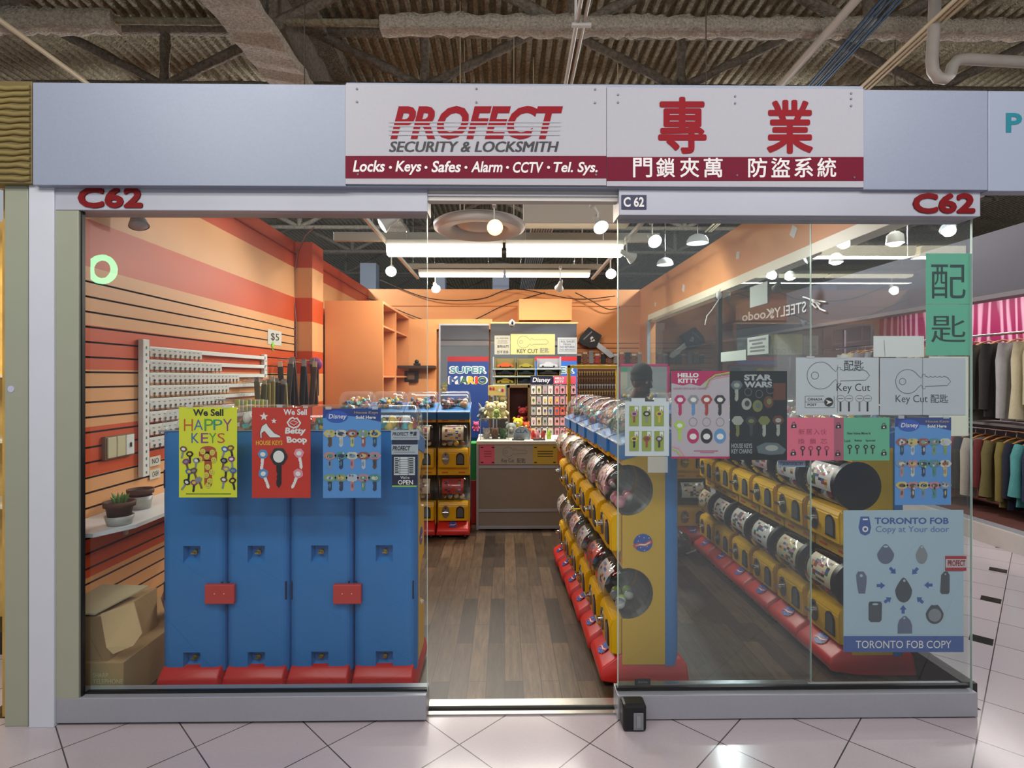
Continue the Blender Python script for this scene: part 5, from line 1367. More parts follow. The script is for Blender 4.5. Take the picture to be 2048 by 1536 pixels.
# ---------------------------------------------------------------- cupboard, shelf, partition things
SUEDE = mat('orange laminate', '#d98a52', .5, var=.03, vscale=5)
t = thing('cupboard', 'tall orange laminate cupboard with open side shelves beyond the slatwall pilaster', 'cupboard', (-1.6, 6.7, 0))
for nm, lo, hi in (('side_panel', (-1.92, 5.87, 0), (-1.30, 5.90, 2.32)), ('side_panel', (-1.92, 7.44, 0), (-1.30, 7.47, 2.32)), ('divider', (-1.90, 6.62, 0), (-1.31, 6.65, 2.29)), ('top_panel', (-1.92, 5.90, 2.29), (-1.30, 7.44, 2.32)), ('back_panel', (-1.92, 5.90, 0), (-1.90, 7.44, 2.29))):
    m = MB(); m.box(lo, hi, SUEDE, bev=.002); m.build(nm, t)
for z in (.5, 1.0, 1.5, 2.05):
    for ya, yb in ((5.90, 6.62), (6.65, 7.44)):
        m = MB(); m.box((-1.90, ya, z), (-1.32, yb, z+.02), SUEDE); m.build('shelf', t)
m = MB(); a = at(795, 737, 7.3); b = at(869, 731, 7.3); m.box((a.x, 7.28, a.z), (b.x, 7.499, b.z), mat('dark wood', '#3a2516', .5), bev=.003)
tag(m.build('wall_shelf'), 'dark wooden wall shelf on the orange partition beside the cupboard', 'shelf')
m = MB(); a = at(835, 731, 7.35); 
m.box((a.x-.05, 7.32, a.z), (a.x+.04, 7.38, a.z+.03), BLACK, bev=.006); m.ball((a.x-.01, 7.35, a.z+.05), .03, BLACK, 10)
tag(m.build('black_ornament'), 'small black lump-shaped ornament on the dark wall shelf', 'ornament')
t = thing('wall_box', 'black square control box under the dark wall shelf', 'box', tuple(at(822, 763, 7.5)))
m = MB(); a = at(809, 764, 7.44); b = at(836, 742, 7.44); m.box((a.x, 7.43, a.z), (b.x, 7.499, b.z), mat('black plastic', '#1d1712', .4), bev=.005); m.build('casing', t)
m = MB(); a = at(815, 759, 7.425); b = at(829, 747, 7.425); m.box((a.x, 7.424, a.z), (b.x, 7.43, b.z), mat('brown glass', '#6d5340', .25)); m.build('screen', t)
# mirror panels on the partition
MIR = mat('mirror', '#c9c7c0', .03, 1.0)
t = thing('wall_mirror', 'tall mirror set in the orange partition beside the banner', 'mirror', tuple(at(930, 880, 7.498)))
m = MB(); a = at(881, 1075, 7.49); b = at(978, 651, 7.49); m.box((a.x, 7.485, .35), (b.x, 7.499, b.z), MIR); m.build('glass', t)
m = MB(); m.box((a.x-.02, 7.48, .33), (a.x, 7.5, b.z+.02), ALU); m.box((a.x, 7.48, b.z), (b.x, 7.5, b.z+.02), ALU); m.build('frame', t)
t = thing('wall_mirror', 'wide mirror panel behind the counter carrying three paper notices', 'mirror', tuple(at(1068, 880, 7.498)))
m = MB(); a = at(981, 1075, 7.49); b = at(1153, 646, 7.49); m.box((a.x, 7.485, .35), (b.x, 7.499, b.z), MIR); m.build('glass', t)
YN = 7.47
t, fl = sheet_thing('notice', 'narrow white notice of small print on the mirror, left of the yellow key sign', 'notice', YN, 989, 671, 1020, 709, mat('notice paper', '#b5b1a0', .6))
m = MB(); fl.text(m, 'ALL SALES FINAL', 993, 675, 1017, 678, INK, 1); fl.text(m, 'NO REFUND', 996, 681, 1014, 683, INK, 1); fl.text(m, 'NO EXCHANGE', 995, 685, 1015, 687, INK, 1); fl.text(m, '貨物出門', 994, 690, 1017, 696, INK, 1, bold=.01); fl.text(m, '恕不退換', 994, 701, 1017, 707, INK, 1, bold=.01); m.build('lettering', t)
t, fl = sheet_thing('notice', 'pale yellow sign with an outline key reading KEY CUT on the mirror', 'notice', YN, 1021, 668, 1110, 709, mat('pale yellow card', '#c9c382', .6))
m = MB(); key_line(fl, m, 1035, 672, 1097, 696, LN, .7); m.build('key_drawing', t)
m = MB(); fl.text(m, 'KEY CUT', 1034, 698, 1076, 706, INK, 1, bold=.01); fl.text(m, '配匙', 1080, 696, 1098, 706, LN, 1, bold=.01); m.build('lettering', t)
t, fl = sheet_thing('notice', 'white notice boxed in blue reading ALL SALES FINAL on the mirror', 'notice', YN, 1115, 675, 1154, 708, mat('notice white', '#bcbfc0', .6))
BI = mat('blue ink', '#4a5a78', .5)
m = MB(); fl.line(m, [(1119, 679), (1151, 679), (1151, 703), (1119, 703)], .7, BI, 1, True); fl.text(m, 'ALL SALES', 1121, 681, 1149, 685, BI, 1, bold=.02); fl.text(m, 'FINAL', 1127, 687, 1143, 690, BI, 1, bold=.02); fl.text(m, 'NO RETURNS', 1121, 692, 1149, 696, BI, 1, bold=.02); fl.text(m, 'NO REFUNDS', 1121, 698, 1149, 701, BI, 1, bold=.02); m.build('lettering', t)
t = thing('security_camera', 'small white security camera with a black lens on top of the mirror panel', 'camera', tuple(at(1024, 650, 7.38)))
c = at(1024, 646, 7.38); m = MB(); m.ball(tuple(c), .042, WHITE, 16); m.tube([c, c+Vector((0, .09, .05))], .014, WHITE, n=8); m.build('housing', t)
m = MB(); m.ball((c.x+.004, c.y-.026, c.z), .024, BLACK, 12, (.8, 1, 1.1)); m.build('lens', t)
# giant key prop on the back wall
t = thing('giant_key_model', 'giant model key with a black square head and silver blade on the back wall', 'key model', tuple(at(1195, 716, 8.3)))
fl = Flat(8.28); m = MB()
hd = [(1178, 654), (1204, 671), (1199, 680), (1195, 690), (1193, 694), (1180, 696), (1166, 690), (1158, 684), (1162, 672)]
A = [fl.p(x, y) for x, y in hd]; n = len(A); B = [v+Vector((0, .12, 0)) for v in A]
m.add(A+B, [tuple(range(n)), tuple(range(n, 2*n))]+[(i, (i+1) % n, n+(i+1) % n, n+i) for i in range(n)], BLACK); m.build('key_head', t)
m = MB(); bl = [(1196, 683), (1226, 706), (1229, 713), (1221, 716), (1190, 691)]
A = [fl.p(x, y)+Vector((0, .03, 0)) for x, y in bl]; n = len(A); B = [v+Vector((0, .05, 0)) for v in A]
m.add(A+B, [tuple(range(n)), tuple(range(n, 2*n))]+[(i, (i+1) % n, n+(i+1) % n, n+i) for i in range(n)], mat('silver foil', '#b9b9b8', .3, .7)); m.build('key_blade', t)
m = MB(); fl.line(m, [(1167, 679), (1184, 663)], 2.2, mat('grey print', '#85888c', .5), 1); fl.disc(m, 1184, 677, 3.5, 4, PW, 1, 8); fl.poly(m, [(1180, 684), (1190, 682), (1187, 675)], PW, 1); m.build('printed_logo', t)
# goods on the back slatwall
for k in range(11):
    x = 1158+12.2*k; a = at(x, 727, 8.38); h = .12+.05*((k*7) % 3)/2
    t = thing('hanging_pack', 'small dark blister pack in the row along the back slatwall grooves', 'pack', (a.x, 8.38, a.z), 0, 'blister packs on the back slatwall')
    m = MB(); m.box((a.x-.035, 8.37, a.z), (a.x+.035, 8.41, a.z+h), [INK, CAPC['brown'], CAPC['grey'], CARDI[4]][k % 4], bev=.006); m.build('pack', t)
    m = MB(); m.box((a.x-.03, 8.372, a.z+h), (a.x+.03, 8.376, a.z+h+.03), CARDM[k % 3]); m.box((a.x-.003, 8.37, a.z+h+.02), (a.x+.003, 8.44, a.z+h+.026), CHROME); m.build('header_card', t)
def key_mesh(mt):
    m = MB(); n = 12
    o_ = [(.012*math.cos(2*PI*i/n), .012*math.sin(2*PI*i/n)-.012) for i in range(n)]
    for pts in (o_, [(-.004, -.022), (.004, -.022), (.004, -.05), (0, -.055), (-.004, -.05)]):
        k = len(pts); vs = [(x, -.001, z) for x, z in pts]+[(x, .001, z) for x, z in pts]
        m.add(vs, [tuple(range(k)), tuple(range(k, 2*k))]+[(i, (i+1) % k, k+(i+1) % k, k+i) for i in range(k)], mt)
    return m.mesh('key_blank')
KM = [key_mesh(mat('brass key', '#a98a52', .35, .8)), key_mesh(mat('steel key', '#a5a29a', .35, .8)), key_mesh(mat('bronze key', '#7d5b3a', .4, .7))]
m = MB(); a = at(1156, 820, 8.42); b = at(1246, 738, 8.42); m.box((a.x, 8.415, a.z), (b.x, 8.435, b.z), mat('brown pegboard', '#5a4232', .7), bev=.003)
tag(m.build('peg_board'), 'brown peg board of hanging key blanks behind the yellow frame', 'board')
rows = 6
for r_ in range(rows):
    for c_ in range(17):
        x = 1159+5.1*c_; y = 742+13*r_; p = at(x, y, 8.39)
        o = bpy.data.objects.new('key_blank', KM[(r_*5+c_*3) % 3]); COL.objects.link(o); o.location = p; o.scale = (1.35, 8, 1.35)
        tag(o, 'key blank hanging on the brown peg board behind the yellow frame', 'key', 'key blanks on the brown peg board')
# yellow framed rack and pink framed mirror
def framed(name, lab, cat, x0, x1, ytop, Y, mt, mid=None, lowz=.0):
    a = at(x0, ytop, Y); b = at(x1, ytop, Y); t = thing(name, lab, cat, ((a.x+b.x)/2, Y, 0)); w_ = .028
    m = MB(); m.box((a.x, Y, lowz), (a.x+w_, Y+.03, a.z), mt, bev=.004); m.box((b.x-w_, Y, lowz), (b.x, Y+.03, a.z), mt, bev=.004); m.box((a.x, Y, a.z-w_), (b.x, Y+.03, a.z), mt, bev=.004); m.box((a.x, Y, .3), (b.x, Y+.03, .33), mt); m.build('frame', t)
    return t, a, b
t, a, b = framed('framed_stand', 'yellow framed floor stand with clear front behind the middle row', 'stand', 1135, 1239, 730, 4.86, mat('yellow frame paint', '#d9b512', .4))
for s_ in (a.x+.01, b.x-.03):
    m = MB(); m.box((s_, 4.855, 0), (s_+.02, 5.05, .03), mat('yellow frame paint', '#d9b512', .4)); m.build('foot', t)
t, a, b = framed('framed_mirror', 'magenta framed floor mirror behind the person in the beanie', 'mirror', 1236, 1340, 728, 5.85, mat('magenta frame paint', '#a81d5e', .4))
m = MB(); m.box((a.x+.02, 5.862, .31), (b.x-.02, 5.87, a.z-.02), MIR); m.build('glass', t)
for s_ in (a.x+.01, b.x-.03):
    m = MB(); m.box((s_, 5.75, 0), (s_+.02, 6.05, .03), mat('magenta frame paint', '#a81d5e', .4)); m.build('foot', t)
# cables drooping on the back wall
for k, (pts, lab) in enumerate((([(640, 575), (740, 598), (850, 640), (930, 645), (1010, 610), (1090, 585)], 'dark cable drooping low across the top of the back wall'), ([(760, 560), (860, 597), (960, 598), (1030, 578), (1150, 598), (1230, 592)], 'dark cable sagging along the top edge of the back wall'), ([(1150, 585), (1180, 600), (1215, 618), (1240, 615)], 'short dark cable hanging at the top corner of the back wall'))):
    m = MB(); P = [at(x, y, 8.38) for x, y in pts]; Q = []
    for i in range(len(P)-1):
        for u in range(6):
            f_ = u/6; p0 = P[max(i-1, 0)]; p1 = P[i]; p2 = P[i+1]; p3 = P[min(i+2, len(P)-1)]
            Q.append(.5*((2*p1)+(p2-p0)*f_+(2*p0-5*p1+4*p2-p3)*f_*f_+(3*p1-p0-3*p2+p3)*f_**3))
    Q.append(P[-1]); m.tube(Q, .008, mat('dark cable', '#3b2a20', .5), n=6); tag(m.build('hanging_cable'), lab, 'cable')
m = MB(); P = [at(628, 455, 5.5), at(612, 470, 5.5), at(596, 500, 5.5), at(589, 545, 5.5), at(588, 600, 5.5), at(592, 640, 5.5), at(592, 715, 5.5)]
m.tube(P, .006, mat('pink grey cable', '#8e5a50', .5), n=6); tag(m.build('hanging_cable'), 'thin cable running down the front of the striped pilaster', 'cable')
m = MB(); P = [at(1440, 578, 5.2), at(1437, 600, 5.2), at(1424, 620, 5.2), at(1414, 632, 5.2), at(1410, 650, 5.2)]
m.tube(P, .005, WHITE, n=6); m.ball(tuple(at(1438, 590, 5.2)), .03, WHITE, 8, (1, 1, 1.4)); tag(m.build('hanging_cable'), 'white cable dangling from the side window post', 'cable')

# ---------------------------------------------------------------- counter and what stands on it
CT = mat('counter laminate', '#8b8177', .5, bump=.02, var=.03, vscale=30); CTT = mat('counter top', '#dcd8cc', .35)
YC = 5.39; a = at(955, 882, YC); X0 = a.x; ZC = a.z; X1 = 1.02
t = thing('counter', 'grey laminate shop counter with aluminium edging and coloured notices', 'counter', ((X0+X1)/2, YC+.25, 0))
m = MB(); m.box((X0+.01, YC+.01, 0.02), (X1, YC+.55, ZC-.03), CT); m.build('body', t)
m = MB(); m.box((X0-.01, YC-.01, ZC-.035), (X1+.02, YC+.57, ZC), CTT, bev=.004); m.build('worktop', t)
for y0, y1 in ((931, 937), (1018, 1024), (1052, 1058)):
    m = MB(); m.box((X0, YC-.004, at(955, y1, YC).z), (X1, YC+.01, at(955, y0, YC).z), ALU, bev=.002); m.build('edge_strip', t)
m = MB(); m.box((X0-.012, YC-.006, 0), (X0+.012, YC+.02, ZC-.035), ALU, bev=.002); m.build('corner_post', t)
for x0, x1, mt, lab, tx in ((959, 992, ROSE, 'rose pink notice at the outer end of the counter front', 0), (989, 1066, mat('notice grey', '#a9a79e', .6), 'grey sheet with an outline key reading Key Cut on the counter front', 1), (1066, 1115, mat('notice mustard', '#c5a83e', .6), 'mustard notice with small keys on the counter front', 2), (1115, 1140, mat('notice orange', '#d8702c', .6), 'orange notice on the counter front beside the middle row', 3)):
    t, fl = sheet_thing('notice', lab, 'notice', YC+.003-.0015*tx, x0, 890, x1, 929, mt, .001)
    m = MB()
    if tx == 1: key_line(fl, m, 1006, 894, 1054, 914, LN, .7); fl.text(m, 'Key Cut', 1003, 917, 1028, 927, INK, 1); fl.text(m, '配匙', 1034, 917, 1051, 926, INK, 1); m.build('lettering', t)
    else:
        for yy in (895, 925):
            for xx in (x0+5, x1-6): fl.rect(m, xx-2.5, yy-1.2, xx+2.5, yy+1.2, INK, 1)
        for k in range(3): fl.rect(m, x0+9, 902+5*k, x1-9, 903.6+5*k, CARDI[4] if tx == 0 else INK, 1)
        m.build('printed_text', t)
def plush(lab, px, py, Y, s, body, face=None, ears='round', rz=0):
    c = at(px, py, Y); t = thing('plush_toy', lab, 'plush toy', tuple(c), rz)
    m = MB(); m.ball((0, 0, .42*s), .42*s, body, 16, (.95, .8, 1)); m.build('body', t, keep=True)
    m = MB(); m.ball((0, -.05*s, 1.05*s), .40*s, body, 16, (1.1, .9, .95))
    m.ball((0, -.36*s, .98*s), .14*s, face or body, 10, (1.2, .8, .8)); m.build('head', t, keep=True)
    for sx in (-1, 1):
        m = MB()
        if ears == 'round': m.ball((sx*.33*s, 0, 1.38*s), .14*s, body, 10, (1, .6, 1))
        else: m.tube([(sx*.2*s, 0, 1.3*s), (sx*.34*s, 0, 1.6*s), (sx*.44*s, 0, 1.85*s)], .1*s, body, 8, True, True, [.12*s, .11*s, .03*s])
        m.build('ear', t, keep=True)
        m = MB(); m.ball((sx*.16*s, -.385*s, 1.12*s), .04*s, INK, 8); m.build('eye', t, keep=True)
        m = MB(); m.tube([(sx*.32*s, -.05*s, .66*s), (sx*.5*s, -.25*s, .5*s), (sx*.5*s, -.36*s, .42*s)], .12*s, body, 8, True, True, [.13*s, .12*s, .09*s]); m.build('arm', t, keep=True)
        m = MB(); m.ball((sx*.26*s, -.35*s, .12*s), .17*s, body, 10, (.9, 1.2, .8)); m.build('leg', t, keep=True)
    return t
FCR = mat('cream plush', '#e5d79c', .95, bump=.5, bscale=90); FGR = mat('grey plush', '#8f948e', .95, bump=.5, bscale=90); FGN = mat('green plush', '#9db36a', .95, bump=.5, bscale=90)
FYE = mat('yellow plush', '#d9bf2c', .95, bump=.4, bscale=90); FOR = mat('orange plush', '#c85a2c', .95, bump=.4, bscale=90); FPI = mat('pink plush', '#c9577f', .95, bump=.4, bscale=90); FDK = mat('navy plush', '#232a52', .95, bump=.4, bscale=90); FWH = mat('white plush', '#cfc8bc', .95, bump=.4, bscale=90)
# clear case the plush toys stand on
t = thing('display_case', 'clear display case on the counter with soft toys in it and on it', 'display case', tuple(at(989, 880, 5.6)))
a = at(960, 880, 5.48); b = at(1018, 836, 5.48); m = MB(); m.box((a.x, 5.48, ZC+.001), (b.x, 5.76, b.z), CLR); m.build('clear_walls', t)
m = MB()
for x in (a.x, b.x-.006): m.box((x, 5.474, ZC), (x+.006, 5.48, b.z), mat('case edge', '#c8d0cc', .3))
m.box((a.x, 5.474, b.z-.006), (b.x, 5.48, b.z), mat('case edge', '#c8d0cc', .3)); m.build('edge_frame', t)
plush('cream plush toy on top of the clear case, the one nearer the banner', 982, 838, 5.58, .12, FCR, FWH)
plush('cream plush toy on top of the clear case, beside the other cream one', 1003, 838, 5.6, .12, FCR, FWH, 'round', .2)
plush('green plush toy squeezed between the cream ones on the clear case', 993, 838, 5.50, .07, FGN)
plush('grey plush toy perched at the outer edge of the clear case', 966, 842, 5.6, .10, FGR, None, 'long')
plush('pale plush toy inside the clear case, outer side', 973, 880, 5.6, .085, FWH); plush('brown plush toy inside the clear case, middle', 990, 880, 5.64, .085, mat('brown plush', '#8c6a50', .95, bump=.4, bscale=90)); plush('green plush toy inside the clear case, inner side', 1006, 880, 5.6, .085, mat('dark green plush', '#4d6b44', .95, bump=.4, bscale=90))
plush('grey plush toy standing beside the clear case', 1022, 881, 5.72, .13, FGR, FWH)
plush('yellow plush toy with a pale muzzle in front of the dark cabinet', 1036, 868, 5.85, .12, FYE, FCR)
plush('orange plush toy in front of the dark cabinet', 1052, 868, 5.88, .09, FOR, FCR)
plush('pink plush toy hanging low beside the banner', 952, 862, 5.9, .07, FPI)
m = MB(); a = at(958, 868, 5.95); b = at(1062, 868, 5.95); m.box((a.x, 5.80, a.z-.03), (b.x, 5.94, a.z), CTT); m.box((a.x, 5.80, ZC), (a.x+.02, 5.94, a.z-.03), CTT); m.box((b.x-.02, 5.80, ZC), (b.x, 5.94, a.z-.03), CTT)
tag(m.build('counter_riser'), 'low pale riser shelf at the back of the counter carrying soft toys', 'shelf')
# arched white sign
fl = Flat(5.5); t = thing('arched_sign', 'white arch-topped sign with blue letters CLA on the counter', 'sign', tuple(at(1044, 881, 5.5)))
m = MB(); arcp = [(1044+17*math.cos(PI*i/14), 870-17*math.sin(PI*i/14)) for i in range(15)]+[(1027, 881), (1061, 881)]
A = [fl.p(x, y) for x, y in arcp]; n = len(A); B = [v+Vector((0, .02, 0)) for v in A]
m.add(A+B, [tuple(range(n)), tuple(range(n, 2*n))]+[(i, (i+1) % n, n+(i+1) % n, n+i) for i in range(n)], mat('sign pale', '#bcd0de', .4)); m.build('board', t)
m = MB(); fl.text(m, 'CLA', 1031, 859, 1055, 866, mat('print azure', '#3f86c8', .4), 1, bold=.02); m.build('lettering', t)
for k, (px, c, lab) in enumerate(((1066, CAPC['red'], 'red'), (1075, CAPC['pink'], 'pink'), (1086, CARDI[4], 'dark red'), (1098, CAPC['green'], 'lime'))):
    a = at(px, 879, 5.55); m = MB(); m.lathe([(.0, 0), (.022, .002), (.024, .05), (.012, .075), (.012, .09), (.0, .092)], c, (a.x, 5.55, ZC), 12); tag(m.build('little_bottle'), 'small %s bottle standing on the counter beside the arched sign' % lab, 'bottle')
for k, px in enumerate((1036, 1078, 1120)):
    a = at(px, 882, 5.47); m = MB(); m.box((a.x-.06, 5.42, ZC), (a.x+.06, 5.5, ZC+.012), [INK, INK, WHITE][k], bev=.003); m.cyl((a.x+.02, 5.46, ZC+.012), .02, .012, CHROME, 'z', 12)
    tag(m.build('counter_gadget'), ['flat black device at the foot of the arched sign', 'flat black device in front of the little bottles', 'flat white device at the inner end of the counter'][k], 'gadget')

# cabinets and racks behind the counter
t = thing('dark_cabinet', 'brown open cabinet with a dark red lining behind the counter', 'cabinet', tuple(at(1038, 880, 6.3)))
a = at(1015, 770, 6.2); b = at(1060, 770, 6.2); WB = mat('brown cabinet', '#5c4424', .5)
for nm, lo, hi, mt in (('side_panel', (a.x, 6.2, 0), (a.x+.025, 6.4, a.z), WB), ('side_panel', (b.x-.025, 6.2, 0), (b.x, 6.4, a.z), WB), ('top_panel', (a.x, 6.2, a.z-.03), (b.x, 6.4, a.z), WB), ('back_panel', (a.x, 6.385, 0), (b.x, 6.405, a.z), mat('dark red lining', '#4a1410', .6)), ('shelf', (a.x+.02, 6.22, .95), (b.x-.02, 6.385, .97), WB)):
    m = MB(); m.box(lo, hi, mt); m.build(nm, t)
plush('dark red plush toy on the cabinet shelf behind the yellow one', 1046, 840, 6.30, .13, mat('maroon plush', '#7a1a1a', .95, bump=.4, bscale=90)).location.z = .97
# banners
t, fl = sheet_thing('banner', 'blue banner with a red top band reading SUPER MARIO beside the counter', 'banner', 7.474, 895, 713, 977, 875, mat('banner blue', '#1c3f86', .5), .004)
RB = mat('banner red', '#a32025', .5)
m = MB(); fl.rect(m, 895, 713, 977, 723, RB, 1); m.build('top_band', t)
m = MB(); heavy(fl, m, 'SUPER', 898, 732, 974, 748, PW, 2, 1.8); heavy(fl, m, 'MARIO', 896, 752, 976, 769, PW, 2, 1.8); m.build('lettering_outline', t)
m = MB(); fl.text(m, 'SUPER', 901, 734, 971, 746, mat('letter teal', '#2b8f9c', .4), 6, bold=.012)
for ch, x0, x1, c in (('M', 900, 920, CARDI[3]), ('A', 921, 935, CARDI[1]), ('R', 937, 949, LOGO_Y), ('I', 951, 955, LOGO_R), ('O', 957, 972, CARDI[1])): heavy(fl, m, ch, x0-1, 753, x1+1, 768, c, 6, .8)
m.build('lettering', t)
t, fl = sheet_thing('banner', 'blue and red banner half hidden behind the boxed model cars', 'banner', 7.474, 1070, 713, 1154, 850, mat('banner bright blue', '#2a6fd0', .5), .004)
m = MB(); fl.rect(m, 1070, 713, 1154, 722, mat('banner scarlet', '#c22230', .5), 1); m.build('top_band', t)
m = MB(); heavy(fl, m, 'SUPER', 1076, 732, 1150, 748, PW, 2, 1.8); m.build('lettering_outline', t)
m = MB(); fl.text(m, 'SUPER', 1079, 734, 1147, 746, mat('letter teal', '#2b8f9c', .4), 6, bold=.012); m.build('lettering', t)
# model cars in boxes
t = thing('display_shelf', 'narrow metal shelving holding the boxed model cars behind the counter', 'shelf', tuple(at(1055, 880, 6.55)))
a = at(985, 770, 6.5); b = at(1125, 770, 6.5)
for k, y in enumerate((737.5, 752.5, 769)):
    z = at(1000, y, 6.45).z; m = MB(); m.box((a.x, 6.42, z-.012), (b.x, 6.68, z), CLR if False else mat('glass shelf', '#8a9a98', .2), bev=.002); m.build('shelf', t)
for x in (a.x, b.x-.015):
    m = MB(); m.box((x, 6.66, 0), (x+.015, 6.69, at(0, 712, 6.5).z), ALU); m.build('upright', t)
carc = [('orange', '#c8552a'), ('olive yellow', '#9a8c34'), ('silver', '#b9bdc2'), ('black', '#1b1b1e'), ('dark green', '#2d3a2c'), ('gunmetal', '#34363c'), ('yellow', '#c9a92c'), ('navy', '#20283c'), ('charcoal', '#2a2a2e')]
for r_ in range(3):
    for c_ in range(3):
        zb = at(1000, (737.5, 752.5, 769)[r_], 6.45).z; hgt = (.125, .078, .085)[r_]
        xa = at((990, 1034, 1074)[c_], 0, 6.45).x; xb = at((1031, 1070, 1120)[c_], 0, 6.45).x; nm, cc = carc[r_*3+c_]
        t = thing('boxed_model_car', '%s model car in a window box, %s shelf behind the counter' % (nm, ('top', 'middle', 'lowest')[r_]), 'model car', ((xa+xb)/2, 6.5, zb), 0, 'boxed model cars')
        m = MB(); BX = mat('car box', '#3a352f' if (r_+c_) % 2 else '#6d6230', .5) if not (r_ == 0 and c_ == 2) else mat('pale car box', '#8f8d93', .5)
        m.box((xa, 6.44, zb), (xb, 6.57, zb+.012), BX); m.box((xa, 6.56, zb+.012), (xb, 6.57, zb+hgt), BX); m.box((xa, 6.44, zb+.012), (xa+.008, 6.56, zb+hgt), BX); m.box((xb-.008, 6.44, zb+.012), (xb, 6.56, zb+hgt), BX); m.build('box', t)
        m = MB(); L_ = (xb-xa)*.8; cx_ = (xa+xb)/2; s_ = L_; z0_ = zb+.018
        pr = [(-.5, .03), (-.5, .12), (-.42, .17), (-.24, .19), (-.12, .29), (.12, .29), (.26, .19), (.45, .15), (.5, .1), (.5, .03)]
        hs = min(1, (hgt-.025)/(.29*s_)); pr = [(cx_+u*s_, z0_+v*s_*hs) for u, v in pr]
        m.prism(pr, 6.46, 6.53, mat('car '+nm, cc, .25, .2, coat=.5), 'y'); m.build('car_body', t)
        for u in (-.3, .3):
            m = MB(); m.cyl((cx_+u*s_, 6.455, z0_+.05*s_*hs), .05*s_, .08, BLACK, 'y', 12); m.build('wheel', t)
# card racks
t = thing('card_rack', 'wire rack of small carded key rings with a Disney header', 'rack', tuple(at(1085, 880, 5.98)))
fl = Flat(5.98)
a = at(1062, 878, 5.98); b = at(1106, 752, 5.98)
m = MB(); fl.slab(m, 1061, 752, 1105.5, 768, NAVY, .004); fl.text(m, 'Disney', 1065, 755, 1101, 767, PW, 1, bold=.02, shear=.15); m.build('header', t)
m = MB()
for y in (770, 791, 812, 833, 854): m.tube([fl.p(1061, y+.5), fl.p(1106, y+.5)], .003, CHROME, n=6)
for x in (1061, 1105.5): m.tube([fl.p(x, 768), Vector((fl.p(x, 0).x, 5.98, ZC+.0))], .004, CHROME, n=6)
m.build('wire_frame', t)
t = thing('card_rack', 'wire rack of small pink carded key rings with a HELLO KITTY header', 'rack', tuple(at(1130, 880, 5.98)))
m = MB(); fl.slab(m, 1107, 752, 1152, 768, mat('rose header', '#c44a66', .5), .004); fl.text(m, 'HELLO', 1110, 754, 1128, 759, PW, 1, bold=.03); fl.text(m, 'KITTY', 1110, 761, 1128, 766, PW, 1, bold=.03); fl.disc(m, 1140, 761, 6, 5, LOGO_R, 1, 10); m.build('header', t)
m = MB()
for y in (770, 791, 812, 833, 854): m.tube([fl.p(1107, y+.5), fl.p(1152, y+.5)], .003, CHROME, n=6)
for x in (1107, 1152): m.tube([fl.p(x, 768), Vector((fl.p(x, 0).x, 5.98, ZC+.0))], .004, CHROME, n=6)
m.build('wire_frame', t)
m = MB(); m.box((fl.p(1060, 0).x, 5.99, .0), (fl.p(1153, 0).x, 6.03, at(0, 768, 5.98).z), mat('rack backing', '#6e625c', .6)); tag(m.build('rack_backing_board'), 'grey-brown backing board behind the two wire card racks', 'board')
for r_ in range(5):
    for c_ in range(8):
        x = (1067, 1078, 1090, 1101, 1114, 1125, 1136, 1147)[c_]; y = 772+21*r_; pk = c_ > 3
        p = fl.p(x, y+15); t = thing('key_ring_card', 'small %s key ring card on wire row %s of the %s rack' % ('pink' if pk else 'white', ('one', 'two', 'three', 'four', 'five')[r_], 'pink-headed' if pk else 'navy-headed'), 'card', tuple(p), 0, 'carded key rings on the wire racks')
        m = MB(); q = Flat(5.966); q.slab(m, x-4.6, y, x+4.6, y+16, (mat('pink card', '#cf8f98', .5) if r_ != 2 else mat('coral card', '#c4553f', .5)) if pk else CARDM[(r_+c_) % 3], .002); m.build('card', t)
        m = MB(); q.disc(m, x, y+7.5, 2.4, 3.2, RC.choice(CARDI), 1.2, 10); q.rect(m, x-1, y+10, x+1, y+13.5, RC.choice(CARDI), 1.2); m.build('key_ring', t)
m = MB(); q = Flat(5.7); a = q.p(976, 791); b = q.p(1011, 771); m.box((a.x, 5.7, a.z), (b.x, 5.74, b.z), mat('toy box yellow', '#d9c070', .5), bev=.002)
for k in range(5): q.disc(m, 981+6*k, 779+RC.uniform(-2, 2), 2.6, 3.4, [PK, LOGO_R, CAPC['yellow'], PW, PK][k], 1, 8)
m.box(((a.x+b.x)/2-.004, 5.72, ZC), ((a.x+b.x)/2+.004, 5.728, a.z), CHROME)
tag(m.build('boxed_toy'), 'small bright boxed toy held up on a rod above the cream plush toys', 'toy')
m = MB(); a = at(940, 935, 5.6); b = at(953, 886, 5.6); m.box((a.x, 5.6, 0), (b.x, 5.8, b.z), mat('green bin', '#2f9a44', .5), bev=.01); m.box((a.x-.002, 5.598, 0), (b.x+.002, 5.802, (b.z)*.55), mat('red bin part', '#b52a25', .5), bev=.01)
tag(m.build('waste_bin'), 'narrow green and red bin in the gap beside the counter', 'bin')
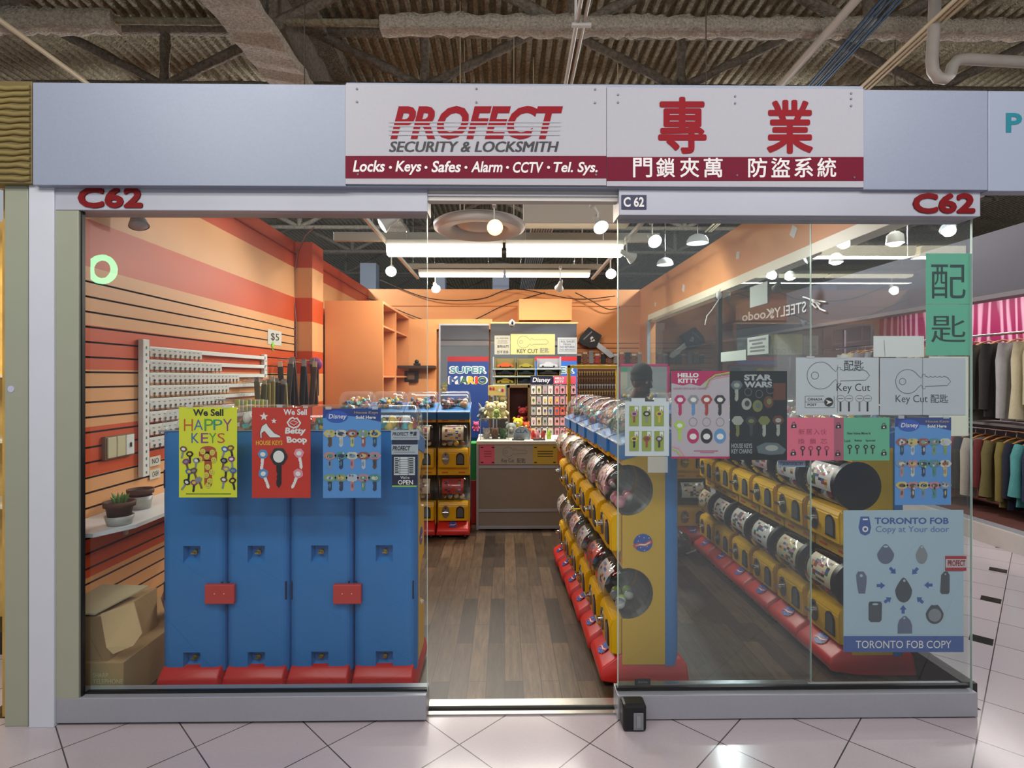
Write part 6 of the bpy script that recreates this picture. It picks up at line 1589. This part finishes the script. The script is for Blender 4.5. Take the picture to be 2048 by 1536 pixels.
# ---------------------------------------------------------------- along the striped slatwall
def wallpt(px, py, X=XL):
    """point on the striped wall seen at a photo point"""
    xp = (px-1024)/FPX; dx = xp*math.cos(YAW)+math.sin(YAW); d = X/dx
    return Vector((X, d*(math.cos(YAW)-xp*math.sin(YAW)), CAMZ+(HY-py)/FPX*d))
WM = mat('white steel', '#dcdad4', .4)
ya = wallpt(281, 700).y; yb = wallpt(524, 700).y
t = thing('key_card_rack', 'white steel rack of eight hook bars full of small key cards on the slatwall', 'rack', (XL+.03, (ya+yb)/2, .95))
for y, z0, z1 in ((ya, .93, 1.72), (yb, 1.50, 1.70)):
    m = MB(); m.box((XL+.004, y-.028, z0), (XL+.034, y+.028, z1), WM, bev=.003)
    for k in range(int((z1-z0)/.04)): m.box((XL+.034, y-.005, z0+.015+.04*k), (XL+.0355, y+.005, z0+.03+.04*k), mat('slot grey', '#6b6864', .6))
    m.build('upright', t)
bars = [1.668-.0762*k for k in range(8)]
counts = [10, 15, 20, 17, 16, 8, 9, 7]
for k, z in enumerate(bars):
    m = MB(); m.box((XL+.022, ya+.03, z-.014), (XL+.034, yb-.01, z+.014), WM, bev=.002); m.build('hook_bar', t)
m = MB(); CW_ = mat('key card white', '#e2ded6', .5)
def kc_mesh():
    m = MB(); m.box((-.001, -.0245, -.050), (.001, .0245, 0), CW_); 
    m.box((.001, -.012, -.012), (.0022, .002, -.009), mat('card ink dark', '#3a3430', .5)); return m.mesh('card')
def kk_mesh(mt):
    m = MB(); m.cyl((.002, 0, -.036), .0065, .003, mt, 'x', 8); m.box((.002, -.002, -.064), (.005, .002, -.04), mt); return m.mesh('hung_key')
KC = kc_mesh(); KK = [kk_mesh(mat(n, c, .35, .7)) for n, c in (('hung brass key', '#8a6a3a'), ('hung steel key', '#6e6a66'), ('hung copper key', '#7c4a30'))]
names = ['top', 'second', 'third', 'fourth', 'fifth', 'sixth', 'seventh', 'bottom']
for k, z in enumerate(bars):
    for i in range(counts[k]):
        y = ya+.058+.052*i
        o = bpy.data.objects.new('key_card', KC); COL.objects.link(o); o.location = (XL+.042, y, z+.004); o.rotation_euler = (0, 0, -.35)
        tag(o, 'small white key card hanging on the %s bar of the white slatwall rack' % names[k], 'key card', 'key cards on the %s bar' % names[k])
        q = bpy.data.objects.new('hung_key', KK[(i*3+k) % 3]); COL.objects.link(q); q.parent = o
# pouches and packs hanging past the rack
PK_ = [mat('black pouch', '#211f20', .35, coat=.3), mat('charcoal pouch', '#3a3634', .35, coat=.3), mat('olive pouch', '#6d6a4a', .35, coat=.3), mat('bronze pouch', '#5a4030', .35, coat=.3), mat('gold pouch', '#a4945a', .35, coat=.3)]
rr = random.Random(3)
hang = []
for i in range(7): hang.append((512+9*i, 757+rr.randint(-6, 4), 826, 4.35+.03*i, [2, 2, 4, 4, 0, 1, 4][i], 'front bunch with gold and olive packs'))
for i in range(8): hang.append((560+9.5*i, 717+rr.randint(-3, 6), 812, 4.95+.05*i, [0, 1, 0, 3, 0, 1, 3, 3][i], 'tall bunch of black pouches'))
for i, (px, y0, y1, Y, ci, bn) in enumerate(hang):
    a = at(px, y1, Y); b = at(px+11, y0, Y); bw = b.x-a.x
    k = i+1 if i < 7 else i-6
    t = thing('hanging_pouch', '%s pouch in the %s on the slatwall, %s along' % (['black', 'charcoal', 'olive', 'bronze', 'gold'][ci], bn, ['first', 'second', 'third', 'fourth', 'fifth', 'sixth', 'seventh', 'last'][k-1]), 'pouch', tuple(a), 0, 'hanging pouches past the key rack')
    t.rotation_euler.y = rr.uniform(-.09, .09); m = MB(); h = b.z-a.z; m.box((a.x, Y-.012, a.z), (b.x, Y+.008, b.z-.12*h), PK_[ci], bev=.006); m.build('pouch', t)
    m = MB(); m.box((a.x+.1*bw, Y-.004, b.z-.13*h), (b.x-.1*bw, Y+.002, b.z), CARDM[i % 3] if i % 2 else mat('clear header', '#8b8d88', .3), bev=.001); m.build('header_card', t)
    m = MB(); m.tube([(XL+.005, Y, b.z-.02), ((a.x+b.x)/2, Y, b.z-.02), ((a.x+b.x)/2+.02, Y, b.z-.01)], .003, CHROME, n=6); m.build('hook', t)
for i, (px, lab) in enumerate(((626, 'purple and black hanging pack at the end of the slatwall by the pilaster'),)):
    Y = 5.45; a = at(616, 792, Y); b = at(644, 716, Y); t = thing('hanging_pack', lab, 'pack', tuple(a))
    m = MB(); m.box((a.x+.03, Y-.02, a.z), (b.x-.03, Y+.01, a.z+.27), PK_[0], bev=.01); m.build('pack', t)
    m = MB(); m.ball(((a.x+b.x)/2, Y, b.z-.06), .075, mat('purple wrap', '#8c4680', .4), 12, (1, .3, .9)); m.build('top_loop', t)
    m = MB(); fl = Flat(Y-.022); fl.rect(m, 628, 764, 634, 771, PW, 0); m.build('label', t)
    m = MB(); m.tube([(XL, Y, b.z-.02), ((a.x+b.x)/2, Y, b.z-.02)], .003, CHROME, n=6); m.build('hook', t)
# bundle of small pale packs just above the posters
for i in range(8):
    px = 470+8*i; Y = 3.9+.03*i; a = at(px, 822, Y); b = at(px+9, 799+(i % 3), Y)
    t = thing('small_pack', 'small lime and clear pack, %s in the low row over the yellow and red posters' % ['first', 'second', 'third', 'fourth', 'fifth', 'sixth', 'seventh', 'eighth'][i], 'pack', tuple(a), 0, 'small lime packs low on the slatwall')
    m = MB(); m.box((a.x, Y-.01, a.z), (b.x, Y+.01, b.z), [mat('lime pack', '#b9c06a', .4), mat('clear pack', '#b5b7a4', .3)][i % 2], bev=.003); m.build('pack', t)
    m = MB(); m.tube([(XL+.004, Y, b.z), ((a.x+b.x)/2, Y, b.z)], .0025, CHROME, n=5); m.build('hook', t)
# price card and small notices on the wall (papers lean on the wall, facing the room)
def wallcard(name, lab, cat, px0, py0, px1, py1, mt, txt=None, X=XL+.004, ink=INK):
    a = wallpt(px0, (py0+py1)/2, X); b = wallpt(px1, (py0+py1)/2, X); s0 = a.y/ a.y
    z0 = wallpt(px0, py1, X).z; z1 = wallpt(px0, py0, X).z
    t = thing(name, lab, cat, (X, (a.y+b.y)/2, z0)); m = MB(); m.box((X-.003, a.y, z0), (X, b.y, z1), mt); m.build('card', t)
    if txt:
        vs, fs = text_geo(txt, 0.0); us = [v.x for v in vs]; ws = [v.y for v in vs]; m = MB(); pts = []
        for v in vs:
            u = (v.x-min(us))/(max(us)-min(us)); w_ = (v.y-min(ws))/(max(ws)-min(ws))
            pts.append((X+.0012, a.y+(b.y-a.y)*(.2+.6*u), z0+(z1-z0)*(.25+.55*w_)))
        m.add(pts, fs, ink); m.build('lettering', t)
    return t
wallcard('price_card', 'white price card reading $5 on the slatwall below the red stripe', 'sign', 536, 658, 563, 688, mat('price card white', '#cfcfc4', .5), '$5')
wallcard('wall_note', 'small printed white note on the slatwall beside the rack upright, upper one', 'note', 300, 915, 321, 934, mat('note paper', '#cfc8b8', .5), 'NO', XL+.01)
wallcard('wall_note', 'small printed white note on the slatwall beside the rack upright, lower one', 'note', 300, 941, 321, 960, mat('note paper', '#cfc8b8', .5), 'CASH', XL+.01)
# green price star next to the price card
m = MB(); c = wallpt(546, 690, XL+.006); n = 16
m.add([(XL+.006, c.y+.035*(1 if i % 2 else .55)*math.cos(2*PI*i/n), c.z+.03*(1 if i % 2 else .55)*math.sin(2*PI*i/n)) for i in range(n)], [tuple(range(n))], mat('neon green sticker', '#7be02a', .5))
for s_ in (-.012, .012): m.ball((XL+.006, c.y+s_, c.z-.045), .008, mat('neon green sticker', '#7be02a', .5), 8, (.3, 1, 1))
tag(m.build('price_star'), 'bright green star sticker just under the price card', 'sticker')
# switch board
a = wallpt(203, 892); b = wallpt(262, 892); z0 = wallpt(203, 921).z; z1 = wallpt(203, 874).z
t = thing('switch_board', 'wooden board with two blank plates and one white light switch on the slatwall', 'light switch', (XL, (a.y+b.y)/2, z0))
m = MB(); m.box((XL, a.y, z0), (XL+.02, b.y, z1), mat('raw wood board', '#7a5a3c', .7, var=.15), bev=.002); m.build('board', t)
for k in range(3):
    y0 = a.y+(b.y-a.y)*(.05+.31*k); y1 = y0+(b.y-a.y)*.28; m = MB(); m.box((XL+.02, y0, z0+.008), (XL+.027, y1, z1-.006), mat('switch cream', '#c8bd9a', .4) if k < 2 else WM, bev=.002)
    if k == 2: m.box((XL+.027, (y0+y1)/2-.004, (z0+z1)/2-.012), (XL+.033, (y0+y1)/2+.004, (z0+z1)/2+.012), INK)
    m.build('switch_plate' if k == 2 else 'blank_plate', t)
# white shelf with brackets, pots on it
ZS = at(262, 1058, 2.62).z+.012
XS = -1.775
t = thing('wall_shelf', 'white shelf with a clipped corner on brackets, under the slatwall rack', 'shelf', (XL, 2.9, ZS))
m = MB(); m.prism([(XL+.002, 2.50), (XL+.24, 2.50), (XS, 2.66), (XS, 3.75), (XL+.002, 3.75)], ZS-.018, ZS, mat('shelf white', '#dfe0e2', .3), 'z'); m.build('board', t)
for y in (3.05, 3.6):
    m = MB(); m.box((XL+.002, y-.012, ZS-.16), (XL+.016, y+.012, ZS-.018), WM); m.box((XL+.016, y-.012, ZS-.03), (XS-.04, y+.012, ZS-.0185), WM); m.tube([(XL+.012, y, ZS-.14), (XL+.2, y, ZS-.028)], .006, WM, n=6); m.build('bracket', t)
CLAY = mat('brown clay pot', '#5a3426', .7, var=.12, vscale=20); SAUC = mat('cloudy saucer', '#aaa8a2', .35)
for i, (px, py, Y, lab, plant) in enumerate(((239, 1040, 2.66, 'brown flower pot with a small green plant on the white shelf', True), (281, 1025, 2.98, 'brown flower pot without a plant in a white cup, farther along the white shelf', False))):
    c = at(px, py, Y); c.z = ZS; s_ = 1.0 if plant else .95
    t = thing('flower_pot', lab, 'flower pot', tuple(c))
    m = MB(); m.lathe([(0, .022), (.045*s_, .022), (.056*s_, .085*s_), (.066*s_, .087*s_), (.068*s_, .112*s_), (.061*s_, .112*s_), (.058*s_, .095*s_), (0, .095*s_)], CLAY, tuple(c), 28); m.build('pot', t)
    m = MB(); hh = .045 if plant else .07
    m.lathe([(0, .001), (.05*s_, .001), (.062*s_, hh), (.058*s_, hh), (.047*s_, .012), (0, .012)], SAUC, tuple(c), 28); m.build('saucer', t)
    m = MB(); m.cyl((c.x, c.y, c.z+.094*s_), .057*s_, .006, mat('soil', '#2b1d14', .9), 'z', 20); m.build('soil', t)
    if plant:
        for k in range(11):
            ang = k*2.4; r_ = .012+.003*k; h = rr.uniform(.025, .055)
            m = MB(); b0 = Vector((c.x+r_*math.cos(ang)*.6, c.y+r_*math.sin(ang)*.6, c.z+.1)); b1 = b0+Vector((.02*math.cos(ang), .02*math.sin(ang), h))
            m.tube([b0, b0.lerp(b1, .5)+Vector((0, 0, .008)), b1], .004, mat('succulent green', '#5f7f3a', .5), 6, True, True, [.004, .006, .001]); m.build('leaf', t)
# cartons in the corner
CARD = mat('brown cardboard', '#a48358', .8, var=.06, vscale=6); CARD2 = mat('pale cardboard', '#c0a276', .8, var=.05)
t = thing('cardboard_box', 'closed brown carton with faded white printing on the floor in the window corner', 'box', (-1.86, 2.85, 0))
a = at(170, 1400, 2.50); b = at(271, 1400, 2.50)
m = MB(); zt = at(200, 1325, 2.50).z; m.box((XL+.012, 2.50, 0), (-1.725, 3.25, zt), CARD, bev=.004); m.build('carton', t)
m = MB(); fl = Flat(2.4985); PWF = mat('faded white print', '#c9b690', .8)
for k, (s_, x0, x1) in enumerate((('SHARP', 186, 216), ('TELEPHONE', 186, 246), ('CORD SET', 183, 222))): fl.text(m, s_, x0, 1346+12*k, x1, 1355+12*k, PWF, 1)
m.build('printed_text', t)
t = thing('cardboard_box', 'open smaller carton with a tilted flap on top of the larger one', 'box', (-1.93, 2.66, zt))
m = MB(); m.box((XL+.02, 2.52, zt+.001), (-1.80, 2.86, zt+.20), CARD, rot=(0, 0, 0)); m.build('carton', t)
m = MB()
A = [Vector((-1.83, 2.505, zt+.215)), Vector((-1.72, 2.56, zt+.245)), Vector((-1.655, 2.52, zt+.12)), Vector((-1.68, 2.50, zt+.075)), Vector((-1.76, 2.485, zt+.045)), Vector((-1.79, 2.485, zt+.075))]
m.add(A+[v+Vector((0, .005, .002)) for v in A], [tuple(range(6)), tuple(range(6, 12))]+[(i, (i+1) % 6, 6+(i+1) % 6, 6+i) for i in range(6)], CARD2); m.build('flap', t)
m = MB(); A = [Vector((XL+.03, 2.53, zt+.205)), Vector((-1.86, 2.51, zt+.21)), Vector((-1.79, 2.78, zt+.235)), Vector((XL+.06, 2.80, zt+.235))]
m.add(A+[v+Vector((0, .002, .006)) for v in A], [(0, 1, 2, 3), (4, 5, 6, 7), (0, 1, 5, 4), (1, 2, 6, 5), (2, 3, 7, 6), (3, 0, 4, 7)], mat('grey board lid', '#b3a484', .6)); m.build('lid', t)
m = MB(); m.lathe([(.0, 0), (.10, .02), (.12, .10), (.09, .19), (.04, .23), (.0, .235)], mat('purple plastic bag', '#6d4058', .3, coat=.4, bump=.4, bscale=30), (-1.74, 3.02, zt), 14)
tag(m.build('plastic_bag'), 'crumpled purplish plastic bag on the carton beside the first blue machine', 'bag')
# ---------------------------------------------------------------- the person in the shop
def skin_body(name, verts, edges, radii, mt, parent, sub=2):
    me = bpy.data.meshes.new(name); me.from_pydata(verts, edges, []); bm = bmesh.new(); bm.from_mesh(me)
    ly = bm.verts.layers.skin.verify(); bm.verts.ensure_lookup_table()
    for v, r in zip(bm.verts, radii):
        v[ly].radius = (r, r) if not isinstance(r, tuple) else r
    bm.verts[0][ly].use_root = True
    bm.to_mesh(me); bm.free()
    o = bpy.data.objects.new('skin_source', me); COL.objects.link(o)
    o.modifiers.new('s', 'SKIN').use_smooth_shade = True
    sb = o.modifiers.new('b', 'SUBSURF'); sb.levels = sub; sb.render_levels = sub
    dg = bpy.context.evaluated_depsgraph_get()
    nm = bpy.data.meshes.new_from_object(o.evaluated_get(dg)); nm.name = name
    for p in nm.polygons: p.use_smooth = True
    nm.materials.clear(); nm.materials.append(mt)
    bpy.data.objects.remove(o)
    r = bpy.data.objects.new(name, nm); COL.objects.link(r); r.parent = parent
    return r
px_, py_ = at(1280, 780, 4.72).x, 4.72
per = thing('person', 'person in a dark knitted beanie and navy top standing behind the middle machine row', 'person', (px_, py_, 0), 0)
SK = mat('brown skin', '#5f3f2b', .5); NV_ = mat('navy jersey', '#22283a', .85, bump=.3, bscale=200); TR = mat('dark trousers', '#23242a', .85); HAT = mat('charcoal knit', '#3d3e3a', .95, bump=.8, bscale=160)
# body: skin surface from pelvis; slightly stooped, hands together in front
V = [(0, 0, .86), (0, .0, .98), (0, -.01, 1.12), (0, -.02, 1.26), (0, -.03, 1.35), (0, -.04, 1.41),
     (.09, 0, .80), (.10, -.02, .46), (.10, .01, .09), (.11, -.12, .045),
     (-.09, 0, .80), (-.10, -.03, .46), (-.10, .01, .09), (-.11, -.12, .045),
     (.17, -.02, 1.30), (.23, .01, 1.04), (.13, -.17, .92), (-.17, -.02, 1.30), (-.23, .01, 1.04), (-.13, -.17, .92)]
E = [(0, 1), (1, 2), (2, 3), (3, 4), (4, 5), (0, 6), (6, 7), (7, 8), (8, 9), (0, 10), (10, 11), (11, 12), (12, 13), (3, 14), (14, 15), (15, 16), (3, 17), (17, 18), (18, 19)]
Rr = [(.15, .11), (.14, .10), (.15, .105), (.14, .10), (.062, .06), (.055, .055), .085, .06, .045, .04, .085, .06, .045, .04, .06, .045, .033, .06, .045, .033]
body = skin_body('body', V, E, Rr, SK, per)
top = skin_body('navy_top', V[:5]+[V[14], V[15], V[16], V[17], V[18], V[19]], [(0, 1), (1, 2), (2, 3), (3, 4), (3, 5), (5, 6), (6, 7), (3, 8), (8, 9), (9, 10)], [(.168, .125), (.158, .118), (.168, .122), (.158, .118), (.072, .07), .075, .058, .043, .075, .058, .043], NV_, per)
tr = skin_body('trousers', [V[0], (0, 0, .93)]+[V[i] for i in (6, 7, 8, 10, 11, 12)], [(0, 1), (0, 2), (2, 3), (3, 4), (0, 5), (5, 6), (6, 7)], [(.165, .12), (.155, .115), .10, .075, .062, .10, .075, .062], TR, per)
for s_ in (-1, 1):
    m = MB(); m.ball((s_*.11, -.06, .045), .05, BLACK, 12, (.95, 2.6, .9)); m.box((s_*.11-.045, -.17, 0), (s_*.11+.045, .06, .018), WHITE, bev=.006); m.build('shoe', per, keep=True)
    # hand: palm with five separate fingers
    w0 = Vector((s_*.13, -.17, .92)); f0 = Vector((-s_*.35, -.9, -.25)).normalized(); side = Vector((0, 0, 1)); out = f0.cross(side).normalized()
    vs = [w0, w0+f0*.045, w0+f0*.085]; ed = [(0, 1), (1, 2)]; ra = [.027, (.036, .017), (.034, .015)]
    for k in range(4):
        b0 = w0+f0*.088+side*(.027-.018*k); L_ = (.066, .076, .07, .055)[k]
        i0 = len(vs); vs += [b0, b0+f0*L_*.5+out*s_*.01, b0+f0*L_*.85+out*s_*.03]; ed += [(2, i0), (i0, i0+1), (i0+1, i0+2)]; ra += [.0095, .0085, .007]
    i0 = len(vs); vs += [w0+f0*.05+side*.036, w0+f0*.085+side*.055+out*s_*.012]; ed += [(1, i0), (i0, i0+1)]; ra += [.011, .009]
    skin_body('hand', [tuple(v) for v in vs], ed, ra, SK, per, 1)
per.scale = (.97, .97, .967)
# head turned towards the side aisle
HT = Matrix.Translation((0.0, -.055, 1.50)) @ Matrix.Rotation(math.radians(38), 4, 'Z') @ Matrix.Rotation(math.radians(10), 4, 'X')
m = MB(); m.M = HT
m.ball((0, .012, .035), .092, SK, 24, (.82, 1.02, 1.12)); m.ball((0, -.03, -.045), .062, SK, 18, (.92, .9, 1.0)); m.ball((0, -.078, -.088), .024, SK, 12, (1.1, .8, .7))
m.tube([(0, -.082, .03), (0, -.104, -.005), (0, -.108, -.018)], .012, SK, 8, True, True, [.009, .014, .013]); 
for s_ in (-1, 1): m.ball((s_*.013, -.094, -.019), .009, SK, 8); m.ball((s_*.038, -.068, -.012), .022, SK, 10, (1, .8, .8)); m.ball((s_*.031, -.077, .036), .016, SK, 8, (1.3, .6, .5))
m.tube([(0, 0, -.02), (.0, .03, -.14)], .05, SK, 14, True, True, [.052, .056]); 
h = m.build('head', per, keep=True)
for s_ in (-1, 1):
    m = MB(); m.M = HT; m.ball((s_*.029, -.077, .020), .0115, WHITE, 10); m.ball((s_*.029, -.0865, .020), .0052, INK, 8); m.build('eye', h, keep=True)
    m = MB(); m.M = HT; m.ball((s_*.078, .005, .008), .03, SK, 12, (.35, .7, 1.1)); m.build('ear', h, keep=True)
m = MB(); m.M = HT; m.ball((0, -.087, -.045), .02, mat('lips', '#6a3a30', .5), 12, (1.1, .4, .22)); m.build('mouth', h, keep=True)
m = MB(); m.M = HT; m.ball((0, -.075, -.068), .03, mat('short beard', '#1c1613', .9), 12, (1.1, .55, .7)); m.build('beard', h, keep=True)
m = MB(); m.M = HT @ Matrix.Translation((0, .012, .055)) @ Matrix.Rotation(math.radians(-10), 4, 'X')
prof = [(.098, -.035), (.104, -.028), (.105, .0), (.101, .022), (.107, .024), (.105, .05), (.09, .088), (.06, .115), (.02, .128), (.0, .13)]
n0 = len(m.v); m.lathe([(r*.9, z) for r, z in prof], HAT, n=40)
m.build('beanie', per, keep=True)
for pname in ('beanie',):
    pass
# crumpled black bag on the floor at the end of the side aisle
m = MB(); c = at(1362, 1118, 4.62); bm = bmesh.new(); bmesh.ops.create_icosphere(bm, subdivisions=3, radius=.13); r2 = random.Random(4)
for v in bm.verts: v.co = Vector((v.co.x*.9, v.co.y*.9, max(-.08, v.co.z*.85)))*(1+r2.uniform(-.07, .07)); v.co.z = max(v.co.z, -.085)
for v in bm.verts: v.co += Vector((c.x-.02, 4.66, .088))
m.addbm(bm, mat('black bag', '#26282b', .35, coat=.3), smooth=False); m.tube([(c.x+.02, 4.55, .03), (c.x+.09, 4.545, .05), (c.x+.12, 4.60, .045)], .008, mat('grey strap', '#9a9c9e', .4), n=6)
tag(m.build('black_bag'), 'crumpled black bag with a pale strap on the floor behind the middle row', 'bag')

# ---------------------------------------------------------------- clothes shop opposite
FB_ = {}
def fabric(c):
    if c not in FB_: FB_[c] = mat('fabric '+c, c, .95, bump=.3, bscale=120, var=.08, vscale=12)
    return FB_[c]
WOODH = mat('hanger wood', '#c08a58', .5)
def garment_mesh(w, h, seed, mt, sleeve=True):
    r = random.Random(seed); m = MB(); n = 28; rows = []
    for (u, ww, th) in ((0, .22, .02), (.03, .62, .035), (.10, .92, .045), (.2, .9, .05), (.4, .86, .055), (.6, .88, .06), (.8, .92, .065), (1, .97, .07)):
        ring = []
        for k in range(n):
            a = 2*PI*k/n; fl_ = 1+.22*math.sin(a*6+seed)*u
            ring.append((w/2*ww*math.cos(a), th*.5*math.sin(a)*fl_*1.3, -h*u-.05))
        rows.append(ring)
    vs = [p for q in rows for p in q]
    fs = [(i*n+k, i*n+(k+1) % n, (i+1)*n+(k+1) % n, (i+1)*n+k) for i in range(len(rows)-1) for k in range(n)]
    m.add(vs, fs, mt, True); m.add(rows[0], [tuple(range(n))], mt)
    o = m
    s = []
    if sleeve:
        for s_ in (-1, 1):
            q = MB(); L_ = h*r.uniform(.8, .98)
            q.tube([(s_*w*.40, 0, -.075), (s_*w*.50, -.012, -.05-.25*L_), (s_*w*.53, -.02, -.05-.6*L_), (s_*w*.54, -.015, -.05-L_)], .04, mt, 12, True, True, [.045, .047, .040, .036 if seed % 3 else .055])
            s.append(q.mesh('sleeve'))
    return o.mesh('garment_body'), s
def hanger_mesh(w):
    m = MB(); m.tube([(-w*.42, 0, -.085), (-w*.2, 0, -.045), (0, 0, -.025), (w*.2, 0, -.045), (w*.42, 0, -.085)], .009, WOODH, 8)
    m.tube([(0, 0, -.03), (0, 0, .0), (.008, 0, .02), (-.004, 0, .032), (-.018, 0, .02)], .003, CHROME, 6); return m.mesh('hanger')
HM = hanger_mesh(.46)
def rail(name, lab, X, y0, y1, z, posts=True):
    t = thing(name, lab, 'clothes rail', (X, (y0+y1)/2, .17))
    m = MB(); m.tube([(X, y0, z), (X, y1, z)], .013, CHROME, n=10); m.build('rail', t)
    for y in (y0+.02, (y0+y1)/2, y1-.02):
        m = MB()
        if posts: m.box((X+.31, y-.015, .17), (X+.34, y+.015, z+.3), ALU)
        m.tube([(X, y, z), (X+.31, y, z)], .01, CHROME, n=6); m.build('support_post' if posts else 'bracket', t)
XRL = 4.92
rail('clothes_rail', 'upper chrome clothes rail of the shop across the side corridor', XRL, 4.7, 8.4, 1.93)
m = MB(); m.box((XRL-.05, 4.7, 1.02), (XRL+.33, 8.4, 1.045), mat('grey shelf', '#8b8886', .5)); tag(m.build('dividing_shelf'), 'thin grey shelf between the two levels of hanging clothes', 'shelf')
rail('clothes_rail', 'lower chrome clothes rail under the dividing shelf', XRL, 4.7, 8.4, .98, False)
rg = random.Random(9)
UP = [('cream knitted', '#b5ab8c'), ('cream ribbed', '#b8ae90'), ('pale grey', '#9c9a9a'), ('dark patterned', '#2c2826'), ('olive grey', '#4a463c'), ('charcoal', '#34332f'), ('light grey', '#8d8d90'), ('dusty grey', '#85838a')]
LO = [('navy', '#1c2440'), ('teal and cream', '#4a8a8a'), ('dark navy', '#151a2c'), ('mustard olive', '#6d6030'), ('olive', '#5f5530'), ('maroon', '#5a2020'), ('beige', '#a8998c'), ('black', '#1a1818'), ('coral pink', '#b05a60'), ('white', '#b8b4b0'), ('off white', '#a9a5a0'), ('patterned green', '#5a7568'), ('wine', '#4c2a34'), ('sea green', '#4a7f74')]
lowk = 0
pos = ['first', 'second', 'third', 'fourth', 'fifth', 'sixth', 'seventh', 'eighth', 'ninth', 'tenth', 'eleventh', 'twelfth', 'thirteenth', 'fourteenth', 'fifteenth', 'sixteenth', 'seventeenth', 'eighteenth', 'nineteenth', 'twentieth']
def hang_clothes(cols, X, z, y0, step, n, w, h, lvl):
    for i in range(n):
        nm, c = cols[i % len(cols)]; y = y0+step*i
        t = thing('hanging_garment', '%s long-sleeved garment, %s from the corridor end of the %s rail' % (nm, pos[i], lvl), 'garment', (X, y, z-.035), rg.uniform(-.12, .22), 'garments on the %s rail' % lvl)
        b, sl = garment_mesh(w*rg.uniform(.92, 1.05), h*rg.uniform(.9, 1.06), i*7+len(cols), fabric(c), True)
        for me_, pn in [(b, 'body')]+[(q, 'sleeve') for q in sl]+[(HM, 'hanger')]:
            o = bpy.data.objects.new(pn, me_); COL.objects.link(o); o.parent = t
hang_clothes(UP, XRL, 1.93, 4.85, .16, 18, .48, .76, 'upper')
hang_clothes(LO, XRL, .98, 4.85, .115, 20, .46, .64, 'lower')
# reflection of shop names, built as a solid board with reversed text
fl = Flat(8.0)
t = thing('shop_sign', 'dark red sign reflection built as a board across the side corridor, with reversed white shop names', 'sign', (4.3, 8.2, 2.3))
def onfascia(px, py, X=4.34):
    xp = (px-1024)/FPX; dx = xp*math.cos(YAW)+math.sin(YAW); d = X/dx
    return Vector((X, d*(math.cos(YAW)-xp*math.sin(YAW)), CAMZ+(HY-py)/FPX*d))
SR = mat('dark red sign', '#4a2422', .4)  # board colour of the reflected sign
m = MB(); A = [onfascia(1452, 662), onfascia(1452, 616), onfascia(1572, 583), onfascia(1572, 644)]
m.add(A+[v+Vector((-.01, 0, 0)) for v in A], [(0, 1, 2, 3), (4, 5, 6, 7), (0, 1, 5, 4), (1, 2, 6, 5), (2, 3, 7, 6), (3, 0, 4, 7)], SR); m.build('board', t)
def fascia_text(st, q, mt, bold=.02):
    vs, fs = text_geo(st, bold); a0 = min(v.x for v in vs); a1 = max(v.x for v in vs); b0 = min(v.y for v in vs); b1 = max(v.y for v in vs); m = MB(); out = []
    for v in vs:
        u = 1-(v.x-a0)/(a1-a0); w_ = (v.y-b0)/(b1-b0)
        bot = (q[0][0]+(q[1][0]-q[0][0])*u, q[0][1]+(q[1][1]-q[0][1])*u); tp = (q[3][0]+(q[2][0]-q[3][0])*u, q[3][1]+(q[2][1]-q[3][1])*u)
        out.append(onfascia(bot[0]+(tp[0]-bot[0])*w_, bot[1]+(tp[1]-bot[1])*w_, 4.325))
    m.add(out, fs, mt); return m
fascia_text('Koodo', ((1484, 643), (1545, 635), (1545, 616), (1484, 626)), PW).build('lettering', t)
fascia_text('STEELYS', ((1540, 638), (1612, 624), (1612, 602), (1540, 618)), PW, .01).build('lettering', t)
m = MB()
for seg in (((1618, 598), (1632, 606), (1640, 618), (1652, 623)), ((1620, 612), (1630, 602), (1640, 608), (1632, 616), (1624, 608)), ((1606, 594), (1625, 600), (1652, 604))):
    P = [onfascia(x, y, 4.32) for x, y in seg]; m.tube(P, .012, PW, n=6)
m.build('script_flourish', t)
# paper notices seen through the side window
for (x0, y0, x1, y1, X, lab, tx) in ((1495, 676, 1537, 707, 2.08, 'pale notice with boxed reversed lettering on the side window', True), (1500, 575, 1535, 606, 2.08, 'small pale papers high on the side window', False), (1442, 705, 1492, 720, 2.08, 'narrow pale label strip on the side window', False)):
    P = [onfascia(x, y, X) for x, y in ((x0, y1), (x1, y1), (x1, y0), (x0, y0))]
    P[0].z = P[1].z = min(P[0].z, P[1].z); P[2].z = P[3].z = max(P[2].z, P[3].z)
    t = thing('window_notice', lab, 'notice', tuple(P[0])); m = MB(); m.add(P+[v+Vector((-.001, 0, 0)) for v in P], [(0, 1, 2, 3), (4, 5, 6, 7), (0, 1, 5, 4), (1, 2, 6, 5), (2, 3, 7, 6), (3, 0, 4, 7)], mat('pale notice paper', '#b9c4c0', .6)); m.build('sheet', t)
    if tx:
        m = MB()
        for k, wd in enumerate((.8, .5, .7, .7)):
            z = P[0].z+(P[3].z-P[0].z)*(.82-.2*k); yc = (P[0].y+P[1].y)/2; hw = abs(P[0].y-P[1].y)*.5*wd
            m.add([(X-.003, yc-hw, z-.01), (X-.003, yc+hw, z-.01), (X-.003, yc+hw, z+.006), (X-.003, yc-hw, z+.006)], [(0, 1, 2, 3)], LN)
        m.build('printed_lines', t)
